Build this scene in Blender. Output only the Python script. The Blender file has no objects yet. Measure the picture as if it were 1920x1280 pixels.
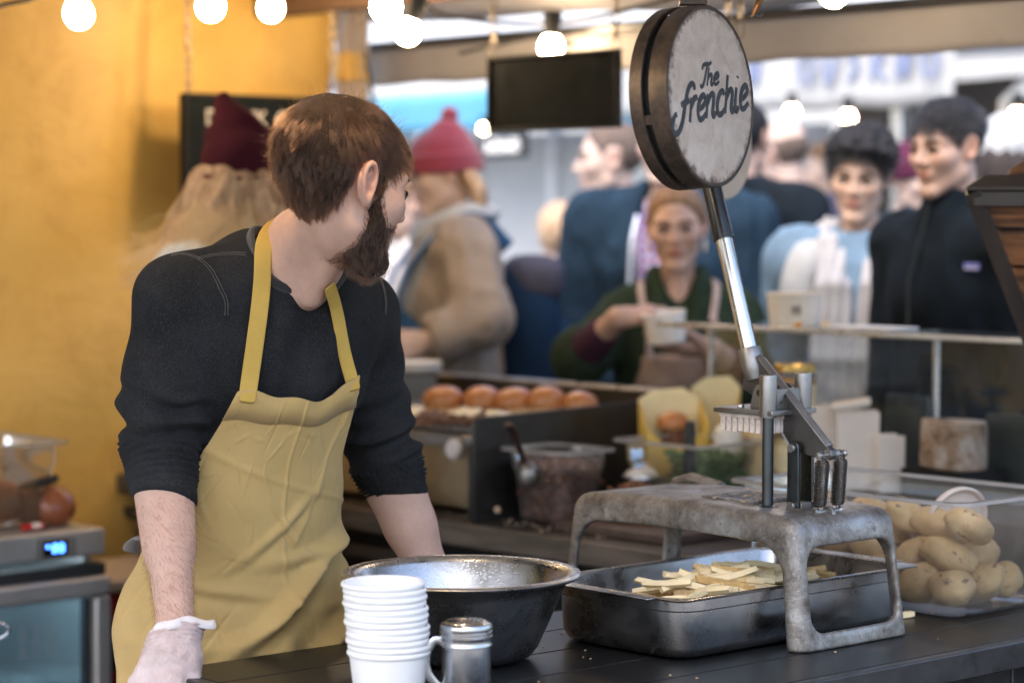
import bpy, math, random
import numpy as np
from mathutils import Vector, Matrix
from mathutils.bvhtree import BVHTree

random.seed(7)
RNG = np.random.default_rng(7)
SC = bpy.context.scene
COL = SC.collection
R = math.radians

# ---------------------------------------------------------------- camera, sky, sun, exposure
FPX = 1920 * 85 / 36
CAMZ = 1.58
PITCH = math.atan(240 / FPX)
cam_d = bpy.data.cameras.new('camera')
cam_d.lens = 85
cam_d.sensor_width = 36
cam_d.clip_start = 0.1
cam_d.clip_end = 400
cam_d.dof.use_dof = True
cam_d.dof.focus_distance = 3.72
cam_d.dof.aperture_fstop = 2.6
cam = bpy.data.objects.new('camera', cam_d)
cam.location = (0, 0, CAMZ)
cam.rotation_euler = (math.pi / 2 - PITCH, 0, 0)
COL.objects.link(cam)
SC.camera = cam

SUN_EL, SUN_AZ = R(58), R(-150)          # azimuth measured from +Y towards +X
world = bpy.data.worlds.new('World')
SC.world = world
world.use_nodes = True
wn = world.node_tree
for n in list(wn.nodes):
    wn.nodes.remove(n)
wo = wn.nodes.new('ShaderNodeOutputWorld')
wb = wn.nodes.new('ShaderNodeBackground')
ws = wn.nodes.new('ShaderNodeTexSky')
ws.sky_type = 'NISHITA'
ws.sun_disc = False
ws.sun_elevation = SUN_EL
ws.sun_rotation = SUN_AZ
ws.air_density = 1.0
ws.dust_density = 4.0
ws.ozone_density = 1.0
wb.inputs['Strength'].default_value = 0.15
wn.links.new(ws.outputs[0], wb.inputs[0])
wn.links.new(wb.outputs[0], wo.inputs[0])

sun_d = bpy.data.lights.new('sun', 'SUN')
sun_d.energy = 0.85
sun_d.angle = R(60)
sun_d.color = (1.0, 0.96, 0.91)
sun = bpy.data.objects.new('sun', sun_d)
_sd = Vector((math.sin(SUN_AZ) * math.cos(SUN_EL), math.cos(SUN_AZ) * math.cos(SUN_EL), math.sin(SUN_EL)))
sun.rotation_euler = (-_sd).to_track_quat('-Z', 'Y').to_euler()
sun.location = (6, 3, 8)
COL.objects.link(sun)

SC.view_settings.view_transform = 'Standard'
SC.view_settings.look = 'None'
SC.view_settings.gamma = 1
SC.view_settings.use_curve_mapping = False
SC.view_settings.exposure = 1.9
SC.render.engine = 'CYCLES'
SC.cycles.use_denoising = True
SC.cycles.max_bounces = 8
SC.cycles.transparent_max_bounces = 16
SC.cycles.sample_clamp_indirect = 4.0
SC.cycles.caustics_reflective = False
SC.cycles.caustics_refractive = False

# ---------------------------------------------------------------- coordinates
TH = R(42)
CU, SU = math.cos(TH), math.sin(TH)
T0 = (-0.475, 3.62)


def at(px, py, d):
    """world point seen at photo pixel (px,py) at ground distance d"""
    cx = (px - 960) / FPX
    cy = -(py - 640) / FPX
    c, s = math.cos(PITCH), math.sin(PITCH)
    vx, vy, vz = cx, c + cy * s, -s + cy * c
    k = d / vy
    return Vector((vx * k, d, CAMZ + vz * k))


def S(u, v, z=0.0):
    """stall frame: u runs along the front table, v across it towards the yellow wall"""
    return Vector((T0[0] + u * CU - v * SU, T0[1] + u * SU + v * CU, z))


def uv_of(px, py, z):
    a = at(px, py, 1.0)
    k = (z - CAMZ) / (a.z - CAMZ)
    x, y = a.x * k - T0[0], k - T0[1]
    return x * CU + y * SU, -x * SU + y * CU


# ---------------------------------------------------------------- objects and tags
def link(o, parent=None):
    COL.objects.link(o)
    if parent is not None:
        o.parent = parent
    return o


def tag(o, label=None, cat=None, group=None, kind=None):
    if label:
        o['label'] = label
    if cat:
        o['category'] = cat
    if group:
        o['group'] = group
    if kind:
        o['kind'] = kind
    return o


def thing(name, label, cat, loc=(0, 0, 0), rotz=0.0, group=None):
    o = bpy.data.objects.new(name, None)
    o.empty_display_size = 0.05
    o.location = loc
    o.rotation_euler = (0, 0, rotz)
    link(o)
    return tag(o, label, cat, group)


def copy_tree(o, parent=None):
    c = o.copy()
    COL.objects.link(c)
    c.parent = parent
    for ch in list(o.children):
        copy_tree(ch, c)
    return c


def finish(me, m, smooth=40):
    if m is not None:
        me.materials.append(m)
    if smooth is not None:
        me.shade_smooth()
        if smooth < 180:
            me.set_sharp_from_angle(angle=R(smooth))
    else:
        me.shade_flat()


def unit(v):
    v = Vector(v)
    return v.normalized()


def catmull(pts, n=8, closed=False):
    P = [np.array(p, float) for p in pts]
    out = []
    N = len(P)
    segs = N if closed else N - 1
    for i in range(segs):
        if closed:
            p0, p1, p2, p3 = P[(i - 1) % N], P[i], P[(i + 1) % N], P[(i + 2) % N]
        else:
            p1, p2 = P[i], P[i + 1]
            p0 = P[i - 1] if i > 0 else 2 * p1 - p2
            p3 = P[i + 2] if i + 2 < N else 2 * p2 - p1
        for k in range(n):
            t = k / n
            out.append(0.5 * ((2 * p1) + (-p0 + p2) * t + (2 * p0 - 5 * p1 + 4 * p2 - p3) * t * t + (-p0 + 3 * p1 - 3 * p2 + p3) * t ** 3))
    if not closed:
        out.append(P[-1])
    return out


class MB:
    """collects shapes; build() links them as one mesh object"""

    def __init__(s):
        s.v = []
        s.f = []

    def add(s, v, f, M=None):
        o = len(s.v)
        if M is not None:
            v = [tuple(M @ Vector(p)) for p in v]
        s.v += [tuple(float(c) for c in p) for p in v]
        s.f += [tuple(i + o for i in q) for q in f]
        return s

    def box(s, c, d, M=None, rz=0.0):
        x, y, z = d[0] / 2, d[1] / 2, d[2] / 2
        V = [Vector((a * x, b * y, e * z)) for e in (-1, 1) for b in (-1, 1) for a in (-1, 1)]
        if rz:
            q = Matrix.Rotation(rz, 3, 'Z')
            V = [q @ p for p in V]
        V = [p + Vector(c) for p in V]
        return s.add(V, [(0, 2, 3, 1), (4, 5, 7, 6), (0, 1, 5, 4), (2, 6, 7, 3), (0, 4, 6, 2), (1, 3, 7, 5)], M)

    def lathe(s, prof, n=32, c=(0, 0, 0), M=None, sx=1, sy=1, a0=0.0):
        V, Fc = [], []
        m = len(prof)
        for (r, z) in prof:
            for k in range(n):
                a = a0 + 2 * math.pi * k / n
                V.append((c[0] + r * sx * math.cos(a), c[1] + r * sy * math.sin(a), c[2] + z))
        for i in range(m - 1):
            for k in range(n):
                k2 = (k + 1) % n
                Fc.append((i * n + k, i * n + k2, (i + 1) * n + k2, (i + 1) * n + k))
        if prof[0][0] > 1e-6:
            Fc.append(tuple(range(n - 1, -1, -1)))
        if prof[-1][0] > 1e-6:
            Fc.append(tuple((m - 1) * n + k for k in range(n)))
        return s.add(V, Fc, M)

    def ring(s, prof, n=32, c=(0, 0, 0), M=None):
        """closed profile swept round z (a torus-like solid)"""
        V, Fc = [], []
        m = len(prof)
        for (r, z) in prof:
            for k in range(n):
                a = 2 * math.pi * k / n
                V.append((c[0] + r * math.cos(a), c[1] + r * math.sin(a), c[2] + z))
        for i in range(m):
            i2 = (i + 1) % m
            for k in range(n):
                k2 = (k + 1) % n
                Fc.append((i * n + k, i * n + k2, i2 * n + k2, i2 * n + k))
        return s.add(V, Fc, M)

    def loft(s, loops, cap0=True, cap1=True, M=None, closed=False):
        n = len(loops[0])
        V = [p for l in loops for p in l]
        Fc = []
        L = len(loops)
        for i in range(L if closed else L - 1):
            j = (i + 1) % L
            for k in range(n):
                k2 = (k + 1) % n
                Fc.append((i * n + k, i * n + k2, j * n + k2, j * n + k))
        if not closed:
            if cap0:
                Fc.append(tuple(range(n - 1, -1, -1)))
            if cap1:
                Fc.append(tuple((L - 1) * n + k for k in range(n)))
        return s.add(V, Fc, M)

    def prism(s, poly, h0, h1, M=None):
        return s.loft([[(x, y, h0) for x, y in poly], [(x, y, h1) for x, y in poly]], M=M)

    def tube(s, path, r, n=8, M=None, caps=True, closed=False, flat=1.0, up=None):
        P = [Vector(p) for p in path]
        N = len(P)
        rs = [float(q) for q in r] if hasattr(r, '__len__') else [float(r)] * N
        T = []
        for i in range(N):
            if closed:
                t = P[(i + 1) % N] - P[i - 1]
            else:
                t = P[min(i + 1, N - 1)] - P[max(i - 1, 0)]
            T.append(t.normalized() if t.length > 1e-9 else Vector((0, 0, 1)))
        a = Vector(up) if up is not None else (Vector((0, 0, 1)) if abs(T[0].z) < 0.9 else Vector((1, 0, 0)))
        nrm = (a - T[0] * a.dot(T[0])).normalized()
        loops = []
        for i in range(N):
            if up is not None:
                nrm = (Vector(up) - T[i] * Vector(up).dot(T[i])).normalized()
            else:
                nrm = (nrm - T[i] * nrm.dot(T[i])).normalized()
            b = T[i].cross(nrm)
            loops.append([P[i] + rs[i] * (math.cos(2 * math.pi * k / n) * b + flat * math.sin(2 * math.pi * k / n) * nrm) for k in range(n)])
        return s.loft(loops, caps, caps, M, closed)

    def sphere(s, c, r, n=16, m=10, M=None, fn=None):
        rr = r if hasattr(r, '__len__') else (r, r, r)
        V = [(0, 0, -1)]
        for i in range(1, m):
            ph = -math.pi / 2 + math.pi * i / m
            for k in range(n):
                a = 2 * math.pi * k / n
                V.append((math.cos(ph) * math.cos(a), math.cos(ph) * math.sin(a), math.sin(ph)))
        V.append((0, 0, 1))
        Fc = []
        for k in range(n):
            Fc.append((0, 1 + (k + 1) % n, 1 + k))
        for i in range(m - 2):
            for k in range(n):
                a, b = 1 + i * n + k, 1 + i * n + (k + 1) % n
                Fc.append((a, b, b + n, a + n))
        last = len(V) - 1
        o = 1 + (m - 2) * n
        for k in range(n):
            Fc.append((o + k, o + (k + 1) % n, last))
        if fn:
            V = [fn(Vector(p)) for p in V]
        V = [(c[0] + p[0] * rr[0], c[1] + p[1] * rr[1], c[2] + p[2] * rr[2]) for p in V]
        return s.add(V, Fc, M)

    def mesh(s, name, m, smooth=40):
        me = bpy.data.meshes.new(name)
        me.from_pydata(s.v, [], s.f)
        me.update()
        finish(me, m, smooth)
        return me

    def build(s, name, m, parent=None, label=None, bevel=0.0, smooth=40, seg=2, loc=None, rotz=None):
        o = bpy.data.objects.new(name, s.mesh(name, m, smooth))
        link(o, parent)
        if loc is not None:
            o.location = loc
        if rotz is not None:
            o.rotation_euler = (0, 0, rotz)
        if label:
            o['label'] = label
        if bevel:
            b = o.modifiers.new('bevel', 'BEVEL')
            b.width = bevel
            b.segments = seg
            b.limit_method = 'ANGLE'
            b.angle_limit = R(35)
            b.harden_normals = False
        return o


def rrect(a, b, r, n=5, z=0.0, cx=0.0, cy=0.0):
    """rounded rectangle loop, half sizes a,b"""
    out = []
    for (sx, sy, a0) in ((1, 1, 0), (-1, 1, 90), (-1, -1, 180), (1, -1, 270)):
        for k in range(n + 1):
            t = R(a0 + 90 * k / n)
            out.append((cx + sx * (a - r) + r * math.cos(t), cy + sy * (b - r) + r * math.sin(t), z))
    return out


def frame_m(o, x, y, z):
    M = Matrix.Identity(4)
    for i, c in enumerate((x, y, z)):
        for j in range(3):
            M[j][i] = c[j]
    for j in range(3):
        M[j][3] = o[j]
    return M


# ---------------------------------------------------------------- materials
class NT:
    def __init__(s, name):
        s.m = bpy.data.materials.new(name)
        s.m.use_nodes = True
        s.t = s.m.node_tree
        s.b = s.t.nodes['Principled BSDF']
        s.out = s.t.nodes['Material Output']
        s.tc = None

    def n(s, typ, **kw):
        x = s.t.nodes.new(typ)
        for k, v in kw.items():
            setattr(x, k, v)
        return x

    def l(s, a, b):
        s.t.links.new(a, b)

    def coord(s, scale=(1, 1, 1), rot=(0, 0, 0)):
        if s.tc is None:
            s.tc = s.n('ShaderNodeTexCoord')
        mp = s.n('ShaderNodeMapping')
        mp.inputs['Scale'].default_value = scale
        mp.inputs['Rotation'].default_value = rot
        s.l(s.tc.outputs['Object'], mp.inputs['Vector'])
        return mp.outputs[0]

    def noise(s, scale=5.0, detail=4.0, rough=0.6, dist=0.0, vec=None):
        x = s.n('ShaderNodeTexNoise')
        x.inputs['Scale'].default_value = scale
        x.inputs['Detail'].default_value = detail
        x.inputs['Roughness'].default_value = rough
        x.inputs['Distortion'].default_value = dist
        s.l(vec if vec is not None else s.coord(), x.inputs['Vector'])
        return x.outputs['Fac']

    def ramp(s, f, stops, interp='LINEAR'):
        x = s.n('ShaderNodeValToRGB')
        e = x.color_ramp.elements
        x.color_ramp.interpolation = interp
        while len(e) < len(stops):
            e.new(0.5)
        for el, (p, c) in zip(e, stops):
            el.position = p
            el.color = (*c[:3], 1) if hasattr(c, '__len__') else (c, c, c, 1)
        s.l(f, x.inputs[0])
        return x.outputs[0]

    def mix(s, f, a, b, mode='MIX'):
        x = s.n('ShaderNodeMix', data_type='RGBA', blend_type=mode)
        for sock, v in ((x.inputs[0], f), (x.inputs[6], a), (x.inputs[7], b)):
            if isinstance(v, bpy.types.NodeSocket):
                s.l(v, sock)
            elif hasattr(v, '__len__'):
                sock.default_value = (*v[:3], 1)
            else:
                sock.default_value = v
        return x.outputs[2]

    def math(s, op, a, b=0.0, c=None):
        x = s.n('ShaderNodeMath', operation=op)
        for sock, v in zip(x.inputs, (a, b, c)):
            if v is None:
                continue
            if isinstance(v, bpy.types.NodeSocket):
                s.l(v, sock)
            else:
                sock.default_value = v
        return x.outputs[0]

    def bump(s, h, strength=0.2, dist=0.002):
        x = s.n('ShaderNodeBump')
        x.inputs['Strength'].default_value = strength
        x.inputs['Distance'].default_value = dist
        s.l(h, x.inputs['Height'])
        s.l(x.outputs[0], s.b.inputs['Normal'])
        return x

    def set(s, **kw):
        for k, v in kw.items():
            sock = s.b.inputs[k.replace('_', ' ')]
            if isinstance(v, bpy.types.NodeSocket):
                s.l(v, sock)
            elif hasattr(v, '__len__') and len(v) == 3 and sock.type == 'RGBA':
                sock.default_value = (*v, 1)
            else:
                sock.default_value = v
        return s


def mul(c, k):
    return tuple(min(1, x * k) for x in c)


def m_plain(name, c, rough=0.5, metal=0.0, var=0.15, scale=12, bump=0.1, bd=0.001, **kw):
    t = NT(name)
    f = t.noise(scale, 5, 0.65)
    t.set(Base_Color=t.ramp(f, [(0.3, mul(c, 1 - var)), (0.7, mul(c, 1 + var))]), Metallic=metal,
          Roughness=t.ramp(t.noise(scale * 2.3, 4), [(0.3, max(0, rough - 0.1)), (0.7, min(1, rough + 0.1))]))
    if bump:
        t.bump(t.noise(scale * 6, 4), bump, bd)
    t.set(**kw)
    return t.m


def m_cloth(name, c, weave=900, var=0.2, scale=9, rough=0.92, bump=0.25, flecks=0.0, sheen=0.15):
    t = NT(name)
    f = t.noise(scale, 4, 0.6)
    col = t.ramp(f, [(0.3, mul(c, 1 - var)), (0.7, mul(c, 1 + var))])
    if flecks:
        g = t.ramp(t.noise(weave * 0.7, 2, 0.7), [(0.5, 0.0), (0.75, 1.0)])
        col = t.mix(t.math('MULTIPLY', g, flecks), col, mul(c, 4.5))
    t.set(Base_Color=col, Roughness=rough, Sheen_Weight=sheen, Sheen_Roughness=0.5)
    t.b.inputs['Sheen Tint'].default_value = (*mul(c, 2), 1)
    t.b.inputs['Specular IOR Level'].default_value = 0.15
    h = t.math('ADD', t.noise(weave, 2, 0.7), t.math('MULTIPLY', t.noise(28, 5), 1.5))
    t.bump(h, bump, 0.0015)
    return t.m


def m_knit(name, c, freq=260, axis=(0, 0, 1)):
    t = NT(name)
    w = t.n('ShaderNodeTexWave', wave_type='BANDS', bands_direction='X')
    w.inputs['Scale'].default_value = freq
    w.inputs['Distortion'].default_value = 1.0
    t.l(t.coord(), w.inputs['Vector'])
    col = t.mix(w.outputs['Fac'], mul(c, 0.75), mul(c, 1.2))
    t.set(Base_Color=t.mix(t.noise(30, 3), col, mul(c, 0.8)), Roughness=0.95, Sheen_Weight=0.3)
    t.bump(w.outputs['Fac'], 0.5, 0.003)
    return t.m


def m_emit(name, c, strength, rim=None):
    t = NT(name)
    t.set(Base_Color=(0.8, 0.8, 0.8), Emission_Color=c, Emission_Strength=strength, Roughness=0.3)
    return t.m


def m_sheet(name, tint=(0.93, 0.95, 0.96), haze=0.05, haze_c=(0.75, 0.75, 0.76), rough=0.06, dust=0.25, refl=1.0):
    """thin clear sheet (glass, polycarbonate) with dusty haze"""
    t = NT(name)
    t.t.nodes.remove(t.b)
    tr = t.n('ShaderNodeBsdfTransparent')
    tr.inputs[0].default_value = (*tint, 1)
    gl = t.n('ShaderNodeBsdfGlossy')
    gl.inputs['Roughness'].default_value = rough
    df = t.n('ShaderNodeBsdfDiffuse')
    df.inputs[0].default_value = (*haze_c, 1)
    tl = t.n('ShaderNodeBsdfTranslucent')
    tl.inputs[0].default_value = (*haze_c, 1)
    dd = t.n('ShaderNodeMixShader')
    t.l(df.outputs[0], dd.inputs[1])
    t.l(tl.outputs[0], dd.inputs[2])
    f = t.ramp(t.noise(14, 6, 0.7), [(0.35, haze), (0.8, haze + dust)])
    sp = t.ramp(t.noise(160, 3, 0.6), [(0.70, 0.0), (0.76, dust * 1.6)])
    m1 = t.n('ShaderNodeMixShader')
    t.l(t.math('ADD', f, sp), m1.inputs[0])
    t.l(tr.outputs[0], m1.inputs[1])
    t.l(dd.outputs[0], m1.inputs[2])
    fr = t.n('ShaderNodeFresnel')
    fr.inputs[0].default_value = 1.45
    m2 = t.n('ShaderNodeMixShader')
    t.l(t.math('MULTIPLY', fr.outputs[0], refl), m2.inputs[0])
    t.l(m1.outputs[0], m2.inputs[1])
    t.l(gl.outputs[0], m2.inputs[2])
    t.l(m2.outputs[0], t.out.inputs[0])
    return t.m


def m_steel(name, c=(0.55, 0.56, 0.57), rough=0.28, smudge=0.3, drops=0.0, stain=(0.3, 0.27, 0.24), aniso=0.3):
    t = NT(name)
    f = t.noise(7, 5, 0.65, 0.4)
    col = t.ramp(f, [(0.3, mul(c, 0.75)), (0.65, c)])
    sp = t.ramp(t.noise(60, 5, 0.7), [(0.62, 0.0), (0.72, smudge)])
    col = t.mix(sp, col, stain)
    rg = t.ramp(t.noise(11, 5, 0.7, 0.6), [(0.3, rough - 0.08), (0.75, rough + 0.22)])
    t.set(Base_Color=col, Metallic=1.0, Roughness=rg, Anisotropic=aniso)
    h = t.noise(25, 4)
    if drops:
        v = t.n('ShaderNodeTexVoronoi', feature='F1')
        v.inputs['Scale'].default_value = 210
        t.l(t.coord(), v.inputs['Vector'])
        dmask = t.ramp(v.outputs['Distance'], [(0.16, 1.0), (0.34, 0.0)])
        h = t.math('ADD', h, t.math('MULTIPLY', dmask, drops * 3))
    t.bump(h, 0.25 if drops else 0.08, 0.002)
    return t.m


def m_wood(name, c1, c2, scale=(3, 40, 40), rough=0.6, bump=0.3, spec=0.5):
    t = NT(name)
    f = t.noise(1.0, 6, 0.65, 0.6, t.coord(scale))
    g = t.noise(4, 4)
    col = t.mix(t.math('MULTIPLY', g, 0.5), t.ramp(f, [(0.35, c1), (0.7, c2)]), mul(c1, 0.7))
    t.set(Base_Color=col, Roughness=rough)
    t.b.inputs['Specular IOR Level'].default_value = spec
    t.bump(f, bump, 0.002)
    return t.m


# ---------------------------------------------------------------- noise for displacement
_TB = RNG.random((32, 32, 32)).astype(np.float32)


def vnoise(P):
    P = np.asarray(P, np.float32)
    i = np.floor(P).astype(np.int64)
    f = P - i
    f = f * f * (3 - 2 * f)
    i0 = i & 31
    i1 = (i + 1) & 31
    out = 0
    for a in (0, 1):
        for b in (0, 1):
            for c in (0, 1):
                w = (f[:, 0] if a else 1 - f[:, 0]) * (f[:, 1] if b else 1 - f[:, 1]) * (f[:, 2] if c else 1 - f[:, 2])
                out = out + w * _TB[(i1 if a else i0)[:, 0], (i1 if b else i0)[:, 1], (i1 if c else i0)[:, 2]]
    return out * 2 - 1


def fbm(P, oct=3):
    P = np.asarray(P, np.float32)
    s, a = 0, 1.0
    for k in range(oct):
        s = s + a * vnoise(P * 2 ** k + 7.3 * k)
        a *= 0.5
    return s


# ---------------------------------------------------------------- signed distance fields
def arr(v):
    return np.array(v, np.float32)


def axis_pts(lo, hi, h, fine=()):
    """coordinates from lo to hi with step h, finer inside the given (a,b,hf) ranges"""
    out = [lo]
    x = lo
    while x < hi:
        st = h
        for (a, b, hf) in fine:
            if a <= x < b:
                st = min(st, hf)
            elif x < a < x + st:
                st = min(st, max(hf, a - x))
        x += st
        out.append(x)
    return np.array(out, np.float32)


class Field:
    def __init__(s, lo, hi, h, fine=((), (), ())):
        s.ax = [axis_pts(lo[i], hi[i], h, fine[i]) for i in range(3)]
        s.a = np.full([len(x) for x in s.ax], 1.0, np.float32)
        s.h = h

    def sub(s, lo, hi):
        sl = []
        for i in range(3):
            a = max(0, int(np.searchsorted(s.ax[i], lo[i])) - 1)
            b = min(len(s.ax[i]), int(np.searchsorted(s.ax[i], hi[i])) + 1)
            if b - a < 2:
                return None, None
            sl.append(slice(a, b))
        g = np.meshgrid(s.ax[0][sl[0]], s.ax[1][sl[1]], s.ax[2][sl[2]], indexing='ij')
        return tuple(sl), np.stack([x.ravel() for x in g], 1)

    def put(s, fn, lo, hi, k=0.02, op='add'):
        m = k + 3 * s.h if op == 'add' else 2 * s.h
        sl, P = s.sub([x - m for x in lo], [x + m for x in hi])
        if sl is None:
            return s
        a = s.a[sl]
        d = fn(P).reshape(a.shape).astype(np.float32)
        if op == 'cut':
            d = -d
            hh = np.maximum(k - np.abs(a - d), 0) / max(k, 1e-6)
            s.a[sl] = np.maximum(a, d) + hh * hh * k * 0.25
        else:
            hh = np.maximum(k - np.abs(a - d), 0) / max(k, 1e-6)
            s.a[sl] = np.minimum(a, d) - hh * hh * k * 0.25
        return s

    def cap(s, a, b, r1, r2=None, k=0.02, op='add'):
        r2 = r1 if r2 is None else r2
        a, b = arr(a), arr(b)
        m = max(r1, r2)
        return s.put(lambda P: d_cap(P, a, b, r1, r2), np.minimum(a, b) - m, np.maximum(a, b) + m, k, op)

    def ell(s, c, r, M=None, k=0.02, op='add'):
        m = max(r)
        c = arr(c)
        return s.put(lambda P: d_ell(P, c, r, M), c - m, c + m, k, op)

    def ecap(s, a, b, lat, r1, r2, k=0.03, op='add'):
        """capsule of elliptic section: r=(half width along lat, half depth)"""
        a, b = arr(a), arr(b)
        m = max(*r1, *r2)
        return s.put(lambda P: d_ecap(P, a, b, lat, r1, r2), np.minimum(a, b) - m, np.maximum(a, b) + m, k, op)

    def plane_cut(s, p, n):
        """remove what lies on the side n points to"""
        p, n = arr(p), arr(n)
        n = n / np.linalg.norm(n)
        g = (s.ax[0][:, None, None] - p[0]) * n[0] + (s.ax[1][None, :, None] - p[1]) * n[1] + (s.ax[2][None, None, :] - p[2]) * n[2]
        s.a = np.maximum(s.a, g.astype(np.float32))
        return s

    def mesh(s, smooth=1):
        """surface nets"""
        A = s.a
        A[0], A[-1] = 1, 1
        A[:, 0], A[:, -1] = 1, 1
        A[:, :, 0], A[:, :, -1] = 1, 1
        I = A < 0
        nx, ny, nz = A.shape
        cnt = np.zeros((nx - 1, ny - 1, nz - 1), np.int8)
        for a in (0, 1):
            for b in (0, 1):
                for c in (0, 1):
                    cnt += I[a:nx - 1 + a, b:ny - 1 + b, c:nz - 1 + c]
        act = np.argwhere((cnt > 0) & (cnt < 8))
        idx = np.full(cnt.shape, -1, np.int32)
        idx[act[:, 0], act[:, 1], act[:, 2]] = np.arange(len(act))
        cor = {}
        for a in (0, 1):
            for b in (0, 1):
                for c in (0, 1):
                    cor[a, b, c] = A[act[:, 0] + a, act[:, 1] + b, act[:, 2] + c]
        acc = np.zeros((len(act), 3), np.float32)
        num = np.zeros(len(act), np.float32)
        for ax_ in range(3):
            o = [i for i in range(3) if i != ax_]
            for p in (0, 1):
                for q in (0, 1):
                    c0 = [0, 0, 0]
                    c0[o[0]], c0[o[1]] = p, q
                    c1 = list(c0)
                    c1[ax_] = 1
                    v0, v1 = cor[tuple(c0)], cor[tuple(c1)]
                    m = (v0 < 0) != (v1 < 0)
                    t = np.where(m, v0 / np.where(m, v0 - v1, 1), 0)
                    pt = np.empty_like(acc)
                    pt[:, ax_] = t
                    pt[:, o[0]], pt[:, o[1]] = p, q
                    acc[m] += pt[m]
                    num[m] += 1
        fr = acc / num[:, None]
        V = np.empty_like(fr)
        for i in range(3):
            x = s.ax[i]
            V[:, i] = x[act[:, i]] * (1 - fr[:, i]) + x[act[:, i] + 1] * fr[:, i]
        Q = []
        for ax_ in range(3):
            o1, o2 = (ax_ + 1) % 3, (ax_ + 2) % 3
            sl0 = [slice(1, -1)] * 3
            sl1 = [slice(1, -1)] * 3
            sl0[ax_] = slice(0, A.shape[ax_] - 1)
            sl1[ax_] = slice(1, A.shape[ax_])
            X = I[tuple(sl0)] != I[tuple(sl1)]
            e = np.argwhere(X)
            off = np.array([1, 1, 1])
            off[ax_] = 0
            e = e + off
            flip = I[e[:, 0], e[:, 1], e[:, 2]]
            c = []
            for (p, q) in ((-1, -1), (0, -1), (0, 0), (-1, 0)):
                g = e.copy()
                g[:, o1] += p
                g[:, o2] += q
                c.append(idx[g[:, 0], g[:, 1], g[:, 2]])
            q4 = np.stack(c, 1)
            q4[~flip] = q4[~flip][:, ::-1]
            Q.append(q4)
        Q = np.concatenate(Q)
        Q = Q[(Q >= 0).all(1)]
        for _ in range(smooth):
            V = lap(V, Q)
        return V, Q


def lap(V, Q, w=0.5):
    n = len(V)
    out = np.zeros_like(V)
    cnt = np.zeros(n, np.float32)
    for a in range(4):
        i, j = Q[:, a], Q[:, (a + 1) % 4]
        for (p, q) in ((i, j), (j, i)):
            for k in range(3):
                out[:, k] += np.bincount(p, V[q, k], n)
            cnt += np.bincount(p, minlength=n)
    return (1 - w) * V + w * out / np.maximum(cnt, 1)[:, None]


def normals(V, Q):
    fn = np.cross(V[Q[:, 2]] - V[Q[:, 0]], V[Q[:, 3]] - V[Q[:, 1]])
    N = np.zeros_like(V)
    for a in range(4):
        for k in range(3):
            N[:, k] += np.bincount(Q[:, a], fn[:, k], len(V))
    return N / np.maximum(np.linalg.norm(N, axis=1), 1e-9)[:, None]


def keep_main(V, Q, least=0.02):
    return V, Q


def np_mesh(name, V, Q, m, parent=None, base=None, colors=None, label=None):
    me = bpy.data.meshes.new(name)
    if base is not None:
        V = V - arr(base)
    me.vertices.add(len(V))
    me.vertices.foreach_set('co', V.astype(np.float32).ravel())
    me.loops.add(len(Q) * 4)
    me.loops.foreach_set('vertex_index', Q.astype(np.int32).ravel())
    me.polygons.add(len(Q))
    me.polygons.foreach_set('loop_start', np.arange(0, len(Q) * 4, 4, dtype=np.int32))
    me.update(calc_edges=True)
    me.validate()
    if colors is not None:
        at_ = me.color_attributes.new('tone', 'FLOAT_COLOR', 'POINT')
        c4 = np.ones((len(V), 4), np.float32)
        c4[:, :3] = colors
        at_.data.foreach_set('color', c4.ravel())
    finish(me, m, 180)
    o = bpy.data.objects.new(name, me)
    link(o, parent)
    if label:
        o['label'] = label
    return o


def d_cap(P, a, b, r1, r2):
    ba = b - a
    t = np.clip(((P - a) @ ba) / max(float(ba @ ba), 1e-9), 0, 1)
    return np.linalg.norm(P - a - t[:, None] * ba, axis=1) - (r1 + (r2 - r1) * t)


def d_ell(P, c, r, M=None):
    q = P - c
    if M is not None:
        q = q @ M            # M columns = local axes
    r = arr(r)
    k0 = np.linalg.norm(q / r, axis=1)
    k1 = np.linalg.norm(q / (r * r), axis=1)
    return k0 * (k0 - 1) / np.maximum(k1, 1e-6)


def d_ecap(P, a, b, lat, r1, r2):
    ba = b - a
    L = float(np.linalg.norm(ba))
    z = ba / max(L, 1e-9)
    x = arr(lat) - z * float(arr(lat) @ z)
    x = x / np.linalg.norm(x)
    y = np.cross(z, x)
    q = P - a
    tz = q @ z
    t = np.clip(tz / max(L, 1e-9), 0, 1)
    A = r1[0] + (r2[0] - r1[0]) * t
    B = r1[1] + (r2[1] - r1[1]) * t
    ex = tz - t * L
    mn = np.minimum(A, B)
    px, py = (q @ x), (q @ y)
    k0 = np.sqrt((px / A) ** 2 + (py / B) ** 2 + (ex / mn) ** 2)
    k1 = np.sqrt((px / A ** 2) ** 2 + (py / B ** 2) ** 2 + (ex / mn ** 2) ** 2)
    return k0 * (k0 - 1) / np.maximum(k1, 1e-6)


def smin(a, b, k):
    h = np.maximum(k - np.abs(a - b), 0) / k
    return np.minimum(a, b) - h * h * k * 0.25


def smax(a, b, k):
    return -smin(-a, -b, k)
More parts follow.
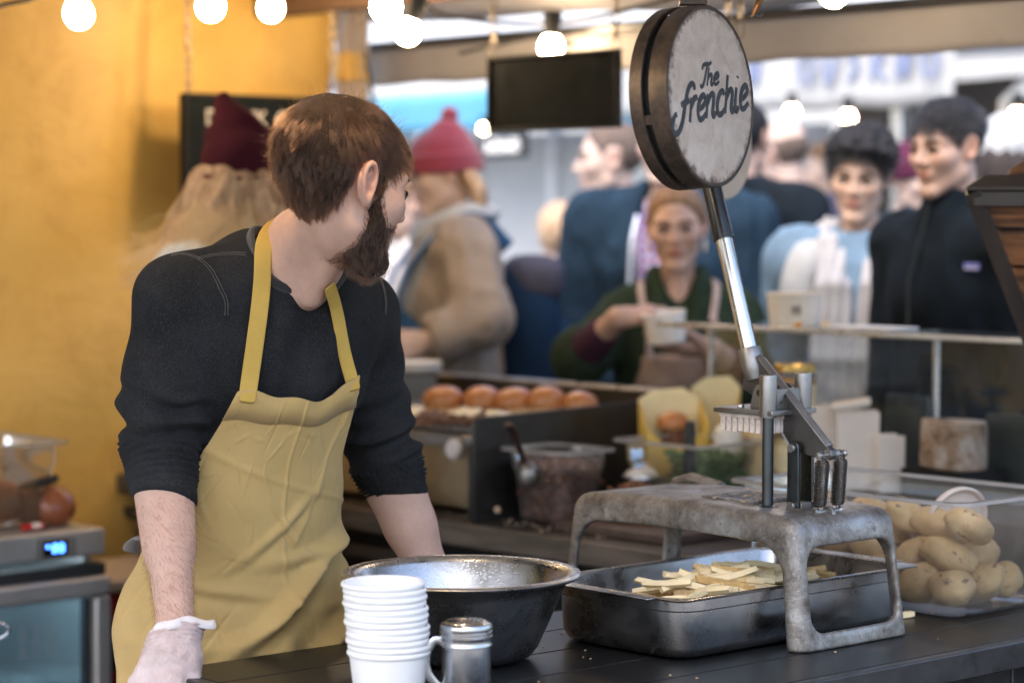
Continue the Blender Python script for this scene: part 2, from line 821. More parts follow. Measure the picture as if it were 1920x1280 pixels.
# ================================================================ materials shared
M_DARKWOOD = m_wood('dark stained table wood', (0.007, 0.008, 0.009), (0.018, 0.0175, 0.0175), (60, 3, 60), 0.36, 0.25, 0.28)
M_EDGE = m_plain('worn dark edging', (0.02, 0.021, 0.023), 0.38, 0.0, 0.4, 20, 0.2)
M_IRON = m_steel('dark worn iron', (0.13, 0.135, 0.14), 0.38, 0.6, 0, (0.07, 0.05, 0.04), 0)
M_BLACK = m_plain('black rubber', (0.012, 0.013, 0.014), 0.55, 0, 0.2)
M_STEEL = m_steel('brushed steel', (0.58, 0.585, 0.59), 0.26, 0.2)
M_STEELDK = m_steel('dirty griddle steel', (0.32, 0.31, 0.30), 0.42, 0.6, 0, (0.08, 0.06, 0.05))
M_CLEAR = m_sheet('clear container plastic', haze=0.09, dust=0.12, haze_c=(0.8, 0.74, 0.68), refl=0.6)
M_GLASS = m_sheet('screen glass', (0.93, 0.96, 0.97), haze=0.0, dust=0.03, rough=0.02, refl=0.5)
M_WHITEP = m_plain('white paper board', (0.82, 0.81, 0.80), 0.62, 0, 0.04, 20, 0.05)
M_CREAM = m_plain('cream paper', (0.78, 0.72, 0.63), 0.75, 0, 0.06, 10, 0.15)
M_CHAIN = m_steel('old chain metal', (0.42, 0.36, 0.28), 0.4, 0.5)
M_CANVAS = None


def canvas(name, c, c2, trans=0.45, scale=3.0):
    t = NT(name)
    f = t.noise(scale, 6, 0.65)
    sp = t.ramp(t.noise(18, 5, 0.7), [(0.62, 0.0), (0.78, 0.6)])
    col = t.mix(sp, t.ramp(f, [(0.3, c), (0.7, c2)]), mul(c, 0.6))
    t.set(Base_Color=col, Roughness=0.8)
    t.bump(t.noise(500, 2), 0.1, 0.001)
    tr = t.n('ShaderNodeBsdfTranslucent')
    t.l(col, tr.inputs[0])
    mx = t.n('ShaderNodeMixShader')
    mx.inputs[0].default_value = trans
    t.l(t.b.outputs[0], mx.inputs[1])
    t.l(tr.outputs[0], mx.inputs[2])
    t.l(mx.outputs[0], t.out.inputs[0])
    return t.m


M_ROOF = canvas('weathered canvas', (0.44, 0.42, 0.40), (0.52, 0.50, 0.48), 0.42)
M_WHITETENT = canvas('white tent cloth', (0.58, 0.60, 0.62), (0.66, 0.68, 0.70), 0.45)
M_BLUETENT = canvas('pale blue tent cloth', (0.13, 0.42, 0.62), (0.17, 0.47, 0.68), 0.35)
M_BROWNTARP = canvas('brown tarp', (0.085, 0.068, 0.055), (0.11, 0.09, 0.072), 0.05)

# ================================================================ ground
g = MB()
g.box((0, 40, -0.05), (200, 240, 0.1))
t = NT('worn pavement')
t.set(Base_Color=t.ramp(t.noise(3, 8, 0.7), [(0.3, (0.10, 0.10, 0.10)), (0.7, (0.17, 0.165, 0.16))]), Roughness=0.8)
t.bump(t.noise(60, 5), 0.3, 0.004)
tag(g.build('ground', t.m), kind='structure')


# ================================================================ stall frame, roof, walls
def cloth_grid(nu, nv, fn):
    V = [fn(i / nu, j / nv) for j in range(nv + 1) for i in range(nu + 1)]
    Fc = [(j * (nu + 1) + i, j * (nu + 1) + i + 1, (j + 1) * (nu + 1) + i + 1, (j + 1) * (nu + 1) + i) for j in range(nv) for i in range(nu)]
    return V, Fc


def solid(o, th, sub=0):
    s_ = o.modifiers.new('solid', 'SOLIDIFY')
    s_.thickness = th
    s_.offset = 0
    if sub:
        m = o.modifiers.new('sub', 'SUBSURF')
        m.levels = sub
        m.render_levels = sub
    return o


# yellow tarp: the back wall of the stall
def wall_pt(a, b):
    u = -1.2 + a * 3.36
    z = 0.02 + b * 2.9
    k = max(0.0, min(1.0, (u - 1.4) / 0.7)) * max(0.0, min(1.0, (z - 1.5) / 0.5))
    w = 0.03 * math.sin(u * 3.1 + 0.7 * z) + 0.014 * math.sin(u * 7.3 - 3.2 * z + 1) + 0.03 * k * math.sin((u * 9 - z * 6.5)) + 0.006 * math.sin(z * 13 + 4 * math.sin(u * 2))
    w += 0.012 * math.sin(u * 2 - z * 4.5)
    return S(u, 2.42 + w, z)


tarp = NT('yellow tarp cloth')
f = tarp.noise(1.6, 6, 0.6)
blot = tarp.ramp(tarp.noise(7, 7, 0.7, 0.5), [(0.50, 0.0), (0.72, 0.7)])
col = tarp.ramp(f, [(0.3, (0.73, 0.44, 0.095)), (0.7, (0.79, 0.52, 0.15))])
col = tarp.mix(blot, col, (0.56, 0.31, 0.07))
tarp.set(Base_Color=col, Roughness=0.55)
tarp.bump(tarp.math('ADD', tarp.math('MULTIPLY', tarp.noise(1.0, 5, 0.6, 0.8, tarp.coord((3, 3, 9))), 3.0), tarp.noise(40, 4)), 0.18, 0.012)
tw = thing('tarp_wall', 'yellow tarp hung as the back wall of the stall', 'tarp', S(0.5, 2.42, 0))
mb = MB()
V, Fc = cloth_grid(150, 110, wall_pt)
mb.add([p - S(0.5, 2.42, 0) for p in V], Fc)
solid(mb.build('sheet', tarp.m, tw), 0.003)

# corner post
post = thing('tent_post', 'pale timber corner post at the end of the yellow tarp', 'post', S(2.22, 2.44, 0), TH)
MB().box((0, 0, 1.3), (0.07, 0.06, 2.6)).build('timber', m_wood('pale post wood', (0.42, 0.34, 0.28), (0.56, 0.48, 0.42), (40, 40, 3), 0.7), post, bevel=0.006)
mb = MB()
mb.loft([rrect(0.041, 0.036, 0.012, 4, z) for z in (1.955, 1.965, 2.02, 2.035)], False, False)
solid(mb.build('strap', tarp.m, post, 'yellow cloth band tied round the post'), 0.004)
MB().box((0.046, 0, 1.3), (0.018, 0.03, 2.6)).build('batten', m_plain('white pole', (0.7, 0.69, 0.68), 0.4), post, bevel=0.003)

# roof of the stall: canvas falling towards the service side
RU0, RU1, RV0, RV1 = -1.6, 2.32, -1.15, 2.6


def roof_pt(a, b):
    u = RU0 + a * (RU1 - RU0)
    v = RV0 + b * (RV1 - RV0)
    e = 2.075 + 0.05 * max(0, min(1, (v - 0.9) / 1.3))
    du = min(u - RU0, RU1 - u)
    dv = min(v - RV0 + 0.15, RV1 - v + 0.6)
    h = min(du, dv * 1.1)
    z = e + 0.62 * (1 - math.exp(-h * 0.9)) - 0.03 * math.sin(math.pi * min(1, h)) + 0.008 * math.sin(v * 6 + u * 2)
    return S(u, v, z)


canopy = thing('canopy', 'weathered grey canvas roof over the whole stall', 'canopy', S(0.7, 0.7, 2.05))
mb = MB()
V, Fc = cloth_grid(60, 70, roof_pt)
mb.add([p - S(0.7, 0.7, 2.05) for p in V], Fc)
solid(mb.build('roof', M_ROOF, canopy), 0.003)


def val_pt(a, b):
    v = RV0 - 0.2 + a * (RV1 - RV0 + 0.3)
    z = 1.945 + b * 0.105 + (1 - b) * (0.003 * math.sin(v * 9) + 0.002 * math.sin(v * 23))
    return S(RU1 + 0.006 * math.sin(v * 7 + 2 * b) + (1 - b) * 0.01, v, z) - S(0.7, 0.7, 2.05)


mb = MB()
V, Fc = cloth_grid(90, 5, val_pt)
mb.add(V, Fc)
solid(mb.build('valance', M_ROOF, canopy), 0.003)
for (za, rr) in ((2.056, 0.012),):
    MB().tube([S(RU1 - 0.02, v, za) - S(0.7, 0.7, 2.05) for v in (RV0 - 0.2, 0, 1, 2, 2.5)], rr, 8).build('edge_pole', M_IRON, canopy)
MB().tube([S(u, 2.5, 2.09) - S(0.7, 0.7, 2.05) for u in (-0.9, 0.6, 2.3)], 0.014, 8).build('edge_pole', M_IRON, canopy)
# timber beam under the roof
beam = thing('roof_beam', 'brown timber beam under the canvas roof', 'beam', S(1.93, 1.1, 2.155), TH)
MB().box((0, 0.25, 0), (0.06, 2.3, 0.07)).build('timber', m_wood('brown beam wood', (0.10, 0.055, 0.03), (0.17, 0.10, 0.06), (30, 3, 30), 0.7), beam, bevel=0.004)
# other posts carry the roof (outside the frame, real supports)
for (u, v, lb_) in ((RU0 + 0.05, RV1 - 0.12, 'thin metal post at the far end of the yellow tarp'), (RU0 + 0.05, RV0, 'thin metal post behind the near end of the table'), (2.27, RV0, 'thin metal post past the bin end of the table')):
    p_ = thing('tent_post', lb_, 'post', S(u, v, 0), TH, 'posts at the corners of the stall')
    MB().box((0, 0, 1.05), (0.045, 0.045, 2.1)).build('tube', M_STEEL, p_, bevel=0.004)

# rope by the post
tag(MB().tube([at(684, 95, 6.75), at(700, 182, 6.75), at(716, 330, 6.75)], 0.006, 6).build('guy_rope', M_BLACK), 'thin dark rope running down beside the corner post', 'rope')

# ================================================================ front table
tab = thing('serving_table', 'long dark timber table in front of the vendor', 'table', S(0.9, -0.345, 0), TH)
L0, L1 = -0.055 - 0.9, 2.3 - 0.9
W = 0.345
for k in range(5):
    y0 = -W + k * 0.138
    MB().box(((L0 + L1) / 2, y0 + 0.069, 0.884), (L1 - L0, 0.1368, 0.032)).build('plank', M_DARKWOOD, tab, bevel=0.0025)
MB().box(((L0 + L1) / 2, -W - 0.0105, 0.878), (L1 - L0 + 0.02, 0.02, 0.044)).build('edge_strip', M_EDGE, tab, bevel=0.003)
MB().box((L0 - 0.0105, 0, 0.876), (0.02, 2 * W, 0.048)).build('edge_strip', M_EDGE, tab, bevel=0.003)
for k in range(8):
    xa = L0 + 0.06 + k * (L1 - L0 - 0.12) / 8
    MB().box((xa + 0.14, -W + 0.03, 0.43), ((L1 - L0 - 0.12) / 8 - 0.004, 0.02, 0.85)).build('board', M_EDGE, tab, bevel=0.002)
for (sx, sy) in ((L0 + 0.05, 0.3), (L1 - 0.05, 0.3), (L0 + 0.05, -0.27), (L1 - 0.05, -0.27)):
    MB().box((sx, sy, 0.433), (0.06, 0.05, 0.866)).build('leg', M_EDGE, tab, bevel=0.003)

# ================================================================ service counter (griddle side)
ctr = thing('service_counter', 'dark timber counter carrying the griddle and food tubs', 'counter', S(1.82, 0.4, 0), TH)
M_CTR = m_wood('dark counter wood', (0.016, 0.012, 0.010), (0.045, 0.034, 0.028), (40, 3, 40), 0.5)
for k in range(5):
    x0 = -0.40 + k * 0.164
    MB().box((x0 + 0.082, 0.35, 0.88), (0.1625, 4.1, 0.04)).build('plank', M_CTR, ctr, bevel=0.003)
M_CTR2 = m_wood('black front boards', (0.006, 0.0065, 0.007), (0.016, 0.014, 0.013), (40, 40, 3), 0.6, 0.3, 0.15)
MB().box((-0.415, 0.35, 0.872), (0.024, 4.1, 0.05)).build('edge_strip', m_wood('worn counter edge', (0.05, 0.04, 0.03), (0.16, 0.125, 0.10), (40, 4, 40), 0.55), ctr, bevel=0.004)
for k in range(22):
    MB().box((-0.36, -1.6 + k * 0.188, 0.43), (0.02, 0.184, 0.86)).build('board', M_CTR2, ctr, bevel=0.003)
for k in range(22):
    MB().box((0.38, -1.6 + k * 0.188, 0.43), (0.02, 0.184, 0.86)).build('board', M_CTR2, ctr, bevel=0.003)
MB().box((-0.395, 0.35, 0.845 - 0.05), (0.03, 4.1, 0.03)).build('rail', M_CTR, ctr, bevel=0.003)

# ================================================================ market beyond the stall
mk = S(6.4, 4.0, 0)


def opp(name, label, cat):
    return thing(name, label, cat, S(6.4, 4.0, 0), TH)


# stall with the white banner
st = opp('market_stall', 'dark stall across the alley behind a white banner', 'stall')
V, Fc = cloth_grid(40, 2, lambda a, b: Vector((0.9 + 0.05 * math.sin(a * 40), -3.2 + a * 4.1, 0.02 + b * 2.2)))
mb = MB()
mb.add(V, Fc)
solid(mb.build('back_curtain', M_BROWNTARP, st), 0.004)
MB().loft([[(-0.9, -3.2, 2.34), (-0.9, 0.9, 2.34), (0.1, 0.9, 2.95), (0.1, -3.2, 2.95)], [(-0.9, -3.2, 2.345), (-0.9, 0.9, 2.345), (0.1, 0.9, 2.955), (0.1, -3.2, 2.955)]]).build('roof', M_WHITETENT, st, smooth=None)
MB().loft([[(1.1, -3.2, 2.34), (1.1, 0.9, 2.34), (0.1, 0.9, 2.95), (0.1, -3.2, 2.95)], [(1.1, -3.2, 2.345), (1.1, 0.9, 2.345), (0.1, 0.9, 2.955), (0.1, -3.2, 2.955)]]).build('roof', M_WHITETENT, st, smooth=None)
MB().box((-0.6, -1.1, 0.5), (0.5, 4.0, 1.0)).build('counter', M_CTR2, st, bevel=0.01)
for y in (-3.15, -0.88, 0.85):
    MB().box((-0.88, y, 1.17), (0.05, 0.05, 2.34)).build('post', M_STEEL, st, bevel=0.004)
ban = thing('banner', 'white banner over the far stall with letters showing through backwards', 'banner', S(5.42, 4.0, 0), TH)
V, Fc = cloth_grid(60, 6, lambda a, b: Vector((0.012 * math.sin(a * 22 + b), -1.22 + a * 1.9, 2.0 + b * 0.33 + 0.006 * math.sin(a * 30))))
mb = MB()
mb.add(V, Fc)
solid(mb.build('cloth', M_WHITETENT, ban), 0.003)
mb = MB()
sc = [[(0, 0), (0.1, 0.9), (0.25, 0.1), (0.4, 0.9)], [(0.1, 0), (0, 0.6), (0.25, 0.9), (0.4, 0.5), (0.3, 0)], [(0, 0.9), (0.1, 0), (0.3, 0.4), (0.45, 0.9)],
      [(0.35, 0.8), (0.05, 0.7), (0.3, 0.35), (0.0, 0.05)], [(0, 0), (0.08, 1), (0.35, 0.6), (0.1, 0.45), (0.4, 0)]]
x = 0.05
M_BANL = m_plain('grey blue letters', (0.16, 0.20, 0.34), 0.7)
for k in range(12):
    if k == 6:
        x += 0.16
    h = 0.15
    st_ = catmull(sc[k % 5], 5)
    MB().tube([(-0.02, 0.5 - (x + p[0] * 0.17), 2.1 + p[1] * h) for p in st_], 0.012, 6, flat=0.3, up=(1, 0, 0)).build('letter', M_BANL, ban)
    x += 0.125
# another white canopy to the right of it
wc = thing('market_tent', 'white tent roof at the far right beyond the banner', 'tent', S(5.6, 1.7, 0), TH)
mb = MB()
V, Fc = cloth_grid(20, 8, lambda a, b: Vector((b * 1.2, -2.0 + a * 3.0, 2.0 + 0.75 * b + 0.03 * math.sin(a * 9))))
mb.add(V, Fc)
solid(mb.build('roof', M_WHITETENT, wc), 0.003)
for (px_, py_) in ((0.02, 0.98), (0.02, -1.98), (1.15, 0.98), (1.15, -1.98)):
    MB().box((px_, py_, 1.0 + px_ * 0.3), (0.04, 0.04, 2.0 + px_ * 0.6)).build('post', M_STEEL, wc)
# stall with the blue valance
bt = thing('market_tent', 'white tent with pale blue valance behind the corner post', 'tent', S(6.0, 6.9, 0), TH)
mb = MB()
V, Fc = cloth_grid(24, 8, lambda a, b: Vector((b * 1.6, -1.9 + a * 3.6, 2.26 - 0.06 * math.sin(math.pi * a) * (1 - b) + 0.9 * b)))
mb.add(V, Fc)
solid(mb.build('roof', M_WHITETENT, bt), 0.003)
mb = MB()
V, Fc = cloth_grid(24, 4, lambda a, b: Vector((-0.02 + 0.015 * math.sin(a * 25), -1.9 + a * 3.6, 1.99 + b * 0.26 - 0.06 * math.sin(math.pi * a) * b)))
mb.add(V, Fc)
solid(mb.build('valance', M_BLUETENT, bt), 0.003)
for (px_, py_) in ((0.05, 1.65), (0.05, -1.85), (1.5, 1.65), (1.5, -1.85)):
    MB().box((px_, py_, 1.05 + px_ * 0.25), (0.05, 0.05, 2.1 + px_ * 0.5)).build('post', M_STEEL, bt)
# grey panels behind
pw = thing('panel_wall', 'pale grey panel wall with upright posts across the alley', 'wall', S(6.6, 6.3, 0), TH)
for k in range(7):
    MB().box((0.0, -1.6 + k * 0.62, 1.0), (0.03, 0.6, 2.0)).build('panel', m_plain('pale panel', (0.46, 0.47, 0.49), 0.6, 0, 0.08, 3), pw, bevel=0.004)
for k in range(6):
    MB().box((-0.03, -1.29 + k * 0.62, 1.05), (0.06, 0.05, 2.1)).build('post', m_plain('white post', (0.72, 0.73, 0.75), 0.4), pw, bevel=0.004)
# small black sign with white script
bs = thing('stall_sign', 'small black sign with white script on the pale stall wall', 'sign', at(948, 272, 9.2), R(-62))
MB().box((0, 0, 0), (0.34, 0.02, 0.1)).build('board', m_plain('black board', (0.015, 0.016, 0.018), 0.5), bs, bevel=0.003)
mb = MB()
x = -0.14
for k in range(9):
    st_ = catmull(sc[(k * 2) % 5], 4)
    MB().tube([(x + p[0] * 0.07, -0.0125, -0.028 + p[1] * 0.05) for p in st_], 0.006, 6, flat=0.3, up=(0, -1, 0)).build('letter', M_WHITEP, bs)
    x += 0.03
# far pale building
bd = thing('building', 'pale building far behind the market stalls', 'building', (1.0, 24, 0))
M_PALE = m_plain('pale render', (0.42, 0.42, 0.42), 0.8, 0, 0.06, 1)
MB().box((0, 3, 3.2), (30, 6, 6.4)).build('wall', M_PALE, bd)
win = MB().box((0, 0, 0), (1.1, 0.1, 1.5)).mesh('window', m_plain('window frame', (0.75, 0.75, 0.75), 0.5))
pane = MB().box((0, -0.06, 0), (0.9, 0.03, 1.3)).mesh('pane', m_plain('dark pane', (0.12, 0.15, 0.18), 0.1))
for k in range(10):
    for z in (1.6, 4.6):
        w_ = link(bpy.data.objects.new('window', win), bd)
        w_.location = (-12 + k * 2.6, -0.03, z)
        link(bpy.data.objects.new('pane', pane), w_)
MB().box((0, 3, 6.55), (30.6, 6.6, 0.3)).build('roof', m_plain('slate', (0.2, 0.2, 0.22), 0.7), bd)
# ================================================================ bowl, cups, shaker
def dish(prof_out, prof_in):
    return prof_out + prof_in


M_BOWL = m_steel('steel of the mixing bowl', (0.56, 0.57, 0.58), 0.22, 0.1, 0.12)
BW = S(0.330, -0.228, 0.9)
bowl = thing('mixing_bowl', 'large wet stainless steel mixing bowl beside the paper tubs', 'bowl', BW)
BOWL = MB()
out = [(0.0, 0.004), (0.095, 0.004), (0.108, 0.009), (0.118, 0.022), (0.135, 0.06), (0.156, 0.108), (0.1645, 0.126)]
rim = [(0.170, 0.1285), (0.1795, 0.1275), (0.1825, 0.1295), (0.1835, 0.132), (0.1815, 0.1345), (0.172, 0.1352), (0.1655, 0.1335)]
inn = [(0.160, 0.125), (0.152, 0.105), (0.131, 0.06), (0.115, 0.024), (0.104, 0.010), (0.09, 0.0075), (0.0, 0.0075)]
BOWL.lathe(out + rim + inn, 96)
BOWL.build('shell', M_BOWL, bowl, smooth=60)

tub = MB()
r0, r1, hh = 0.0475, 0.0555, 0.069
tub.lathe([(0.0, 0.005), (r0 - 0.003, 0.005), (r0 - 0.001, 0.0), (r0, 0.0), (r1, hh - 0.004), (r1 + 0.0014, hh - 0.0042), (r1 + 0.0031, hh - 0.0022), (r1 + 0.0034, hh), (r1 + 0.0026, hh + 0.0022), (r1 + 0.0008, hh + 0.003), (r1 - 0.0012, hh + 0.0022), (r1 - 0.0018, hh), (r0 - 0.0015, 0.007), (0.0, 0.007)], 64)
tub_me = tub.mesh('paper_tub', M_WHITEP, 50)
CP = S(0.047, -0.400, 0.9)
pos_words = ['lowest of the stack, printed COMPOSTABLE', 'second from the bottom', 'third from the bottom', 'fourth from the bottom', 'fifth from the bottom', 'sixth from the bottom',
             'sixth from the top', 'fifth from the top', 'fourth from the top', 'third from the top', 'second from the top', 'topmost of the stack']
for k in range(12):
    o = bpy.data.objects.new('paper_tub', tub_me)
    link(o)
    o.location = CP + Vector((0.0011 * math.sin(k * 2.1) - 0.0006 * k, 0.001 * math.cos(k * 1.7), 0.0087 * k))
    o.rotation_euler = (R(0.5) * math.sin(k * 1.3), R(0.5) * math.cos(k), k * 1.1)
    tag(o, 'white paper tub in the stack by the steel bowl, ' + pos_words[k], 'tub', 'white paper tubs stacked on the table')
    if k == 0:
        first_tub = o
        o.rotation_euler = (0, 0, 0)


def cyl_text(txt, size, mat_, parent, name, r_fn, ang, z0, vertical=True):
    cu = bpy.data.curves.new(name, 'FONT')
    cu.body = txt
    cu.size = size
    cu.resolution_u = 2
    cu.extrude = 0.0
    tmp = bpy.data.objects.new('tmp', cu)
    COL.objects.link(tmp)
    dg = bpy.context.evaluated_depsgraph_get()
    me = bpy.data.meshes.new_from_object(tmp.evaluated_get(dg))
    bpy.data.objects.remove(tmp)
    bpy.data.curves.remove(cu)
    me.name = name
    for v in me.vertices:
        x, y = v.co.x, v.co.y
        if vertical:
            z, s = z0 + x, -y
        else:
            z, s = z0 + y, x
        r = r_fn(z)
        a = ang + s / r
        v.co = (r * math.cos(a), r * math.sin(a), z)
    me.materials.append(mat_)
    o = bpy.data.objects.new(name, me)
    link(o, parent)
    return o


M_PRINT = m_plain('pale green print', (0.30, 0.42, 0.36), 0.7)
cyl_text('COMPOSTABLE', 0.0085, M_PRINT, first_tub, 'lettering', lambda z: r0 + (r1 - r0) * z / hh + 0.0004, R(-110), 0.002)

SH = S(0.133, -0.466, 0.9)
shk = thing('flour_shaker', 'dented steel shaker with a loop handle in front of the bowl', 'shaker', SH)
M_SHK = m_steel('shaker steel', (0.66, 0.67, 0.68), 0.22, 0.12)
MB().lathe([(0.0, 0.0), (0.033, 0.0), (0.0345, 0.002), (0.0345, 0.082), (0.0, 0.082)], 48).build('body', M_SHK, shk, smooth=50)
lid = [(0.0355, 0.076), (0.0372, 0.077), (0.0372, 0.079), (0.0362, 0.0805), (0.0362, 0.0865), (0.0374, 0.0885), (0.0374, 0.0905), (0.0362, 0.092), (0.0362, 0.0935), (0.0374, 0.095), (0.0374, 0.097), (0.0362, 0.0985), (0.037, 0.1005), (0.0368, 0.104), (0.035, 0.107), (0.031, 0.108), (0.0295, 0.1095), (0.027, 0.1115), (0.0, 0.114)]
MB().lathe([(0.0, 0.0765)] + lid, 48).build('lid', M_SHK, shk, smooth=35)
hole = MB().lathe([(0.0, 0.0), (0.0011, 0.0), (0.0011, 0.0006), (0.0, 0.0006)], 8)
hl = MB()
for k in range(40):
    rr, a = 0.0255 * math.sqrt((k + 0.5) / 40), k * 2.4
    hl.lathe([(0.0, 0), (0.001, 0), (0.001, 0.0007), (0.0, 0.0007)], 6, (rr * math.cos(a), rr * math.sin(a), 0.1139 - (rr / 0.027) ** 2 * 0.0024))
hl.build('holes', M_BLACK, shk)
hp = catmull([(-0.034, 0, 0.083), (-0.045, 0, 0.084), (-0.054, 0, 0.072), (-0.0575, 0, 0.055), (-0.054, 0, 0.038), (-0.044, 0, 0.024), (-0.034, 0, 0.016)], 6)
MB().tube(hp, 0.0055, 8, flat=0.18, up=(0, 1, 0)).build('handle', M_SHK, shk)
for ch in shk.children:
    pass
shk.rotation_euler = (0, 0, R(12))


# ================================================================ steel pan with cut chips
PN = S(0.810, -0.343, 0.9)
pan = thing('gastro_pan', 'long steel pan of cut potato chips under the press', 'pan', PN, TH)
A_, B_ = 0.272, 0.149
mb = MB()
mb.loft([rrect(A_ - 0.03, B_ - 0.03, 0.035, 8, 0.001), rrect(A_ - 0.012, B_ - 0.012, 0.045, 8, 0.006), rrect(A_ - 0.005, B_ - 0.005, 0.05, 8, 0.02), rrect(A_ - 0.002, B_ - 0.002, 0.05, 8, 0.076),
         rrect(A_ + 0.003, B_ + 0.003, 0.053, 8, 0.079), rrect(A_ + 0.004, B_ + 0.004, 0.053, 8, 0.0955), rrect(A_ + 0.014, B_ + 0.014, 0.018, 8, 0.0965), rrect(A_ + 0.015, B_ + 0.015, 0.018, 8, 0.0985), rrect(A_ + 0.0135, B_ + 0.0135, 0.018, 8, 0.1),
         rrect(A_ + 0.002, B_ + 0.002, 0.05, 8, 0.0992), rrect(A_, B_, 0.05, 8, 0.096), rrect(A_ - 0.001, B_ - 0.001, 0.05, 8, 0.081), rrect(A_ - 0.005, B_ - 0.005, 0.048, 8, 0.077), rrect(A_ - 0.008, B_ - 0.008, 0.047, 8, 0.022), rrect(A_ - 0.018, B_ - 0.018, 0.04, 8, 0.008), rrect(A_ - 0.04, B_ - 0.04, 0.03, 8, 0.005)])
M_PAN = m_steel('steel of the pan', (0.58, 0.57, 0.56), 0.25, 0.05)
mb.build('shell', M_PAN, pan, smooth=50)
for sx in (-1, 1):
    MB().box((sx * (A_ + 0.022), 0, 0.0985), (0.02, 0.22, 0.002)).build('flange', M_PAN, pan, bevel=0.0008)


def m_potato(name, c, c2, rough=0.55):
    t = NT(name)
    f = t.noise(22, 5, 0.65)
    eye = t.ramp(t.noise(48, 4, 0.6), [(0.60, 0.0), (0.67, 0.9)])
    patch = t.ramp(t.noise(9, 4, 0.6), [(0.50, 0.0), (0.68, 0.6)])
    col = t.mix(eye, t.mix(patch, t.ramp(f, [(0.3, c), (0.7, c2)]), (0.36, 0.22, 0.10)), (0.12, 0.06, 0.03))
    t.set(Base_Color=col, Roughness=rough, Subsurface_Weight=0.08, Subsurface_Radius=(0.01, 0.006, 0.003))
    t.bump(t.math('ADD', t.noise(90, 4), t.math('MULTIPLY', t.noise(45, 3, 0.55), 1.5)), 0.3, 0.002)
    return t.m


M_POT = m_potato('potato skin', (0.48, 0.315, 0.135), (0.66, 0.47, 0.24))
M_CHIP = m_plain('raw potato flesh', (0.82, 0.68, 0.42), 0.45, 0, 0.10, 40, 0.2, 0.001, Subsurface_Weight=0.25, Subsurface_Radius=(0.01, 0.008, 0.004))
M_CHIP2 = m_plain('raw potato with brown skin', (0.60, 0.40, 0.17), 0.5, 0, 0.3, 60, 0.3)
chip_me = []
for k in range(8):
    L = 0.038 + 0.014 * random.random()
    w = 0.0046 + 0.0008 * random.random()
    bend = random.uniform(-0.006, 0.006)
    loops = []
    for i in range(5):
        s_ = -1 + i * 0.5
        tw_ = w * (1 - 0.18 * abs(s_) ** 3)
        sk = 0.5 * w * random.uniform(-1, 1) if i in (0, 4) else 0
        loops.append([(s_ * L + sk * a, bend * s_ * s_ + a * tw_, b * tw_) for (a, b) in ((-1, -1), (1, -1), (1, 1), (-1, 1))])
    chip_me.append(MB().loft(loops).mesh('cut_chip', M_CHIP if k < 6 else M_CHIP2, 30))
placed = []
for k in range(230):
    x = random.gauss(0.0, 0.12)
    y = random.gauss(0.0, 0.055)
    if abs(x) > 0.20 or abs(y) > 0.10:
        continue
    base = 0.012
    n = 0
    for (a, b, c) in placed:
        dd = math.hypot(a - x, b - y)
        if dd < 0.034:
            base = max(base, c + 0.0085 * (1 - dd / 0.07))
    z = min(base, 0.098 - 0.10 * abs(x - 0.03) ** 1.2 - 0.25 * abs(y) + random.uniform(-0.006, 0.006))
    z = max(z, 0.012)
    placed.append((x, y, z))
    o = bpy.data.objects.new('cut_chip', random.choice(chip_me))
    link(o)
    o.location = PN + Matrix.Rotation(TH, 3, 'Z') @ Vector((x, y, z + 0.004))
    o.rotation_euler = (random.uniform(0, 6), random.uniform(-0.25, 0.25), random.choice((0.0, 0.0, -0.25, 0.3, 0.6, -0.5)) + random.uniform(-0.25, 0.25))
    tag(o, 'raw cut potato chip lying in the pile in the steel pan', 'chip', 'raw potato chips in the pan')
for (px, py, ang) in ((1695, 1153, 0.5),):
    o = bpy.data.objects.new('cut_chip', chip_me[0])
    link(o)
    u, v = uv_of(px, py, 0.905)[:2]
    o.location = S(u, v, 0.9062)
    o.scale = (0.5, 1, 1)
    o.rotation_euler = (0, 0, ang)
    tag(o, 'short stray potato chip on the table beside the press leg', 'chip')

# ================================================================ clear bin of potatoes
BN = S(1.302, -0.287, 0.9)
pbin = thing('clear_bin', 'clear plastic bin of whole potatoes at the table end', 'bin', BN, TH + math.pi / 2)
a, b = 0.252, 0.150


def clear_tub(parent, a, b, h, m, rim=0.014, step=0.66):
    mb = MB()
    lo = [rrect(a - 0.028, b - 0.028, 0.03, 6, 0.002), rrect(a - 0.016, b - 0.016, 0.035, 6, 0.010), rrect(a - 0.006, b - 0.006, 0.04, 6, h * step), rrect(a - 0.002, b - 0.002, 0.04, 6, h * (step + 0.02)), rrect(a, b, 0.04, 6, h - 0.006)]
    mb.loft(lo, True, False)
    o = mb.build('tub', m, parent, smooth=50)
    r = MB()
    r.loft([rrect(a - 0.001, b - 0.001, 0.04, 6, h - 0.006), rrect(a + rim, b + rim, 0.03, 6, h - 0.006), rrect(a + rim, b + rim, 0.03, 6, h), rrect(a - 0.001, b - 0.001, 0.04, 6, h)], closed=True)
    r.build('rim', M_RIM, parent, smooth=50)
    return o


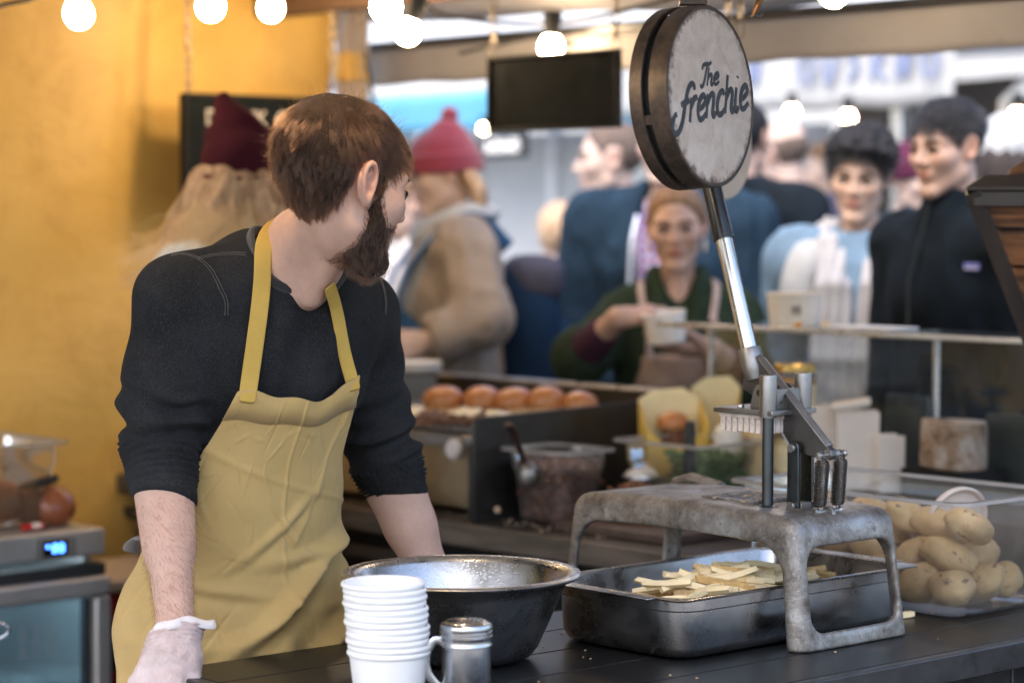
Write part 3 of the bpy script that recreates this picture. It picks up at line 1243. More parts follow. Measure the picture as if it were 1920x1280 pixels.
M_RIM = m_sheet('clear rim plastic', haze=0.6, dust=0.15, haze_c=(0.85, 0.82, 0.80), rough=0.15)
clear_tub(pbin, a, b, 0.2, M_CLEAR)
pots = []
pot_obs = []
POTM = []
for k in range(7):
    sd = Vector((random.random() * 9, random.random() * 9, random.random() * 9))
    el = random.uniform(1.15, 1.55)
    fl = random.uniform(0.82, 0.95)

    def pf(p, sd=sd, el=el, fl=fl):
        n1 = fbm(np.array([tuple(p * 1.3 + sd)]), 2)[0]
        n2 = vnoise(np.array([tuple(p * 3.1 + sd)]))[0]
        return Vector((p.x * el, p.y, p.z * fl)) * (1 + 0.11 * n1 + 0.03 * n2)
    POTM.append((MB().sphere((0, 0, 0), 0.036, 28, 18, fn=pf).mesh('potato', M_POT, 180), 0.036 * el))
Rz = Matrix.Rotation(TH + math.pi / 2, 3, 'Z')
names = ['round', 'long', 'knobbly', 'small', 'large', 'flat sided', 'pale']
# local x runs along the bin's length (towards -? v), y across
spots = [(-0.19, 0.075), (-0.115, 0.08), (-0.035, 0.07), (0.05, 0.085), (0.135, 0.075), (-0.195, -0.01), (-0.12, -0.005), (-0.04, -0.015), (0.045, 0.0), (0.13, -0.01), (0.2, 0.03), (-0.19, -0.09), (-0.105, -0.085), (-0.02, -0.09), (0.065, -0.085), (0.15, -0.09),
         (-0.155, 0.04), (-0.07, 0.035), (0.02, 0.045), (0.10, 0.03), (-0.155, -0.05), (-0.06, -0.055), (0.03, -0.04), (-0.11, 0.0), (-0.02, 0.0), (0.19, 0.07), (0.2, -0.06), (-0.2, 0.03), (0.08, -0.03), (0.16, 0.03), (0.12, 0.0), (-0.17, -0.01)]
zoff = 0
for k, (x, y) in enumerate(spots):
    me, rr = POTM[(k * 3) % 7]
    rr = 0.039
    z = 0.038
    x = x * 0.93 + random.uniform(-0.005, 0.005)
    y = y * 0.86 + random.uniform(-0.004, 0.004)
    for (q, w, e) in pots:
        d2 = (q - x) ** 2 + (w - y) ** 2
        if d2 < (1.66 * rr) ** 2:
            z = max(z, e + math.sqrt((1.66 * rr) ** 2 - d2))
    if z > 0.150:
        continue
    pots.append((x, y, z))
    o = bpy.data.objects.new('potato', me)
    link(o)
    o.location = BN + Rz @ Vector((x, y, z + 0.004))
    o.rotation_euler = (random.uniform(-0.5, 0.5), random.uniform(-0.5, 0.5), random.uniform(0, 6.28))
    o.scale = [random.uniform(0.86, 1.08)] * 3
    pot_obs.append((o, x, y, z))
ORD = ['first', 'second', 'third', 'fourth', 'fifth', 'sixth', 'seventh', 'eighth', 'ninth', 'tenth', 'eleventh', 'twelfth', 'thirteenth', 'fourteenth']
rows_ = {}
for (o, x, y, z) in pot_obs:
    rows_.setdefault(('bottom' if z < 0.06 else 'upper', 'press side' if y > 0.035 else ('middle' if y > -0.05 else 'far side')), []).append((x, o))
for (ly, rw), it in rows_.items():
    for n, (x, o) in enumerate(sorted(it, key=lambda q: q[0])):
        tag(o, 'brown potato in the clear bin, %s layer, %s row, %s from the near end' % (ly, rw, ORD[min(n, 13)]), 'potato', 'whole potatoes in the clear bin')
# white round lid standing in the bin
wl = thing('plastic_lid', 'round milky plastic lid standing on the potatoes in the bin', 'lid', at(1786, 975, 4.24))
Mt = frame_m((0, 0, 0), (0.87, 0.48, 0.0), (0.15, -0.27, 0.95), (0.456, -0.83, -0.31))
MB().lathe([(0.0, 0.0), (0.058, 0.0), (0.066, 0.002), (0.068, 0.010), (0.066, 0.014), (0.062, 0.013), (0.058, 0.006), (0.0, 0.005)], 40, M=Mt).build('shell', m_plain('milky plastic', (0.62, 0.54, 0.49), 0.45, 0, 0.06, 10), wl, smooth=50)

# ================================================================ the potato press
MC = S(0.874, -0.318, 0.9)
prs = thing('chip_press', 'cast metal lever press standing over the pan of chips', 'press', MC, TH)
HX, HY, HZ = 0.128, 0.251, 0.205
PY = 0.039


def d_rbox(P, c, h, r):
    q = np.abs(P - arr(c)) - (arr(h) - r)
    return np.linalg.norm(np.maximum(q, 0), axis=1) + np.minimum(q.max(1), 0) - r


def press_sdf(P):
    x, y, z = P[:, 0], P[:, 1] - PY, P[:, 2]
    fl = np.clip(1 - z / HZ, 0, 1)
    k = 1 + 0.11 * fl
    kx = 1 + 0.06 * fl
    zc = z - 0.010 * np.cos(np.clip(y / HY, -1, 1) * 1.5) * np.clip((z - 0.1) * 10, 0, 1)
    q = np.stack([x / kx, y / k, zc], 1)
    o_ = d_rbox(q, (0, 0, 0.05), (HX, HY, HZ - 0.05), 0.027)
    i_ = d_rbox(q, (0, 0, 0.05), (HX - 0.012, HY - 0.012, HZ - 0.05 - 0.012), 0.02)
    d = smax(o_, -i_, 0.004)
    cut1 = d_rbox(q, (0, 0, 0.04), (0.4, HY - 0.030, 0.120), 0.045)
    cut2 = d_rbox(q, (0.004, 0, 0.092), (HX - 0.026, 0.5, 0.066), 0.030)
    d = smax(d, -cut1, 0.006)
    d = smax(d, -cut2, 0.006)
    hopper = np.maximum(np.abs(x + 0.012) - 0.05, np.abs(y + 0.02) - 0.05)
    return np.maximum(d, -z)


fd = Field((-0.15, -0.26, -0.012), (0.15, 0.34, 0.235), 0.0036)
fd.a[:] = press_sdf(np.stack([x.ravel() for x in np.meshgrid(*fd.ax, indexing='ij')], 1)).reshape(fd.a.shape)
V, Q = fd.mesh(1)
t = NT('worn cast aluminium')
f1 = t.noise(14, 7, 0.72, 0.3)
f2 = t.noise(55, 6, 0.7)
c1 = t.ramp(f1, [(0.32, (0.10, 0.085, 0.07)), (0.5, (0.25, 0.235, 0.22)), (0.68, (0.42, 0.42, 0.42))])
c1 = t.mix(t.ramp(f2, [(0.54, 0.0), (0.68, 0.85)]), c1, (0.06, 0.05, 0.043))
c1 = t.mix(t.ramp(t.noise(130, 3, 0.6), [(0.66, 0.0), (0.72, 0.6)]), c1, (0.55, 0.5, 0.46))
t.set(Base_Color=c1, Metallic=t.ramp(f2, [(0.45, 0.85), (0.7, 0.15)]), Roughness=t.ramp(f1, [(0.3, 0.62), (0.7, 0.36)]))
t.bump(t.math('ADD', t.noise(120, 5, 0.7), t.math('MULTIPLY', f2, 0.8)), 0.35, 0.0022)
M_CAST = t.m
np_mesh('stand', V, Q, M_CAST, prs)
for (sx, sy) in ((-1, -1), (1, -1), (-1, 1), (1, 1)):
    MB().lathe([(0, -0.002), (0.008, -0.002), (0.008, 0.006), (0, 0.006)], 12, (sx * (HX * 1.04 - 0.012), PY + sy * (HY * 1.08 - 0.012), 0.0)).build('foot', M_BLACK, prs)
# raised lip at the far back of the top
MB().tube([(HX - 0.018, PY + HY - 0.13, 0.206), (HX - 0.018, PY + HY - 0.06, 0.216), (HX - 0.018, PY + HY - 0.02, 0.204)], 0.012, 8).build('lip', M_CAST, prs)
# cutting grid
gx, gy = -0.012, -0.02
gb = MB()
for s_ in (-1, 1):
    gb.box((gx + s_ * 0.053, gy, 0.2155), (0.008, 0.114, 0.006)).box((gx, gy + s_ * 0.053, 0.2155), (0.098, 0.008, 0.006))
gb.build('grid_frame', M_CAST, prs, bevel=0.001)
bar = MB().box((0, 0, 0), (0.0018, 0.098, 0.004)).mesh('blade', M_STEEL)
bar2 = MB().box((0, 0, 0), (0.098, 0.0018, 0.003)).mesh('blade', M_STEEL)
for k in range(9):
    o = link(bpy.data.objects.new('blade', bar), prs)
    o.location = (gx - 0.044 + k * 0.011, gy, 0.2158)
    o = link(bpy.data.objects.new('blade', bar2), prs)
    o.location = (gx, gy - 0.044 + k * 0.011, 0.2152)
# columns, sleeves, pusher
CX = (-0.057, 0.027)
CY = -0.097
M_MACH = m_steel('pitted machine steel', (0.36, 0.355, 0.35), 0.36, 0.7, 0, (0.05, 0.04, 0.035), 0)
M_ROD = m_steel('oiled dark rod', (0.10, 0.115, 0.125), 0.3, 0.3, 0, (0.05, 0.05, 0.05), 0)
for x in CX:
    MB().lathe([(0, 0.205), (0.0093, 0.205), (0.0093, 0.405), (0, 0.405)], 24, (x, CY, 0)).build('guide_rod', M_ROD, prs)
    MB().lathe([(0, 0.206), (0.019, 0.206), (0.019, 0.2115), (0.013, 0.214), (0, 0.214)], 24, (x, CY, 0)).build('rod_foot', M_ROD, prs)
for x in CX:
    MB().lathe([(0.0096, 0.354), (0.0135, 0.354), (0.0142, 0.357), (0.0142, 0.419), (0.0135, 0.4215), (0.0105, 0.4215), (0.0096, 0.4205)], 28, (x, CY, 0)).build('sleeve', M_MACH, prs, smooth=40)
MB().box((-0.0145, CY + 0.045, 0.3615), (0.108, 0.128, 0.0085)).build('pusher_plate', M_MACH, prs, bevel=0.0015)
MB().box((-0.0145, CY, 0.382), (0.062, 0.012, 0.034)).build('cross_web', M_MACH, prs, bevel=0.002)
tooth = MB().box((0, 0, 0), (0.0098, 0.0098, 0.022)).mesh('tooth', m_plain('stained nylon', (0.66, 0.58, 0.53), 0.5, 0, 0.25, 70, 0.2))
MB().box((-0.0145, CY + 0.05, 0.3535), (0.096, 0.104, 0.007)).build('tooth_base', m_plain('nylon base', (0.6, 0.53, 0.48), 0.5, 0, 0.3, 60), prs, bevel=0.001)
for i in range(8):
    for j in range(8):
        o = link(bpy.data.objects.new('tooth', tooth), prs)
        o.location = (-0.0145 - 0.0413 + i * 0.0118, CY + 0.05 - 0.0448 + j * 0.0128, 0.340 - 0.0006 * ((i * 7 + j * 3) % 4))
for s_ in (-0.046, 0.018):
    p = [(0.03 * math.cos(a_), 0.03 * math.sin(a_)) for a_ in (0, 0)]
    ear = [(-0.026, 0), (0.024, 0), (0.018, 0.026), (0.010, 0.038), (-0.002, 0.040), (-0.012, 0.034)]
    MB().prism(ear, -0.004, 0.004, frame_m((s_, CY + 0.022, 0.366), (0, 1, 0), (0, 0, 1), (1, 0, 0))).build('bracket_ear', M_MACH, prs, bevel=0.0012)
    MB().lathe([(0, -0.007), (0.0055, -0.007), (0.0055, 0.007), (0, 0.007)], 12, M=frame_m((s_, CY + 0.024, 0.392), (0, 1, 0), (0, 0, 1), (1, 0, 0))).build('pin', M_ROD, prs)
for (x, y) in ((-0.045, 0.005), (0.018, 0.005)):
    MB().lathe([(0, 0), (0.006, 0), (0.006, 0.003), (0.005, 0.0045), (0.0, 0.0052)], 6, (x, CY + 0.045 + y + 0.02, 0.3658)).build('bolt', M_STEEL, prs, bevel=0.0006)
# lever arm in the plane x = AX; y,z from the photograph
AX = -0.014
def yz(v, z):
    return (v + 0.318, z - 0.9)
arm = [yz(*p) for p in ((-0.335, 1.352), (-0.352, 1.350), (-0.368, 1.338), (-0.505, 1.213), (-0.515, 1.206), (-0.518, 1.197), (-0.512, 1.190), (-0.498, 1.190), (-0.455, 1.196), (-0.43, 1.206), (-0.412, 1.228), (-0.394, 1.252), (-0.372, 1.272), (-0.345, 1.288), (-0.325, 1.297))]
MB().prism(arm, -0.0065, 0.0065, frame_m((AX, 0, 0), (0, 1, 0), (0, 0, 1), (1, 0, 0))).build('lever_arm', m_steel('dark lever iron', (0.15, 0.145, 0.14), 0.42, 0.6, 0, (0.06, 0.05, 0.045), 0), prs, bevel=0.0015)
top_e = [yz(-0.368, 1.3385), yz(-0.505, 1.2135)]
pts = [(AX, p[0], p[1]) for p in (yz(-0.345, 1.3515), yz(-0.362, 1.3445), yz(-0.44, 1.274), yz(-0.508, 1.212))]
MB().tube(pts, [0.0105, 0.0105, 0.0105, 0.010], 4, flat=0.45).build('arm_flange', M_MACH, prs, bevel=0.001)
pts = [(AX, p[0], p[1]) for p in catmull([yz(-0.325, 1.297), yz(-0.345, 1.288), yz(-0.372, 1.272), yz(-0.394, 1.252), yz(-0.412, 1.228), yz(-0.43, 1.206)], 4)]
MB().tube(pts, 0.009, 6, flat=0.4).build('arm_flange', M_MACH, prs)
sock0 = Vector((AX, *yz(-0.352, 1.298)))
hd0 = Vector((AX, *yz(-0.341, 1.338)))
hd1 = Vector((AX, *yz(-0.218, 1.720)))
ax_ = (hd1 - hd0).normalized()
MH = frame_m(hd0, ax_.cross(Vector((1, 0, 0))).normalized(), Vector((1, 0, 0)), ax_)
MB().lathe([(0, -0.030), (0.014, -0.030), (0.0175, -0.018), (0.0195, -0.010), (0.0195, 0.020), (0.0185, 0.0225), (0.0155, 0.0225), (0, 0.0225)], 32, M=MH).build('socket', M_MACH, prs, smooth=35)
HL = (hd1 - hd0).length
M_CHROME = m_steel('worn chrome', (0.72, 0.70, 0.67), 0.14, 0.9, 0, (0.12, 0.075, 0.04), 0)
MB().lathe([(0, 0.01), (0.0138, 0.01), (0.0138, HL - 0.05), (0, HL - 0.05)], 32, M=MH).build('handle_tube', M_CHROME, prs, smooth=40)
gz = 0.209
MB().lathe([(0.0139, gz), (0.0172, gz), (0.0176, gz + 0.003), (0.0163, gz + 0.05), (0.0168, gz + 0.12), (0.0180, HL - 0.01), (0.016, HL), (0.009, HL + 0.006), (0, HL + 0.007)], 32, M=MH).build('grip', m_plain('black bakelite', (0.008, 0.0085, 0.009), 0.22, 0, 0.2, 30, 0.1), prs, smooth=40)
# fulcrum links, springs
link_poly = []
for k in range(13):
    a_ = math.pi * k / 12
    link_poly.append((0.0115 * math.cos(a_), 0.093 + 0.0115 * math.sin(a_)))
for k in range(13):
    a_ = math.pi + math.pi * k / 12
    link_poly.append((0.0125 * math.cos(a_), 0.0125 * math.sin(a_)))
for x in (AX - 0.0165, AX + 0.0165):
    MB().prism(link_poly, -0.003, 0.003, frame_m((x, yz(-0.447, 0)[0], 0.2125), (0, 1, 0), (0, 0, 1), (1, 0, 0))).build('link', M_ROD, prs, bevel=0.001)
for zz in (0.2125, 0.3055):
    MB().lathe([(0, -0.026), (0.0065, -0.026), (0.0075, -0.0245), (0.0075, -0.0205), (0.004, -0.020), (0.004, 0.020), (0.0075, 0.0205), (0.0075, 0.0245), (0.0065, 0.026), (0, 0.026)], 14, M=frame_m((AX, yz(-0.447, 0)[0], zz), (0, 1, 0), (0, 0, 1), (1, 0, 0))).build('bolt', M_MACH, prs)
MB().box((AX, yz(-0.447, 0)[0], 0.209), (0.026, 0.026, 0.02)).build('lug', M_CAST, prs, bevel=0.003)
ys = yz(-0.508, 0)[0]
XROD = frame_m((AX + 0.004, ys, 0.2985), (0, 1, 0), (0, 0, 1), (1, 0, 0))
MB().lathe([(0, -0.034), (0.0055, -0.033), (0.006, -0.029), (0.0035, -0.027), (0.0035, -0.011), (0.0085, -0.011), (0.0085, 0.011), (0.0035, 0.011), (0.0035, 0.027), (0.006, 0.029), (0.0055, 0.033), (0, 0.034)], 16, M=XROD).build('spring_rod', M_MACH, prs)
XR2 = frame_m((AX + 0.004, ys + 0.006, 0.2075), (0, 1, 0), (0, 0, 1), (1, 0, 0))
MB().lathe([(0, -0.032), (0.0065, -0.031), (0.0068, -0.026), (0.0038, -0.024), (0.0038, 0.024), (0.0068, 0.026), (0.0065, 0.031), (0, 0.032)], 16, M=XR2).build('spring_rod', M_MACH, prs)
MB().prism([(-0.02, -0.035), (0.012, -0.02), (0.008, 0.006), (-0.004, 0.009), (-0.012, 0.002)], -0.004, 0.004, frame_m((AX + 0.004, ys + 0.006, 0.2075), (0, 1, 0), (0, 0, 1), (1, 0, 0))).build('fin', M_CAST, prs, bevel=0.001)
for x in (AX - 0.018, AX + 0.026):
    sp = []
    n = 21
    for k in range(n * 14 + 1):
        f_ = k / (n * 14)
        rr = 0.0108 * (1 - 0.45 * max(0, (abs(f_ - 0.5) - 0.40) / 0.1) ** 2)
        a_ = 2 * math.pi * k / 14
        sp.append((x + rr * math.cos(a_), ys + 0.006 * (1 - f_) + rr * math.sin(a_), 0.2155 + 0.076 * f_))
    MB().tube(sp, 0.00155, 5).build('spring', m_steel('oily spring wire', (0.22, 0.215, 0.21), 0.3, 0.4, 0, (0.05, 0.04, 0.035), 0), prs)
    MB().tube([(x, ys, 0.29), (x, ys - 0.002, 0.296), (x, ys - 0.005, 0.302), (x, ys + 0.003, 0.304)], 0.0016, 6).build('spring_hook', M_MACH, prs)
    MB().tube([(x, ys + 0.006, 0.2165), (x, ys + 0.006, 0.211), (x, ys + 0.001, 0.204), (x, ys + 0.009, 0.203)], 0.0016, 6).build('spring_hook', M_MACH, prs)
# scraps of peel on the press and the table
mb = MB()
for k in range(70):
    if k < 34:
        x, y = random.uniform(-0.08, 0.06), random.uniform(-0.10, 0.05)
        z = 0.2165
        p = MC + Matrix.Rotation(TH, 3, 'Z') @ Vector((x, y, z))
        r_ = random.uniform(0.001, 0.0042)
    else:
        p = S(random.uniform(0.1, 1.2), random.uniform(-0.68, -0.05), 0.9012)
        r_ = random.uniform(0.0008, 0.0022)
    n = random.randint(4, 6)
    a0 = random.random() * 6
    lo = [(p.x + r_ * random.uniform(0.6, 1.6) * math.cos(a0 + 6.283 * i / n), p.y + r_ * random.uniform(0.5, 1.0) * math.sin(a0 + 6.283 * i / n), p.z + random.uniform(0, 0.0012)) for i in range(n)]
    mb.loft([lo, [(q[0], q[1], q[2] + 0.0012) for q in lo]])
tag(mb.build('potato_scraps', m_plain('potato scraps', (0.52, 0.36, 0.2), 0.6, 0, 0.4, 200), smooth=None), 'scraps of potato peel on the press and table', kind='stuff')

# ================================================================ round sign
SG = at(1311, 183, 3.60)
nrm = Vector((0.835, -0.545, 0.055)).normalized()
side = Vector((0, 0, 1)).cross(nrm).normalized()       # runs left to right on the face
upv = nrm.cross(side).normalized()
sgn = thing('round_sign', 'round drum sign reading The Frenchie above the press handle', 'sign', SG)
MS = frame_m((0, 0, 0), side, upv, nrm)
RS = 0.1345
t = NT('dark sign metal')
fz = t.noise(30, 5, 0.7)
t.set(Base_Color=t.ramp(fz, [(0.35, (0.035, 0.028, 0.024)), (0.75, (0.12, 0.085, 0.06))]), Metallic=0.5, Roughness=0.42)
t.bump(t.noise(90, 4), 0.2, 0.002)
M_HOOP = t.m
MB().ring([(RS, -0.009), (RS, 0.020), (RS - 0.002, 0.0215), (RS - 0.006, 0.0205), (RS - 0.006, -0.009)], 96, M=MS).build('front_hoop', M_HOOP, sgn, smooth=40)
MB().ring([(RS, -0.042), (RS + 0.001, -0.041), (RS + 0.001, -0.022), (RS, -0.021), (RS - 0.006, -0.021), (RS - 0.006, -0.042)], 96, M=MS).build('back_hoop', M_HOOP, sgn, smooth=40)
MB().lathe([(0, -0.039), (RS - 0.010, -0.039), (RS - 0.010, 0.012), (0, 0.012)], 64, M=MS).build('drum', M_BLACK, sgn, smooth=40)
for a_ in (R(196), R(80), R(330)):
    MB().box((0, 0, 0), (0.014, 0.006, 0.016), M=MS @ Matrix.Rotation(a_, 4, 'Z') @ Matrix.Translation((RS - 0.004, 0, -0.015)) @ Matrix.Rotation(math.pi / 2, 4, 'Z')).build('bridge', M_HOOP, sgn)
t = NT('stained sign face')
tc = t.coord()
ln = t.n('ShaderNodeVectorMath', operation='LENGTH')
t.l(tc, ln.inputs[0])
rad = t.math('DIVIDE', ln.outputs['Value'], RS)
f1 = t.noise(18, 7, 0.7, 0.5)
f2 = t.noise(70, 5, 0.7)
base = t.ramp(f1, [(0.3, (0.40, 0.31, 0.245)), (0.52, (0.56, 0.47, 0.40)), (0.7, (0.64, 0.56, 0.49))])
spots_ = t.ramp(f2, [(0.66, 0.0), (0.76, 0.7)])
base = t.mix(spots_, base, (0.25, 0.14, 0.08))
edge = t.math('ADD', rad, t.math('MULTIPLY', t.math('SUBTRACT', f2, 0.5), 0.35))
em = t.ramp(edge, [(0.90, 0.0), (0.985, 0.9)])
base = t.mix(em, base, (0.10, 0.06, 0.04))
t.set(Base_Color=base, Roughness=0.6)
t.bump(f2, 0.15, 0.001)
MB().lathe([(0, 0.016), (RS - 0.0062, 0.016), (RS - 0.0062, 0.0202), (RS - 0.009, 0.0212), (0, 0.0212)], 96, M=MS).build('face', t.m, sgn, smooth=40)
# lettering strokes: (x, y) in x-heights
GL = {
    'r': ([[(0, 1.0), (0, 0)], [(0.0, 0.55), (0.18, 0.92), (0.42, 0.98)]], 0.52),
    'e': ([[(-0.05, 0.42), (0.3, 0.5), (0.52, 0.72), (0.38, 0.98), (0.12, 0.86), (0.02, 0.45), (0.15, 0.06), (0.4, 0.02), (0.66, 0.22)]], 0.68),
    'n': ([[(0, 1.0), (0, 0)], [(0, 0.55), (0.2, 0.92), (0.42, 0.92), (0.46, 0.6), (0.44, 0.15), (0.56, 0.0), (0.7, 0.15)]], 0.74),
    'c': ([[(0.5, 0.8), (0.36, 0.98), (0.12, 0.86), (0.02, 0.45), (0.14, 0.06), (0.4, 0.02), (0.62, 0.2)]], 0.66),
    'h': ([[(0, 1.62), (0, 0)], [(0, 0.55), (0.2, 0.92), (0.42, 0.92), (0.46, 0.6), (0.44, 0.15), (0.56, 0.0), (0.7, 0.15)]], 0.74),
    'i': ([[(0, 1.0), (0, 0.2), (0.12, 0.0), (0.3, 0.12)], [(0.04, 1.40), (0.05, 1.47)]], 0.36),
    'F': ([[(1.02, 1.30), (0.98, 1.50), (0.76, 1.58), (0.55, 1.35), (0.42, 0.75), (0.32, 0.1), (0.12, -0.28), (-0.15, -0.32), (-0.36, -0.05), (-0.28, 0.38), (-0.12, 0.46)], [(0.12, 0.80), (0.42, 0.86), (0.72, 0.92)]], 0.86),
    'T': ([[(0.0, 1.5), (0.05, 1.85), (0.4, 1.95), (0.75, 1.9), (1.0, 2.05)], [(0.55, 1.9), (0.45, 0.9), (0.3, 0.15), (0.08, 0.0), (-0.02, 0.25)]], 0.78),
}


def write(word, x0, y0, xh, xw, rise, w, slant=0.2):
    x = x0
    for ch in word:
        mb = MB()
        strokes, adv = GL[ch]
        for st_ in strokes:
            P = catmull(st_, 6) if len(st_) > 2 else [np.array(p) for p in st_]
            pts = []
            for p in P:
                lx = x + (p[0] + slant * p[1]) * xw
                ly = y0 + p[1] * xh + (lx - x0) * rise
                pts.append((lx, ly, 0.0214))
            n = len(pts)
            mb.tube(pts, [w * (0.85 + 0.25 * math.sin(math.pi * i / max(1, n - 1))) for i in range(n)], 8, M=MS, flat=0.12, up=(0, 0, 1))
        mb.build('letter', M_INK, sgn)
        x += adv * xw


M_INK = m_plain('blue black sign paint', (0.022, 0.026, 0.034), 0.55, 0, 0.5, 60)
write('Frenchie', -0.107, -0.046, 0.0345, 0.0422, 0.150, 0.0047, 0.20)
write('The', -0.034, 0.012, 0.0165, 0.0265, 0.13, 0.0030, 0.20)
top = MS @ Vector((0, RS, -0.004))
MB().tube([top, top + Vector((0.002, 0, 0.018)), top + Vector((-0.004, 0, 0.03)), top + Vector((0.0, 0, 0.06)), top + Vector((0.0, 0, 0.35))], 0.004, 8).build('hanger', M_IRON, sgn)
MB().box(top + Vector((0, 0, 0.006)), (0.04, 0.03, 0.008)).build('bracket', M_HOOP, sgn, bevel=0.001)
MB().tube([top + Vector((0.018 * math.cos(a_ * 0.7), 0.006 * math.sin(a_), 0.010 + 0.004 * math.sin(a_ * 1.3))) for a_ in np.linspace(0, 14, 60)], 0.0012, 5).build('twine', m_plain('twine', (0.4, 0.3, 0.18), 0.9), sgn)
MB().tube([top + Vector((0, 0, 0.33)), top + Vector((-0.6, 0.4, 0.34)), top + Vector((0.6, -0.4, 0.34))], 0.008, 6).build('rail', M_IRON, sgn)

# second blank disc hanging behind
BD = at(1352, 262, 4.55)
bdisc = thing('blank_disc', 'pale blank round sign hanging behind the lettered drum', 'sign', BD)
MB().lathe([(0, -0.006), (0.112, -0.006), (0.112, 0.006), (0, 0.006)], 64, M=frame_m((0, 0, 0), side, upv, nrm)).build('face', m_plain('pale board', (0.62, 0.52, 0.43), 0.6, 0, 0.12, 14), bdisc, bevel=0.002)


# ================================================================ chains and hanging boards
def chain_mesh(wire, length, width):
    mb = MB()
    P = []
    for k in range(20):
        a_ = 2 * math.pi * k / 20
        c, s_ = math.cos(a_), math.sin(a_)
        P.append((width * c, 0, (length - width) * (1 if s_ > 0 else -1) * (1 if abs(s_) > 0.01 else 0) + width * s_))
    mb.tube(P, wire, 6, closed=True, up=(0, 1, 0))
    return mb.mesh('chain_link', M_CHAIN, 180)


LINKM = chain_mesh(0.0026, 0.018, 0.0085)


def chain(parent, p0, p1, base):
    p0, p1 = Vector(p0), Vector(p1)
    L = (p1 - p0).length
    n = max(1, int(L / 0.029))
    for k in range(n):
        o = link(bpy.data.objects.new('chain_link', LINKM), parent)
        o.location = p0.lerp(p1, (k + 0.5) / n) - Vector(base)
        o.rotation_euler = (0, 0, (k % 2) * math.pi / 2 + 0.4)


def text_mesh(txt, size, m, parent, name, M, extrude=0.001):
    cu = bpy.data.curves.new(name, 'FONT')
    cu.body = txt
    cu.size = size
    cu.resolution_u = 3
    cu.extrude = extrude
    cu.offset = size * 0.012
    tmp = bpy.data.objects.new('tmp', cu)
    COL.objects.link(tmp)
    me = bpy.data.meshes.new_from_object(tmp.evaluated_get(bpy.context.evaluated_depsgraph_get()))
    bpy.data.objects.remove(tmp)
    bpy.data.curves.remove(cu)
    me.transform(M)
    me.name = name
    me.materials.clear()
    me.materials.append(m)
    o = bpy.data.objects.new(name, me)
    link(o, parent)
    return o


M_BOARD = m_plain('blackboard paint', (0.008, 0.011, 0.012), 0.7, 0, 0.35, 8, Specular_IOR_Level=0.1)
M_BFRAME = m_plain('black frame edge', (0.016, 0.016, 0.016), 0.6, 0, 0.5, 30, Specular_IOR_Level=0.2)
DS = S(1.835, 2.27, 1.745)
ds = thing('drinks_sign', 'black chained sign with white capitals against the yellow tarp', 'sign', DS, TH)
MB().box((0, 0, 0), (0.60, 0.018, 0.28)).build('board', M_BOARD, ds, bevel=0.002)
MB().box((-0.3045, 0, 0), (0.009, 0.03, 0.296)).build('frame_bar', M_BFRAME, ds, bevel=0.002)
MB().box((0.3045, 0, 0), (0.009, 0.03, 0.296)).build('frame_bar', M_BFRAME, ds, bevel=0.002)
MB().box((0, 0, 0.1445), (0.60, 0.03, 0.009)).build('frame_bar', M_BFRAME, ds, bevel=0.002)
MB().box((0, 0, -0.1445), (0.60, 0.03, 0.009)).build('frame_bar', M_BFRAME, ds, bevel=0.002)
MT = frame_m((-0.244, -0.0115, 0.066), (1, 0, 0), (0, 0, 1), (0, -1, 0))
M_WLET = m_plain('worn white letters', (0.62, 0.56, 0.50), 0.7, 0, 0.25, 60)
for row, x0_, z0_ in (('DRINK CON', -0.244, 0.066), ('OG', 0.005, 0.006)):
    x_ = x0_
    for ch in row:
        if ch != ' ':
            text_mesh(ch, 0.060, M_WLET, ds, 'letter', frame_m((x_, -0.0115, z0_), (1, 0, 0), (0, 0, 1), (0, -1, 0)))
        x_ += 0.022 if ch in 'I ' else 0.046
Rt = Matrix.Rotation(TH, 3, 'Z')
for x in (-0.29, 0.29):
    a_ = Vector((x, 0, 0.145))
    b_ = Vector((x, 0, 0.62))
    chain(ds, a_, b_, (0, 0, 0))
# loose second chain near the post
lc = thing('loose_chain', 'second rusty chain hanging loose beside the sign chain', 'chain', at(624, 120, 6.5))
chain(lc, at(624, 120, 6.5), at(624, -60, 6.5), at(624, 120, 6.5))

HB = S(1.98, 0.0, 0)
pl, pr = at(919, 175, 6.02), at(1162, 169, 5.70)
ctr_b = (pl + pr) / 2
ang = math.atan2(pr.y - pl.y, pr.x - pl.x)
hb = thing('hanging_board', 'blank black board hung on chains over the griddle', 'board', ctr_b, ang)
wd = (pr - pl).length
hgt = 0.183
MB().box((0, 0, 0), (wd - 0.016, 0.014, hgt - 0.016)).build('board', M_BOARD, hb, bevel=0.002)
for (c, d) in (((0, -0.002, hgt / 2 - 0.004), (wd, 0.024, 0.009)), ((0, -0.002, -hgt / 2 + 0.004), (wd, 0.024, 0.009)), ((-wd / 2 + 0.0045, -0.002, 0), (0.009, 0.022, hgt - 0.018)), ((wd / 2 - 0.0045, -0.002, 0), (0.009, 0.022, hgt - 0.018))):
    MB().box(c, d).build('frame_bar', M_BFRAME, hb, bevel=0.002)
for x in (-wd / 2 + 0.012, wd / 2 - 0.012):
    chain(hb, (x, 0, hgt / 2), (x, 0, hgt / 2 + 0.30), (0, 0, 0))
# chains right of the drum
lc2 = thing('loose_chain', 'pair of thin chains hanging behind the top of the drum sign', 'chain', at(1375, 60, 4.9))
chain(lc2, at(1366, 62, 4.9), at(1362, -60, 4.9), at(1375, 60, 4.9))
chain(lc2, at(1388, 70, 4.9), at(1388, -60, 4.9), at(1375, 60, 4.9))
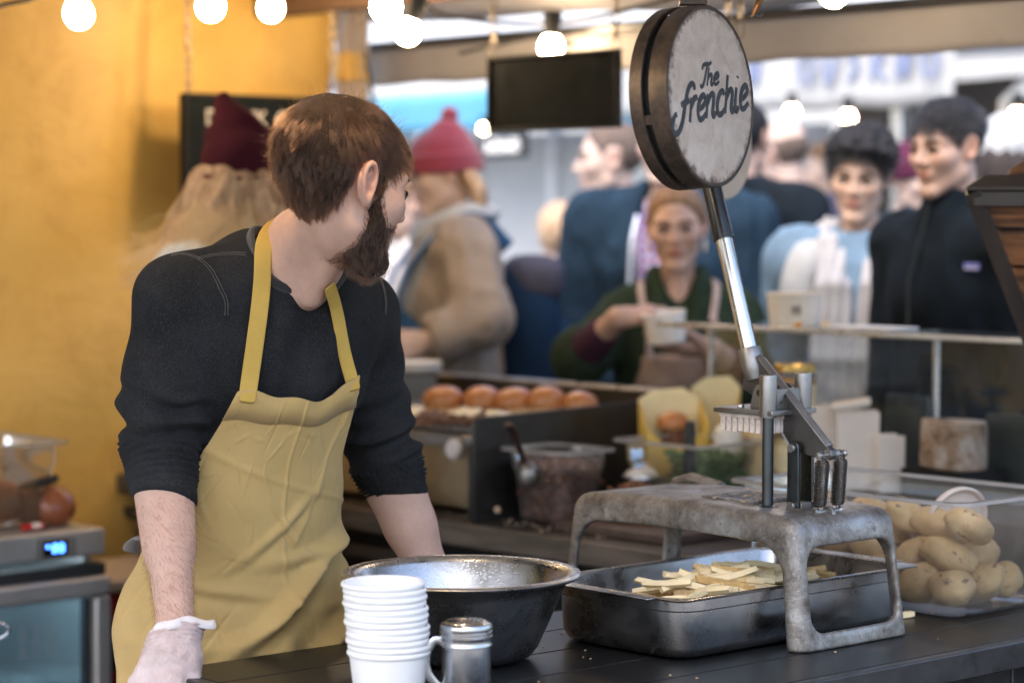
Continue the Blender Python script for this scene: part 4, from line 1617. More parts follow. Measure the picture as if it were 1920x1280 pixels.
# bronze hook at the top edge
hk = thing('hanging_hook', 'bronze hook end hanging at the top beside the drum sign', 'hook', at(1428, 5, 3.7))
pth = [at(x, y, 3.7) - at(1428, 5, 3.7) for (x, y) in ((1412, 31), (1417, 18), (1424, 2), (1436, -20), (1452, -60))]
MB().tube(catmull(pth, 5), [0.004 + 0.007 * min(1, k / 8) for k in range(21)], 10, flat=0.5).build('shaft', m_steel('bronze', (0.32, 0.17, 0.08), 0.3, 0.3), hk)
pth = [at(x, y, 3.7) - at(1428, 5, 3.7) for (x, y) in ((1410, 30), (1418, 29), (1424, 32), (1428, 26))]
MB().tube(pth, 0.003, 8).build('tip', M_IRON, hk)

# ================================================================ bulbs
M_BULB = m_emit('glowing warm bulb', (1.0, 0.72, 0.44), 46)
M_BULB2 = m_emit('far warm bulb', (1.0, 0.70, 0.42), 14)
bulb_prof = [(0.0, -0.031), (0.012, -0.0287), (0.022, -0.022), (0.0285, -0.012), (0.031, 0.0), (0.0295, 0.011), (0.025, 0.021), (0.019, 0.030), (0.0145, 0.038), (0.0, 0.039)]
bulb_me = MB().lathe(bulb_prof, 24).mesh('glass', M_BULB, 180)
bulb_me2 = MB().lathe(bulb_prof, 16).mesh('glass', M_BULB2, 180)
sock_me = MB().lathe([(0.0, 0.030), (0.0185, 0.030), (0.0205, 0.034), (0.0215, 0.06), (0.024, 0.078), (0.0245, 0.090), (0.021, 0.094), (0.0, 0.094)], 20).mesh('socket', M_BLACK, 40)


def bulb(px, py, d, label, tilt=(0, 0), far=False, s=1.0, group='lit festoon bulbs in the stall'):
    o = thing('light_bulb', label, 'bulb', at(px, py, d), 0, group)
    o.rotation_euler = (R(tilt[0]), R(tilt[1]), 0)
    o.scale = (s, s, s)
    link(bpy.data.objects.new('glass', bulb_me2 if far else bulb_me), o)
    link(bpy.data.objects.new('socket', sock_me), o)
    return o


BL = [(148, 28, 5.3, 'lit bulb in a black socket, leftmost over the yellow tarp', (0, -14)), (395, 14, 3.6, 'brightest bulb over the yellow tarp, cut by the top edge', (0, 0)),
      (508, 17, 6.2, 'small bulb over the yellow tarp, right of the bright one', (0, 0)), (724, 14, 3.42, 'large glowing bulb beside the corner post', (0, 0)),
      (765, 61, 6.1, 'smaller lit bulb just below the large one by the post', (0, 20)), (1033, 90, 6.25, 'bulb in a black socket peeping over the hanging board', (0, 3)), (1563, -13, 5.2, 'bulb barely showing at the top edge right of the drum sign', (0, 0))]
for (px, py, d, lb, tl) in BL:
    bulb(px, py, d, lb, tl, s=0.78 if d < 5 else 1.0)


def cable(pts, label):
    mb = MB()
    mb.tube(catmull(pts, 8), 0.0055, 6)
    tag(mb.build('festoon_cable', M_BLACK), label, 'cable', 'festoon cables')


cable([at(-60, 45, 5.2), at(0, 12, 5.25), at(60, -2, 5.28), at(120, -32, 5.3), at(142, -48, 5.25), at(260, -70, 4.5), at(395, -78, 3.6), at(560, -95, 3.5), at(724, -84, 3.42)], 'black festoon cable dipping in at the top left corner')
cable([at(790, -2, 6.3), at(830, 28, 6.28), at(930, 42, 6.26), at(1012, 45, 6.25), at(1033, 40, 6.25), at(1055, 43, 6.25), at(1130, 30, 6.1), at(1250, 0, 5.9), at(1330, -30, 5.8)], 'black festoon cable swinging past the socketed bulb')
cable([at(860, 100, 6.4), at(1010, 70, 6.4), at(1060, 82, 6.4), at(1170, 72, 6.3), at(1300, 50, 6.2)], 'thin dark cable behind the hanging board')
for (px, py, d, lb) in ((1485, 212, 9.4, 'far bulb under the white banner, nearer the drum sign'), (1590, 222, 9.0, 'far bulb above the curly haired customer'), (1908, 218, 8.4, 'far bulb at the right edge by the grey cap'), (907, 242, 9.6, 'faint far bulb at the lower corner of the hanging board')):
    bulb(px, py, d, lb, far=True, s=0.85 if px != 907 else 0.55, group='far bulbs across the alley')

# ================================================================ fridge and what stands on it
FR = S(0.585, 1.655, 0)
frg = thing('fridge', 'undercounter fridge with a glass door and blue digits', 'fridge', FR, TH)
M_ALU = m_plain('silver fridge plastic', (0.42, 0.41, 0.40), 0.38, 0.55, 0.06, 6)
M_LINER = m_plain('fridge liner', (0.50, 0.62, 0.68), 0.4, 0, 0.05, 4)
M_DKGAP = m_plain('dark gasket', (0.015, 0.016, 0.018), 0.6)
w2, dp, H = 0.305, 0.58, 0.87
MB().box((0, dp / 2, H - 0.03), (2 * w2, dp, 0.06)).build('top', M_ALU, frg, bevel=0.005)
for s_ in (-1, 1):
    MB().box((s_ * (w2 - 0.012), dp / 2 + 0.03, 0.44), (0.024, dp - 0.06, 0.74)).build('side', M_ALU, frg, bevel=0.003)
MB().box((0, dp - 0.012, 0.44), (2 * w2 - 0.05, 0.024, 0.74)).build('back', M_LINER, frg)
MB().box((0, dp / 2 + 0.03, 0.085), (2 * w2 - 0.05, dp - 0.07, 0.03)).build('bottom', M_LINER, frg)
rib = MB().box((0, 0, 0), (2 * w2 - 0.16, 0.03, 0.028)).mesh('rib', M_LINER)
for k in range(9):
    o = link(bpy.data.objects.new('rib', rib), frg)
    o.location = (-0.03, dp - 0.04, 0.16 + k * 0.058)
    m_ = o.modifiers.new('b', 'BEVEL')
    m_.width, m_.segments = 0.012, 3
for z in (0.30, 0.50):
    mb = MB()
    for k in range(14):
        mb.tube([(-w2 + 0.03, 0.08 + k * 0.033, z), (w2 - 0.03, 0.08 + k * 0.033, z)], 0.002, 5)
    mb.build('wire_shelf', M_STEEL, frg)
MB().box((0, 0.02, 0.778), (2 * w2 - 0.004, 0.045, 0.026)).build('gap_strip', M_DKGAP, frg)
fz0, fz1 = 0.09, 0.764
for (c, d) in (((0, -0.002, fz1 - 0.022), (2 * w2, 0.046, 0.044)), ((0, -0.002, fz0 + 0.022), (2 * w2, 0.046, 0.044)), ((-w2 + 0.021, -0.002, (fz0 + fz1) / 2), (0.042, 0.0455, fz1 - fz0 - 0.09)), ((w2 - 0.021, -0.002, (fz0 + fz1) / 2), (0.042, 0.0455, fz1 - fz0 - 0.09))):
    MB().box(c, d).build('door_frame', M_ALU, frg, bevel=0.008, seg=3)
MB().box((0, 0.004, (fz0 + fz1) / 2), (2 * w2 - 0.085, 0.006, fz1 - fz0 - 0.09)).build('door_glass', m_sheet('fridge door glass', (0.72, 0.83, 0.88), haze=0.03, dust=0.03, rough=0.05), frg)
for s_ in (-1, 1):
    MB().box((s_ * (w2 - 0.047), 0.012, (fz0 + fz1) / 2), (0.01, 0.03, fz1 - fz0 - 0.1)).build('gasket', M_DKGAP, frg)
mb = MB()
for k in range(6):
    for j in range(3):
        mb.box((0.09 + 0.035 * j, 0.0005, 0.60 + k * 0.013), (0.022 - 0.005 * ((k + j) % 3), 0.0006, 0.006))
mb.build('sticker_print', m_plain('grey print', (0.25, 0.3, 0.33), 0.6), frg)
MB().box((0.175, -0.001, 0.836), (0.105, 0.004, 0.046)).build('control_panel', m_plain('grey panel', (0.16, 0.155, 0.15), 0.4), frg, bevel=0.002)
MB().box((0.172, -0.0035, 0.836), (0.062, 0.004, 0.034)).build('display', m_plain('black display', (0.01, 0.01, 0.012), 0.15), frg, bevel=0.001)
M_BLUE = m_emit('blue led', (0.03, 0.16, 1.0), 5)
mb = MB()
def seg8(mb, x, z, w, h):
    for zz in (-1, 0, 1):
        mb.box((x, -0.0062, z + zz * h), (w * 1.5, 0.001, 0.0026))
    for xx in (-1, 1):
        for zz in (-0.5, 0.5):
            mb.box((x + xx * w, -0.0062, z + zz * h), (0.0026, 0.001, h * 0.8))
seg8(mb, 0.170, 0.836, 0.0046, 0.0085)
seg8(mb, 0.187, 0.836, 0.0046, 0.0085)
mb.box((0.152, -0.0062, 0.841), (0.006, 0.001, 0.006))
mb.build('digits', M_BLUE, frg)
MB().box((0, 0.56, 0.035), (2 * w2, 0.04, 0.07)).build('plinth', M_DKGAP, frg)
MB().box((0, 0.05, 0.035), (2 * w2 - 0.02, 0.04, 0.07)).build('plinth', M_DKGAP, frg)
MB().box((-0.02, 0.06, 0.752), (0.48, 0.05, 0.012)).build('lamp', m_emit('fridge lamp', (0.66, 0.88, 1.0), 6), frg)

bx = thing('clear_box', 'clear plastic box of burger buns on top of the fridge', 'box', S(0.62, 1.885, 0.87), TH)
clear_tub(bx, 0.215, 0.14, 0.195, m_sheet('smoky clear plastic', (0.84, 0.78, 0.72), haze=0.2, dust=0.06, haze_c=(0.7, 0.55, 0.38)), 0.018, 0.7)


def m_bun(name, c, c2):
    t = NT(name)
    g = t.n('ShaderNodeSeparateXYZ')
    t.l(t.coord(), g.inputs[0])
    f = t.math('ADD', t.math('MULTIPLY', g.outputs[2], 22), t.math('MULTIPLY', t.noise(14, 4), 0.4))
    t.set(Base_Color=t.ramp(f, [(0.15, c2), (0.5, c), (0.9, mul(c, 0.8))]), Roughness=0.32, Coat_Weight=0.25, Coat_Roughness=0.2)
    t.bump(t.noise(50, 4), 0.12, 0.002)
    return t.m


M_BUN = m_bun('glazed bun', (0.58, 0.225, 0.07), (0.80, 0.52, 0.26))
M_CRUMB = m_plain('bun crumb', (0.78, 0.52, 0.28), 0.85, 0, 0.15, 30, 0.4)
bun_prof = [(0.0, 0.0), (0.040, 0.0), (0.047, 0.006), (0.050, 0.016), (0.047, 0.030), (0.039, 0.041), (0.027, 0.048), (0.013, 0.0515), (0.0, 0.0525)]
bun_me = MB().lathe(bun_prof, 32).mesh('bun_top', M_BUN, 180)
heel_me = MB().lathe([(0.0, 0.0), (0.041, 0.0), (0.048, 0.005), (0.0495, 0.012), (0.047, 0.018), (0.0, 0.019)], 32).mesh('bun_heel', M_CRUMB, 40)
M_DKBUN = m_bun('dark glazed bun', (0.34, 0.10, 0.04), (0.56, 0.27, 0.12))
bunk_me = MB().lathe(bun_prof, 32).mesh('bun_top', M_DKBUN, 180)
for (px, py, d, rx, ry, lb) in ((5, 940, 5.45, 80, -10, 'dark bun lying on edge at the left side of the clear box'), (62, 948, 5.5, 100, 25, 'dark bun in the middle of the clear box'), (97, 952, 5.5, 60, 40, 'split bun showing its crumb at the right of the clear box')):
    o = thing('burger_bun', lb, 'bun', at(px, py, d))
    link(bpy.data.objects.new('bun_top', bunk_me), o)
    link(bpy.data.objects.new('bun_heel', heel_me), o).location = (0, 0, -0.018)
    o.rotation_euler = (R(rx), R(ry), R(20))
    o.scale = (0.98, 0.98, 0.98)
kn = thing('knife', 'black handled knife lying on the buns in the clear box', 'knife', at(70, 905, 5.48))
a_ = at(34, 914, 5.5) - at(70, 905, 5.48)
b_ = at(104, 897, 5.42) - at(70, 905, 5.48)
MB().tube([a_.lerp(b_, x) for x in (0, 0.3, 0.7, 1)], [0.006, 0.010, 0.012, 0.010], 10).build('handle', M_BLACK, kn)
c_ = a_ + (a_ - b_) * 1.6
MB().loft([[a_ + Vector((0, 0, 0.005)), a_ + Vector((0, 0.002, 0)), a_ - Vector((0, 0, 0.016))], [c_ + Vector((0, 0, 0.005)), c_ + Vector((0, 0.002, 0)), c_ - Vector((0, 0, 0.003))]]).build('blade', M_STEEL, kn)
lg = thing('lighter', 'red lighter lying on the front of the fridge top', 'lighter', S(*uv_of(66, 986, 0.88)[:2], 0.8795), TH + 0.05)
MB().tube([(-0.032, 0, 0), (0.018, 0, 0)], 0.0095, 14, flat=0.75).build('body', m_plain('red plastic', (0.62, 0.03, 0.03), 0.25), lg)
MB().tube([(-0.012, 0, 0.0003), (0.010, 0, 0.0003)], 0.0097, 14, flat=0.75).build('label_band', m_plain('pale band', (0.75, 0.7, 0.68), 0.4), lg)
MB().tube([(0.018, 0, 0), (0.030, 0, 0.001)], 0.0088, 10, flat=0.8).build('cap', M_BLACK, lg)
rc = thing('red_crate', 'red plastic crate standing between fridge and vendor', 'crate', S(1.12, 1.85, 0), TH)
M_RED = m_plain('red crate plastic', (0.30, 0.02, 0.02), 0.45)
MB().box((0.0, 0.15, 0.34), (0.40, 0.30, 0.68)).build('body', M_RED, rc, bevel=0.008)
MB().box((0.0, 0.15, 0.70), (0.43, 0.33, 0.03)).build('rim', m_plain('pale rim', (0.5, 0.42, 0.38), 0.4), rc, bevel=0.006)
MB().box((-0.12, -0.002, 0.56), (0.10, 0.012, 0.12)).build('handle_slot', M_BLACK, rc, bevel=0.004)
wr = thing('wire_handle', 'looped steel wire handle at the left edge before the fridge', 'wire', at(-20, 1180, 4.6))
MB().tube([at(x, y, 4.6) - at(-20, 1180, 4.6) for (x, y) in catmull([(-60, 1172), (-20, 1168), (8, 1170), (17, 1180), (8, 1192), (-20, 1202), (-60, 1214)], 6)], 0.0032, 8).build('loop', m_steel('bluish wire', (0.35, 0.38, 0.45), 0.25), wr)
MB().lathe([(0, 0), (0.06, 0), (0.06, 0.02), (0, 0.02)], 24, (at(-110, 1200, 4.6) - at(-20, 1180, 4.6))).build('basket_base', M_STEEL, wr)
MB().tube([at(-110, 1200, 4.6) - at(-20, 1180, 4.6), (at(-110, 1200, 4.6) - at(-20, 1180, 4.6)) * 1.0 - Vector((0, 0, at(-110, 1200, 4.6).z - 0.02))], 0.02, 10).build('stand', M_IRON, wr)

# ================================================================ griddle and the food on the counter
GR = S(1.50, 1.02, 0.9)
grd = thing('griddle', 'steel flat top griddle with high splash guards', 'griddle', GR, TH)
GL_ = 1.25
MB().box((0.27, GL_ / 2 + 0.03, 0.095), (0.54, GL_, 0.17)).build('body', m_steel('warm dull steel', (0.40, 0.33, 0.22), 0.34, 0.5, 0, (0.1, 0.07, 0.05)), grd, bevel=0.006)
MB().box((0.025, 0.028, 0.095), (0.06, 0.02, 0.175)).build('corner_trim', M_STEEL, grd, bevel=0.004)
MB().box((-0.0125, GL_ / 2 + 0.03, 0.165), (0.022, GL_, 0.03)).build('front_rail', M_STEELDK, grd, bevel=0.004)
MB().box((0.27, GL_ / 2 + 0.03, 0.190), (0.52, GL_ - 0.02, 0.018)).build('plate', M_STEELDK, grd, bevel=0.003)
M_SPL = m_steel('sooty splash guard', (0.085, 0.082, 0.08), 0.45, 0.7, 0, (0.03, 0.028, 0.026))
MB().box((0.555, GL_ / 2 + 0.0, 0.205), (0.012, GL_ + 0.09, 0.095)).build('splash_back', M_SPL, grd, bevel=0.002)
MB().box((0.555, GL_ / 2 + 0.0, 0.257), (0.05, GL_ + 0.09, 0.007)).build('splash_top', M_STEEL, grd, bevel=0.002)
MB().prism([(-0.09, 0.0), (0.545, 0.0), (0.545, 0.245), (-0.08, 0.232), (-0.09, 0.22)], -0.004, 0.004, frame_m((0, -0.035, 0.0), (1, 0, 0), (0, 0, 1), (0, -1, 0))).build('splash_side', M_SPL, grd, bevel=0.002)
MB().prism([(-0.06, 0.0), (0.5, 0.0), (0.5, 0.23), (0.12, 0.225), (-0.06, 0.17)], -0.004, 0.004, frame_m((0, 0.012, 0.0), (1, 0, 0), (0, 0, 1), (0, -1, 0))).build('splash_side', M_SPL, grd, bevel=0.002)
MB().lathe([(0, 0), (0.020, 0), (0.024, 0.005), (0.024, 0.018), (0.018, 0.024), (0, 0.024)], 20, M=frame_m((-0.024, 0.09, 0.15), (0, 1, 0), (0, 0, 1), (-1, 0, 0))).build('knob', m_plain('white knob', (0.6, 0.56, 0.54), 0.4), grd)


def place(px, py, z):
    u, v = uv_of(px, py, z)[:2]
    return u, v


# buns on the griddle
GZ = 1.099
bl = ['burger bun on the griddle, nearest the vendor', 'burger bun on the griddle, second from the vendor', 'middle burger bun in the row on the griddle', 'burger bun on the griddle, second from the dark side plate', 'small burger bun behind the dark side plate']
for k, (px, py) in enumerate(((832, 775), (904, 776), (966, 779), (1026, 777), (1086, 778))):
    d = 5.75 - 0.03 * k
    p = at(px, py, d)
    o = thing('burger_bun', bl[k], 'bun', (p.x, p.y, GZ + 0.006), k * 1.3, 'burger buns toasting in a row on the griddle')
    link(bpy.data.objects.new('bun_top', bun_me), o).location = (0, 0, 0.016)
    link(bpy.data.objects.new('bun_heel', heel_me), o)
    o.rotation_euler = (R(random.uniform(-6, 6)), R(random.uniform(-6, 6)), k * 1.3)
    o.scale = (random.uniform(0.9, 1.02), random.uniform(0.9, 1.02), random.uniform(0.85, 1.08)) if k < 4 else (0.85, 0.85, 0.9)
M_ONION = m_plain('browned onion', (0.20, 0.09, 0.045), 0.4, 0, 0.6, 90, 0.4)
mb = MB()
for k in range(260):
    px, py, d = random.uniform(765, 965), random.uniform(772, 786), 0
    d = random.uniform(5.45, 5.66)
    p = at(px, py, d)
    q = Vector((p.x, p.y, GZ + 0.004 + 0.018 * random.random() ** 2))
    a_ = random.random() * 6.28
    L = random.uniform(0.006, 0.02)
    dv = Vector((math.cos(a_) * L, math.sin(a_) * L, random.uniform(-0.003, 0.005)))
    mb.tube([q - dv, q + Vector((0, 0, 0.004)), q + dv], random.uniform(0.0022, 0.0045), 5)
tag(mb.build('fried_onions', M_ONION), 'browned onions and meat heaped on the griddle', kind='stuff')
for k, (px, py, d, lb) in enumerate(((868, 768, 5.55, 'slice of pale cheese melting before the second bun'), (770, 765, 5.6, 'pale omelette piece at the griddle end by the vendor'), (940, 770, 5.5, 'small pale cheese scrap at the end of the onions'))):
    p = at(px, py, d)
    n = 14
    V = [(0.042 * (1 - 0.35 * (k == 2)) * (1 + 0.2 * math.sin(j * 2.1 + k)) * math.cos(6.283 * j / n), 0.035 * (1 + 0.2 * math.cos(j * 1.7)) * math.sin(6.283 * j / n), 0.004 * math.sin(j * 2.6)) for j in range(n)]
    mb = MB().loft([[(a, b, c) for a, b, c in V], [(a * 0.97, b * 0.97, c + 0.005) for a, b, c in V], [(a * 0.5, b * 0.5, 0.010) for a, b, c in V]])
    o = mb.build('cheese_slice', m_plain('pale cheese', (0.78, 0.66, 0.42), 0.4, 0, 0.1, 20), None)
    o.location = (p.x, p.y, GZ + 0.020)
    o.rotation_euler = (R(8), R(-6), k)
    tag(o, lb, 'cheese')
# plates/lids and the white board behind the vendor's elbow
p = at(785, 690, 6.25)
o = thing('plate_stack', 'stack of white plates behind the griddle splash guard', 'plates', (p.x, p.y, p.z - 0.012))
pl_ = MB().lathe([(0, 0), (0.045, 0), (0.052, 0.003), (0.060, 0.009), (0.061, 0.011), (0.05, 0.006), (0, 0.004)], 32).mesh('plate', M_WHITEP, 60)
for k in range(4):
    link(bpy.data.objects.new('plate', pl_), o).location = (0, 0, k * 0.006)
MB().box((0, 0, -(p.z - 0.012) / 2 - 0.001), (0.09, 0.09, p.z - 0.014)).build('stand', M_IRON, o)
o = thing('paper_menu', 'white folded card standing on the griddle beside the vendor', 'card', at(738, 770, 5.62))
Mx = frame_m((0, 0, -0.02), (0.95, -0.3, 0), (-0.12, -0.1, 1.0), (-0.3, -0.95, -0.1))
MB().prism([(-0.04, 0), (0.035, 0.0), (0.005, 0.12), (-0.04, 0.12)], 0, 0.003, Mx).build('card', M_WHITEP, o)

# clear tubs with sauce meat and herbs
def mound(name, loc, rx, ry, rz, n, mat_, parent=None, size=0.006, seed=1, kind='stuff', leaf=False, box=False):
    rd = random.Random(seed)
    mb = MB()
    for k in range(n):
        if box:
            x, y, z = rd.uniform(-1, 1), rd.uniform(-1, 1), rd.uniform(0, 1)
            x, y = x * (0.58 + 0.42 * z), y * (0.66 + 0.34 * z)
        else:
            while True:
                x, y, z = rd.uniform(-1, 1), rd.uniform(-1, 1), rd.uniform(0, 1)
                if x * x + y * y + z * z < 1:
                    break
        c = Vector((x * rx, y * ry, z * rz))
        a_, b_ = rd.random() * 6.28, rd.uniform(-0.6, 0.9)
        L = size * rd.uniform(0.7, 2.2)
        dv = Vector((math.cos(a_) * math.cos(b_), math.sin(a_) * math.cos(b_), math.sin(b_))) * L
        if leaf:
            e = dv.cross(Vector((rd.uniform(-1, 1), rd.uniform(-1, 1), rd.uniform(-1, 1)))).normalized() * L * 0.4
            mb.add([c - dv, c + e, c + dv, c - e, c + dv.cross(e).normalized() * L * 0.15], [(0, 1, 4), (1, 2, 4), (2, 3, 4), (3, 0, 4), (0, 3, 2, 1)])
        else:
            mb.tube([c - dv, c + Vector((0, 0, L * 0.3)), c + dv], [size * 0.4, size * 0.65, size * 0.4], 5)
    o = mb.build(name, mat_, parent, smooth=None if leaf else 60)
    o.location = loc
    if kind:
        o['kind'] = kind
    return o


M_MEAT = m_plain('pulled meat in sauce', (0.12, 0.036, 0.018), 0.38, 0, 0.5, 80, 0.4)
M_MEAT2 = m_plain('brown shredded meat', (0.19, 0.075, 0.035), 0.55, 0, 0.4, 80, 0.4)
M_HERB = m_plain('green herbs', (0.085, 0.20, 0.04), 0.55, 0, 0.5, 50, 0.2)
t1 = thing('clear_tub', 'clear tub of red pulled meat with a dark spoon in it', 'tub', S(1.560, 0.872, 0.9), TH)
clear_tub(t1, 0.075, 0.094, 0.165, M_CLEAR, 0.014, 0.7)
mound('pulled_meat', (0, 0, 0.006), 0.060, 0.080, 0.125, 1000, M_MEAT, t1, 0.010, 3, box=True)
t2 = thing('clear_tub', 'clear tub of green herbs beside the yellow cartons', 'tub', S(1.80, 0.70, 0.9), TH)
clear_tub(t2, 0.10, 0.125, 0.18, M_CLEAR, 0.016, 0.7)
mound('herbs', (0, -0.055, 0.006), 0.078, 0.055, 0.150, 2200, M_HERB, t2, 0.010, 5, leaf=True, box=True)
mound('leaf_scraps', (0, 0.05, 0.006), 0.075, 0.055, 0.085, 420, m_plain('dull leaves', (0.09, 0.11, 0.06), 0.6, 0, 0.4), t2, 0.010, 6, leaf=True, box=True)
sp_ = thing('spoon', 'dark spoon standing in the tub of red meat', 'spoon', at(965, 845, 5.22))
MB().tube([at(984, 868, 5.24) - at(965, 845, 5.22), at(966, 820, 5.22) - at(965, 845, 5.22), at(954, 795, 5.20) - at(965, 845, 5.22)], [0.009, 0.011, 0.012], 10, flat=0.6).build('handle', m_plain('dark brown handle', (0.03, 0.016, 0.014), 0.3), sp_)
MB().sphere(at(992, 890, 5.26) - at(965, 845, 5.22), (0.022, 0.02, 0.03), 12, 8).build('spoon_bowl', M_STEELDK, sp_)
cb = thing('chopping_board', 'dark chopping board with shredded meat behind the press', 'board', S(1.565, 0.60, 0.9), TH)
MB().box((0, 0, 0.011), (0.22, 0.34, 0.021)).build('board', m_wood('dark board', (0.05, 0.03, 0.022), (0.10, 0.06, 0.045), (4, 40, 40), 0.5), cb, bevel=0.004)
o = mound('shredded_meat', S(1.60, 0.66, 0.921), 0.07, 0.11, 0.075, 520, M_MEAT2, None, 0.009, 11)
o['label'] = 'heap of brown shredded meat on the dark board'
o.rotation_euler = (0, 0, TH)
mc = thing('metal_cup', 'small metal cup heaped with white sauce behind the press', 'cup', S(1.66, 0.50, 0.9))
MB().lathe([(0, 0.0), (0.034, 0.0), (0.036, 0.002), (0.042, 0.072), (0.0445, 0.074), (0.044, 0.077), (0.041, 0.076), (0.0, 0.07)], 32).build('cup', M_STEEL, mc, smooth=50)
MB().sphere((0.003, 0, 0.076), (0.038, 0.037, 0.020), 20, 10, fn=lambda p: p * (1 + 0.1 * math.sin(p.x * 5 + p.y * 3))).build('sauce', m_plain('white sauce', (0.78, 0.75, 0.70), 0.35, 0, 0.05, 20), mc)
MB().box((0, 0, -0.0), (0.001, 0.001, 0.001)).build('base', M_STEEL, mc)
mc.location = at(1203, 943, 5.35)
mc.location.z = 0.9215
# crumbs on the counter
mb = MB()
for k in range(60):
    p = S(random.uniform(1.42, 1.5), random.uniform(0.6, 1.4), 0.902)
    mb.sphere(p, random.uniform(0.001, 0.003), 6, 4)
mb.sphere(at(933, 955, 5.3), 0.007, 8, 6)
tag(mb.build('crumbs', m_plain('crumbs', (0.62, 0.45, 0.3), 0.8, 0, 0.4, 90)), 'crumbs along the counter edge', kind='stuff')

# yellow cartons
M_YEL = m_plain('yellow card', (0.74, 0.50, 0.10), 0.6, 0, 0.05, 8, 0.05)
M_YELIN = m_plain('pale carton inside', (0.80, 0.70, 0.42), 0.6, 0, 0.05, 8, 0.05)
def carton(px, py, d, w, dpt, h, label, rz, bun=False):
    p = at(px, py, d)
    o = thing('carton', label, 'carton', (p.x, p.y, 0.9), rz, 'open yellow food cartons')
    sc_ = 0.92
    th_ = 0.0016
    hf, hb = h * 0.72, h * 0.93
    B4 = [Vector((sx * w * sc_, sy * dpt * sc_, 0.001)) for sx, sy in ((-1, -1), (1, -1), (1, 1), (-1, 1))]
    T4 = [Vector((-w, -dpt, hf)), Vector((w, -dpt, hf * 1.04)), Vector((w, dpt, hb)), Vector((-w, dpt, hb))]
    panels = [[B4[0], B4[1], T4[1], Vector((w * 0.35, -dpt, hf * 0.80)), Vector((-w * 0.3, -dpt, hf * 0.78)), T4[0]],
              [B4[1], B4[2], T4[2], T4[1]], [B4[2], B4[3], T4[3], Vector((-w * 0.5, dpt * 1.25, h)), Vector((w * 0.5, dpt * 1.3, h * 1.02)), T4[2]], [B4[3], B4[0], T4[0], T4[3]]]
    for i, lo in enumerate(panels):
        nx = (lo[1] - lo[0]).cross(Vector((0, 0, 1))).normalized() * th_
        MB().loft([lo, [q - nx for q in lo]]).build('side', M_YEL if i != 2 else M_YELIN, o, smooth=None)
    MB().box((0, 0, 0.002), (w * 2 * sc_, dpt * 2 * sc_, 0.002)).build('base', M_YEL, o)
    return o


c1_ = carton(1262, 900, 5.48, 0.072, 0.05, 0.275, 'open yellow carton with a bun inside, left of the black bottle', R(8))
ob = thing('burger_bun', 'burger bun inside the open yellow carton', 'bun', at(1262, 803, 5.50))
link(bpy.data.objects.new('bun_top', bun_me), ob)
ob.scale = (0.75, 0.75, 0.75)
MB().tube([(0, 0, 0), (0, 0, -0.12)], 0.035, 10).build('filling', M_MEAT2, ob)
carton(1338, 900, 5.60, 0.058, 0.045, 0.295, 'open yellow carton standing right of the black bottle', R(-12))
bb = thing('black_bottle', 'slim black upright between the two yellow cartons', 'bottle', S(*uv_of(1293, 1002, 0.9)[:2], 0.9))
bb.location = (at(1293, 900, 5.22).x, 5.22, 0.9)
MB().lathe([(0, 0), (0.016, 0), (0.017, 0.004), (0.0145, 0.10), (0.0115, 0.225), (0.010, 0.231), (0, 0.232)], 20).build('body', M_BLACK, bb)


def bottle(px, d, prof, m, name, label, cat, cap=None, z0=0.9, grp=None):
    p = at(px, 640, d)
    o = thing(name, label, cat, (p.x, p.y, z0), 0, grp)
    MB().lathe(prof, 28).build('body', m, o, smooth=45)
    return o


o = bottle(1366, 5.35, [(0, 0), (0.030, 0), (0.032, 0.004), (0.032, 0.19), (0.028, 0.205), (0.012, 0.215), (0, 0.216)], m_plain('milky squeeze bottle', (0.70, 0.66, 0.60), 0.4, 0, 0.04, 5), 'squeeze_bottle', 'milky white squeeze bottle behind the press teeth', 'bottle')
MB().lathe([(0, 0.2155), (0.009, 0.2155), (0.004, 0.235), (0, 0.236)], 14).build('nozzle', M_WHITEP, o)
o = bottle(1421, 5.40, [(0, 0), (0.034, 0), (0.036, 0.004), (0.036, 0.20), (0.032, 0.215), (0.014, 0.222), (0, 0.223)], m_plain('cream sauce bottle', (0.70, 0.54, 0.30), 0.4, 0, 0.05, 5), 'squeeze_bottle', 'cream coloured sauce bottle behind the press rod', 'bottle')
MB().lathe([(0, 0.2225), (0.009, 0.2225), (0.004, 0.242), (0, 0.243)], 14).build('nozzle', M_CREAM, o)


def jar(px, d, z0, label, fill, r=0.043, h=0.115):
    p = at(px, 640, d)
    o = thing('glass_jar', label, 'jar', (p.x, p.y, z0), 0, 'glass jars with gold lids')
    MB().lathe([(0, 0.002), (r - 0.004, 0.002), (r - 0.002, 0.005), (r - 0.002, h * 0.78), (0, h * 0.78)], 28).build('contents', fill, o)
    MB().lathe([(r - 0.002, 0), (r, 0.003), (r, h - 0.022), (r - 0.004, h - 0.014), (r - 0.004, h - 0.002)], 28).build('glass', M_GLASS, o)
    MB().lathe([(0, h - 0.018), (r - 0.002, h - 0.018), (r, h - 0.016), (r, h - 0.002), (r - 0.002, h), (0, h + 0.001)], 28).build('lid', m_steel('gold lid', (0.75, 0.52, 0.18), 0.25, 0.1), o)
    MB().lathe([(r + 0.0004, h * 0.22), (r + 0.0006, h * 0.22), (r + 0.0006, h * 0.66), (r + 0.0004, h * 0.66)], 28).build('label', m_plain('cream label', (0.72, 0.60, 0.38), 0.6), o)
    return o


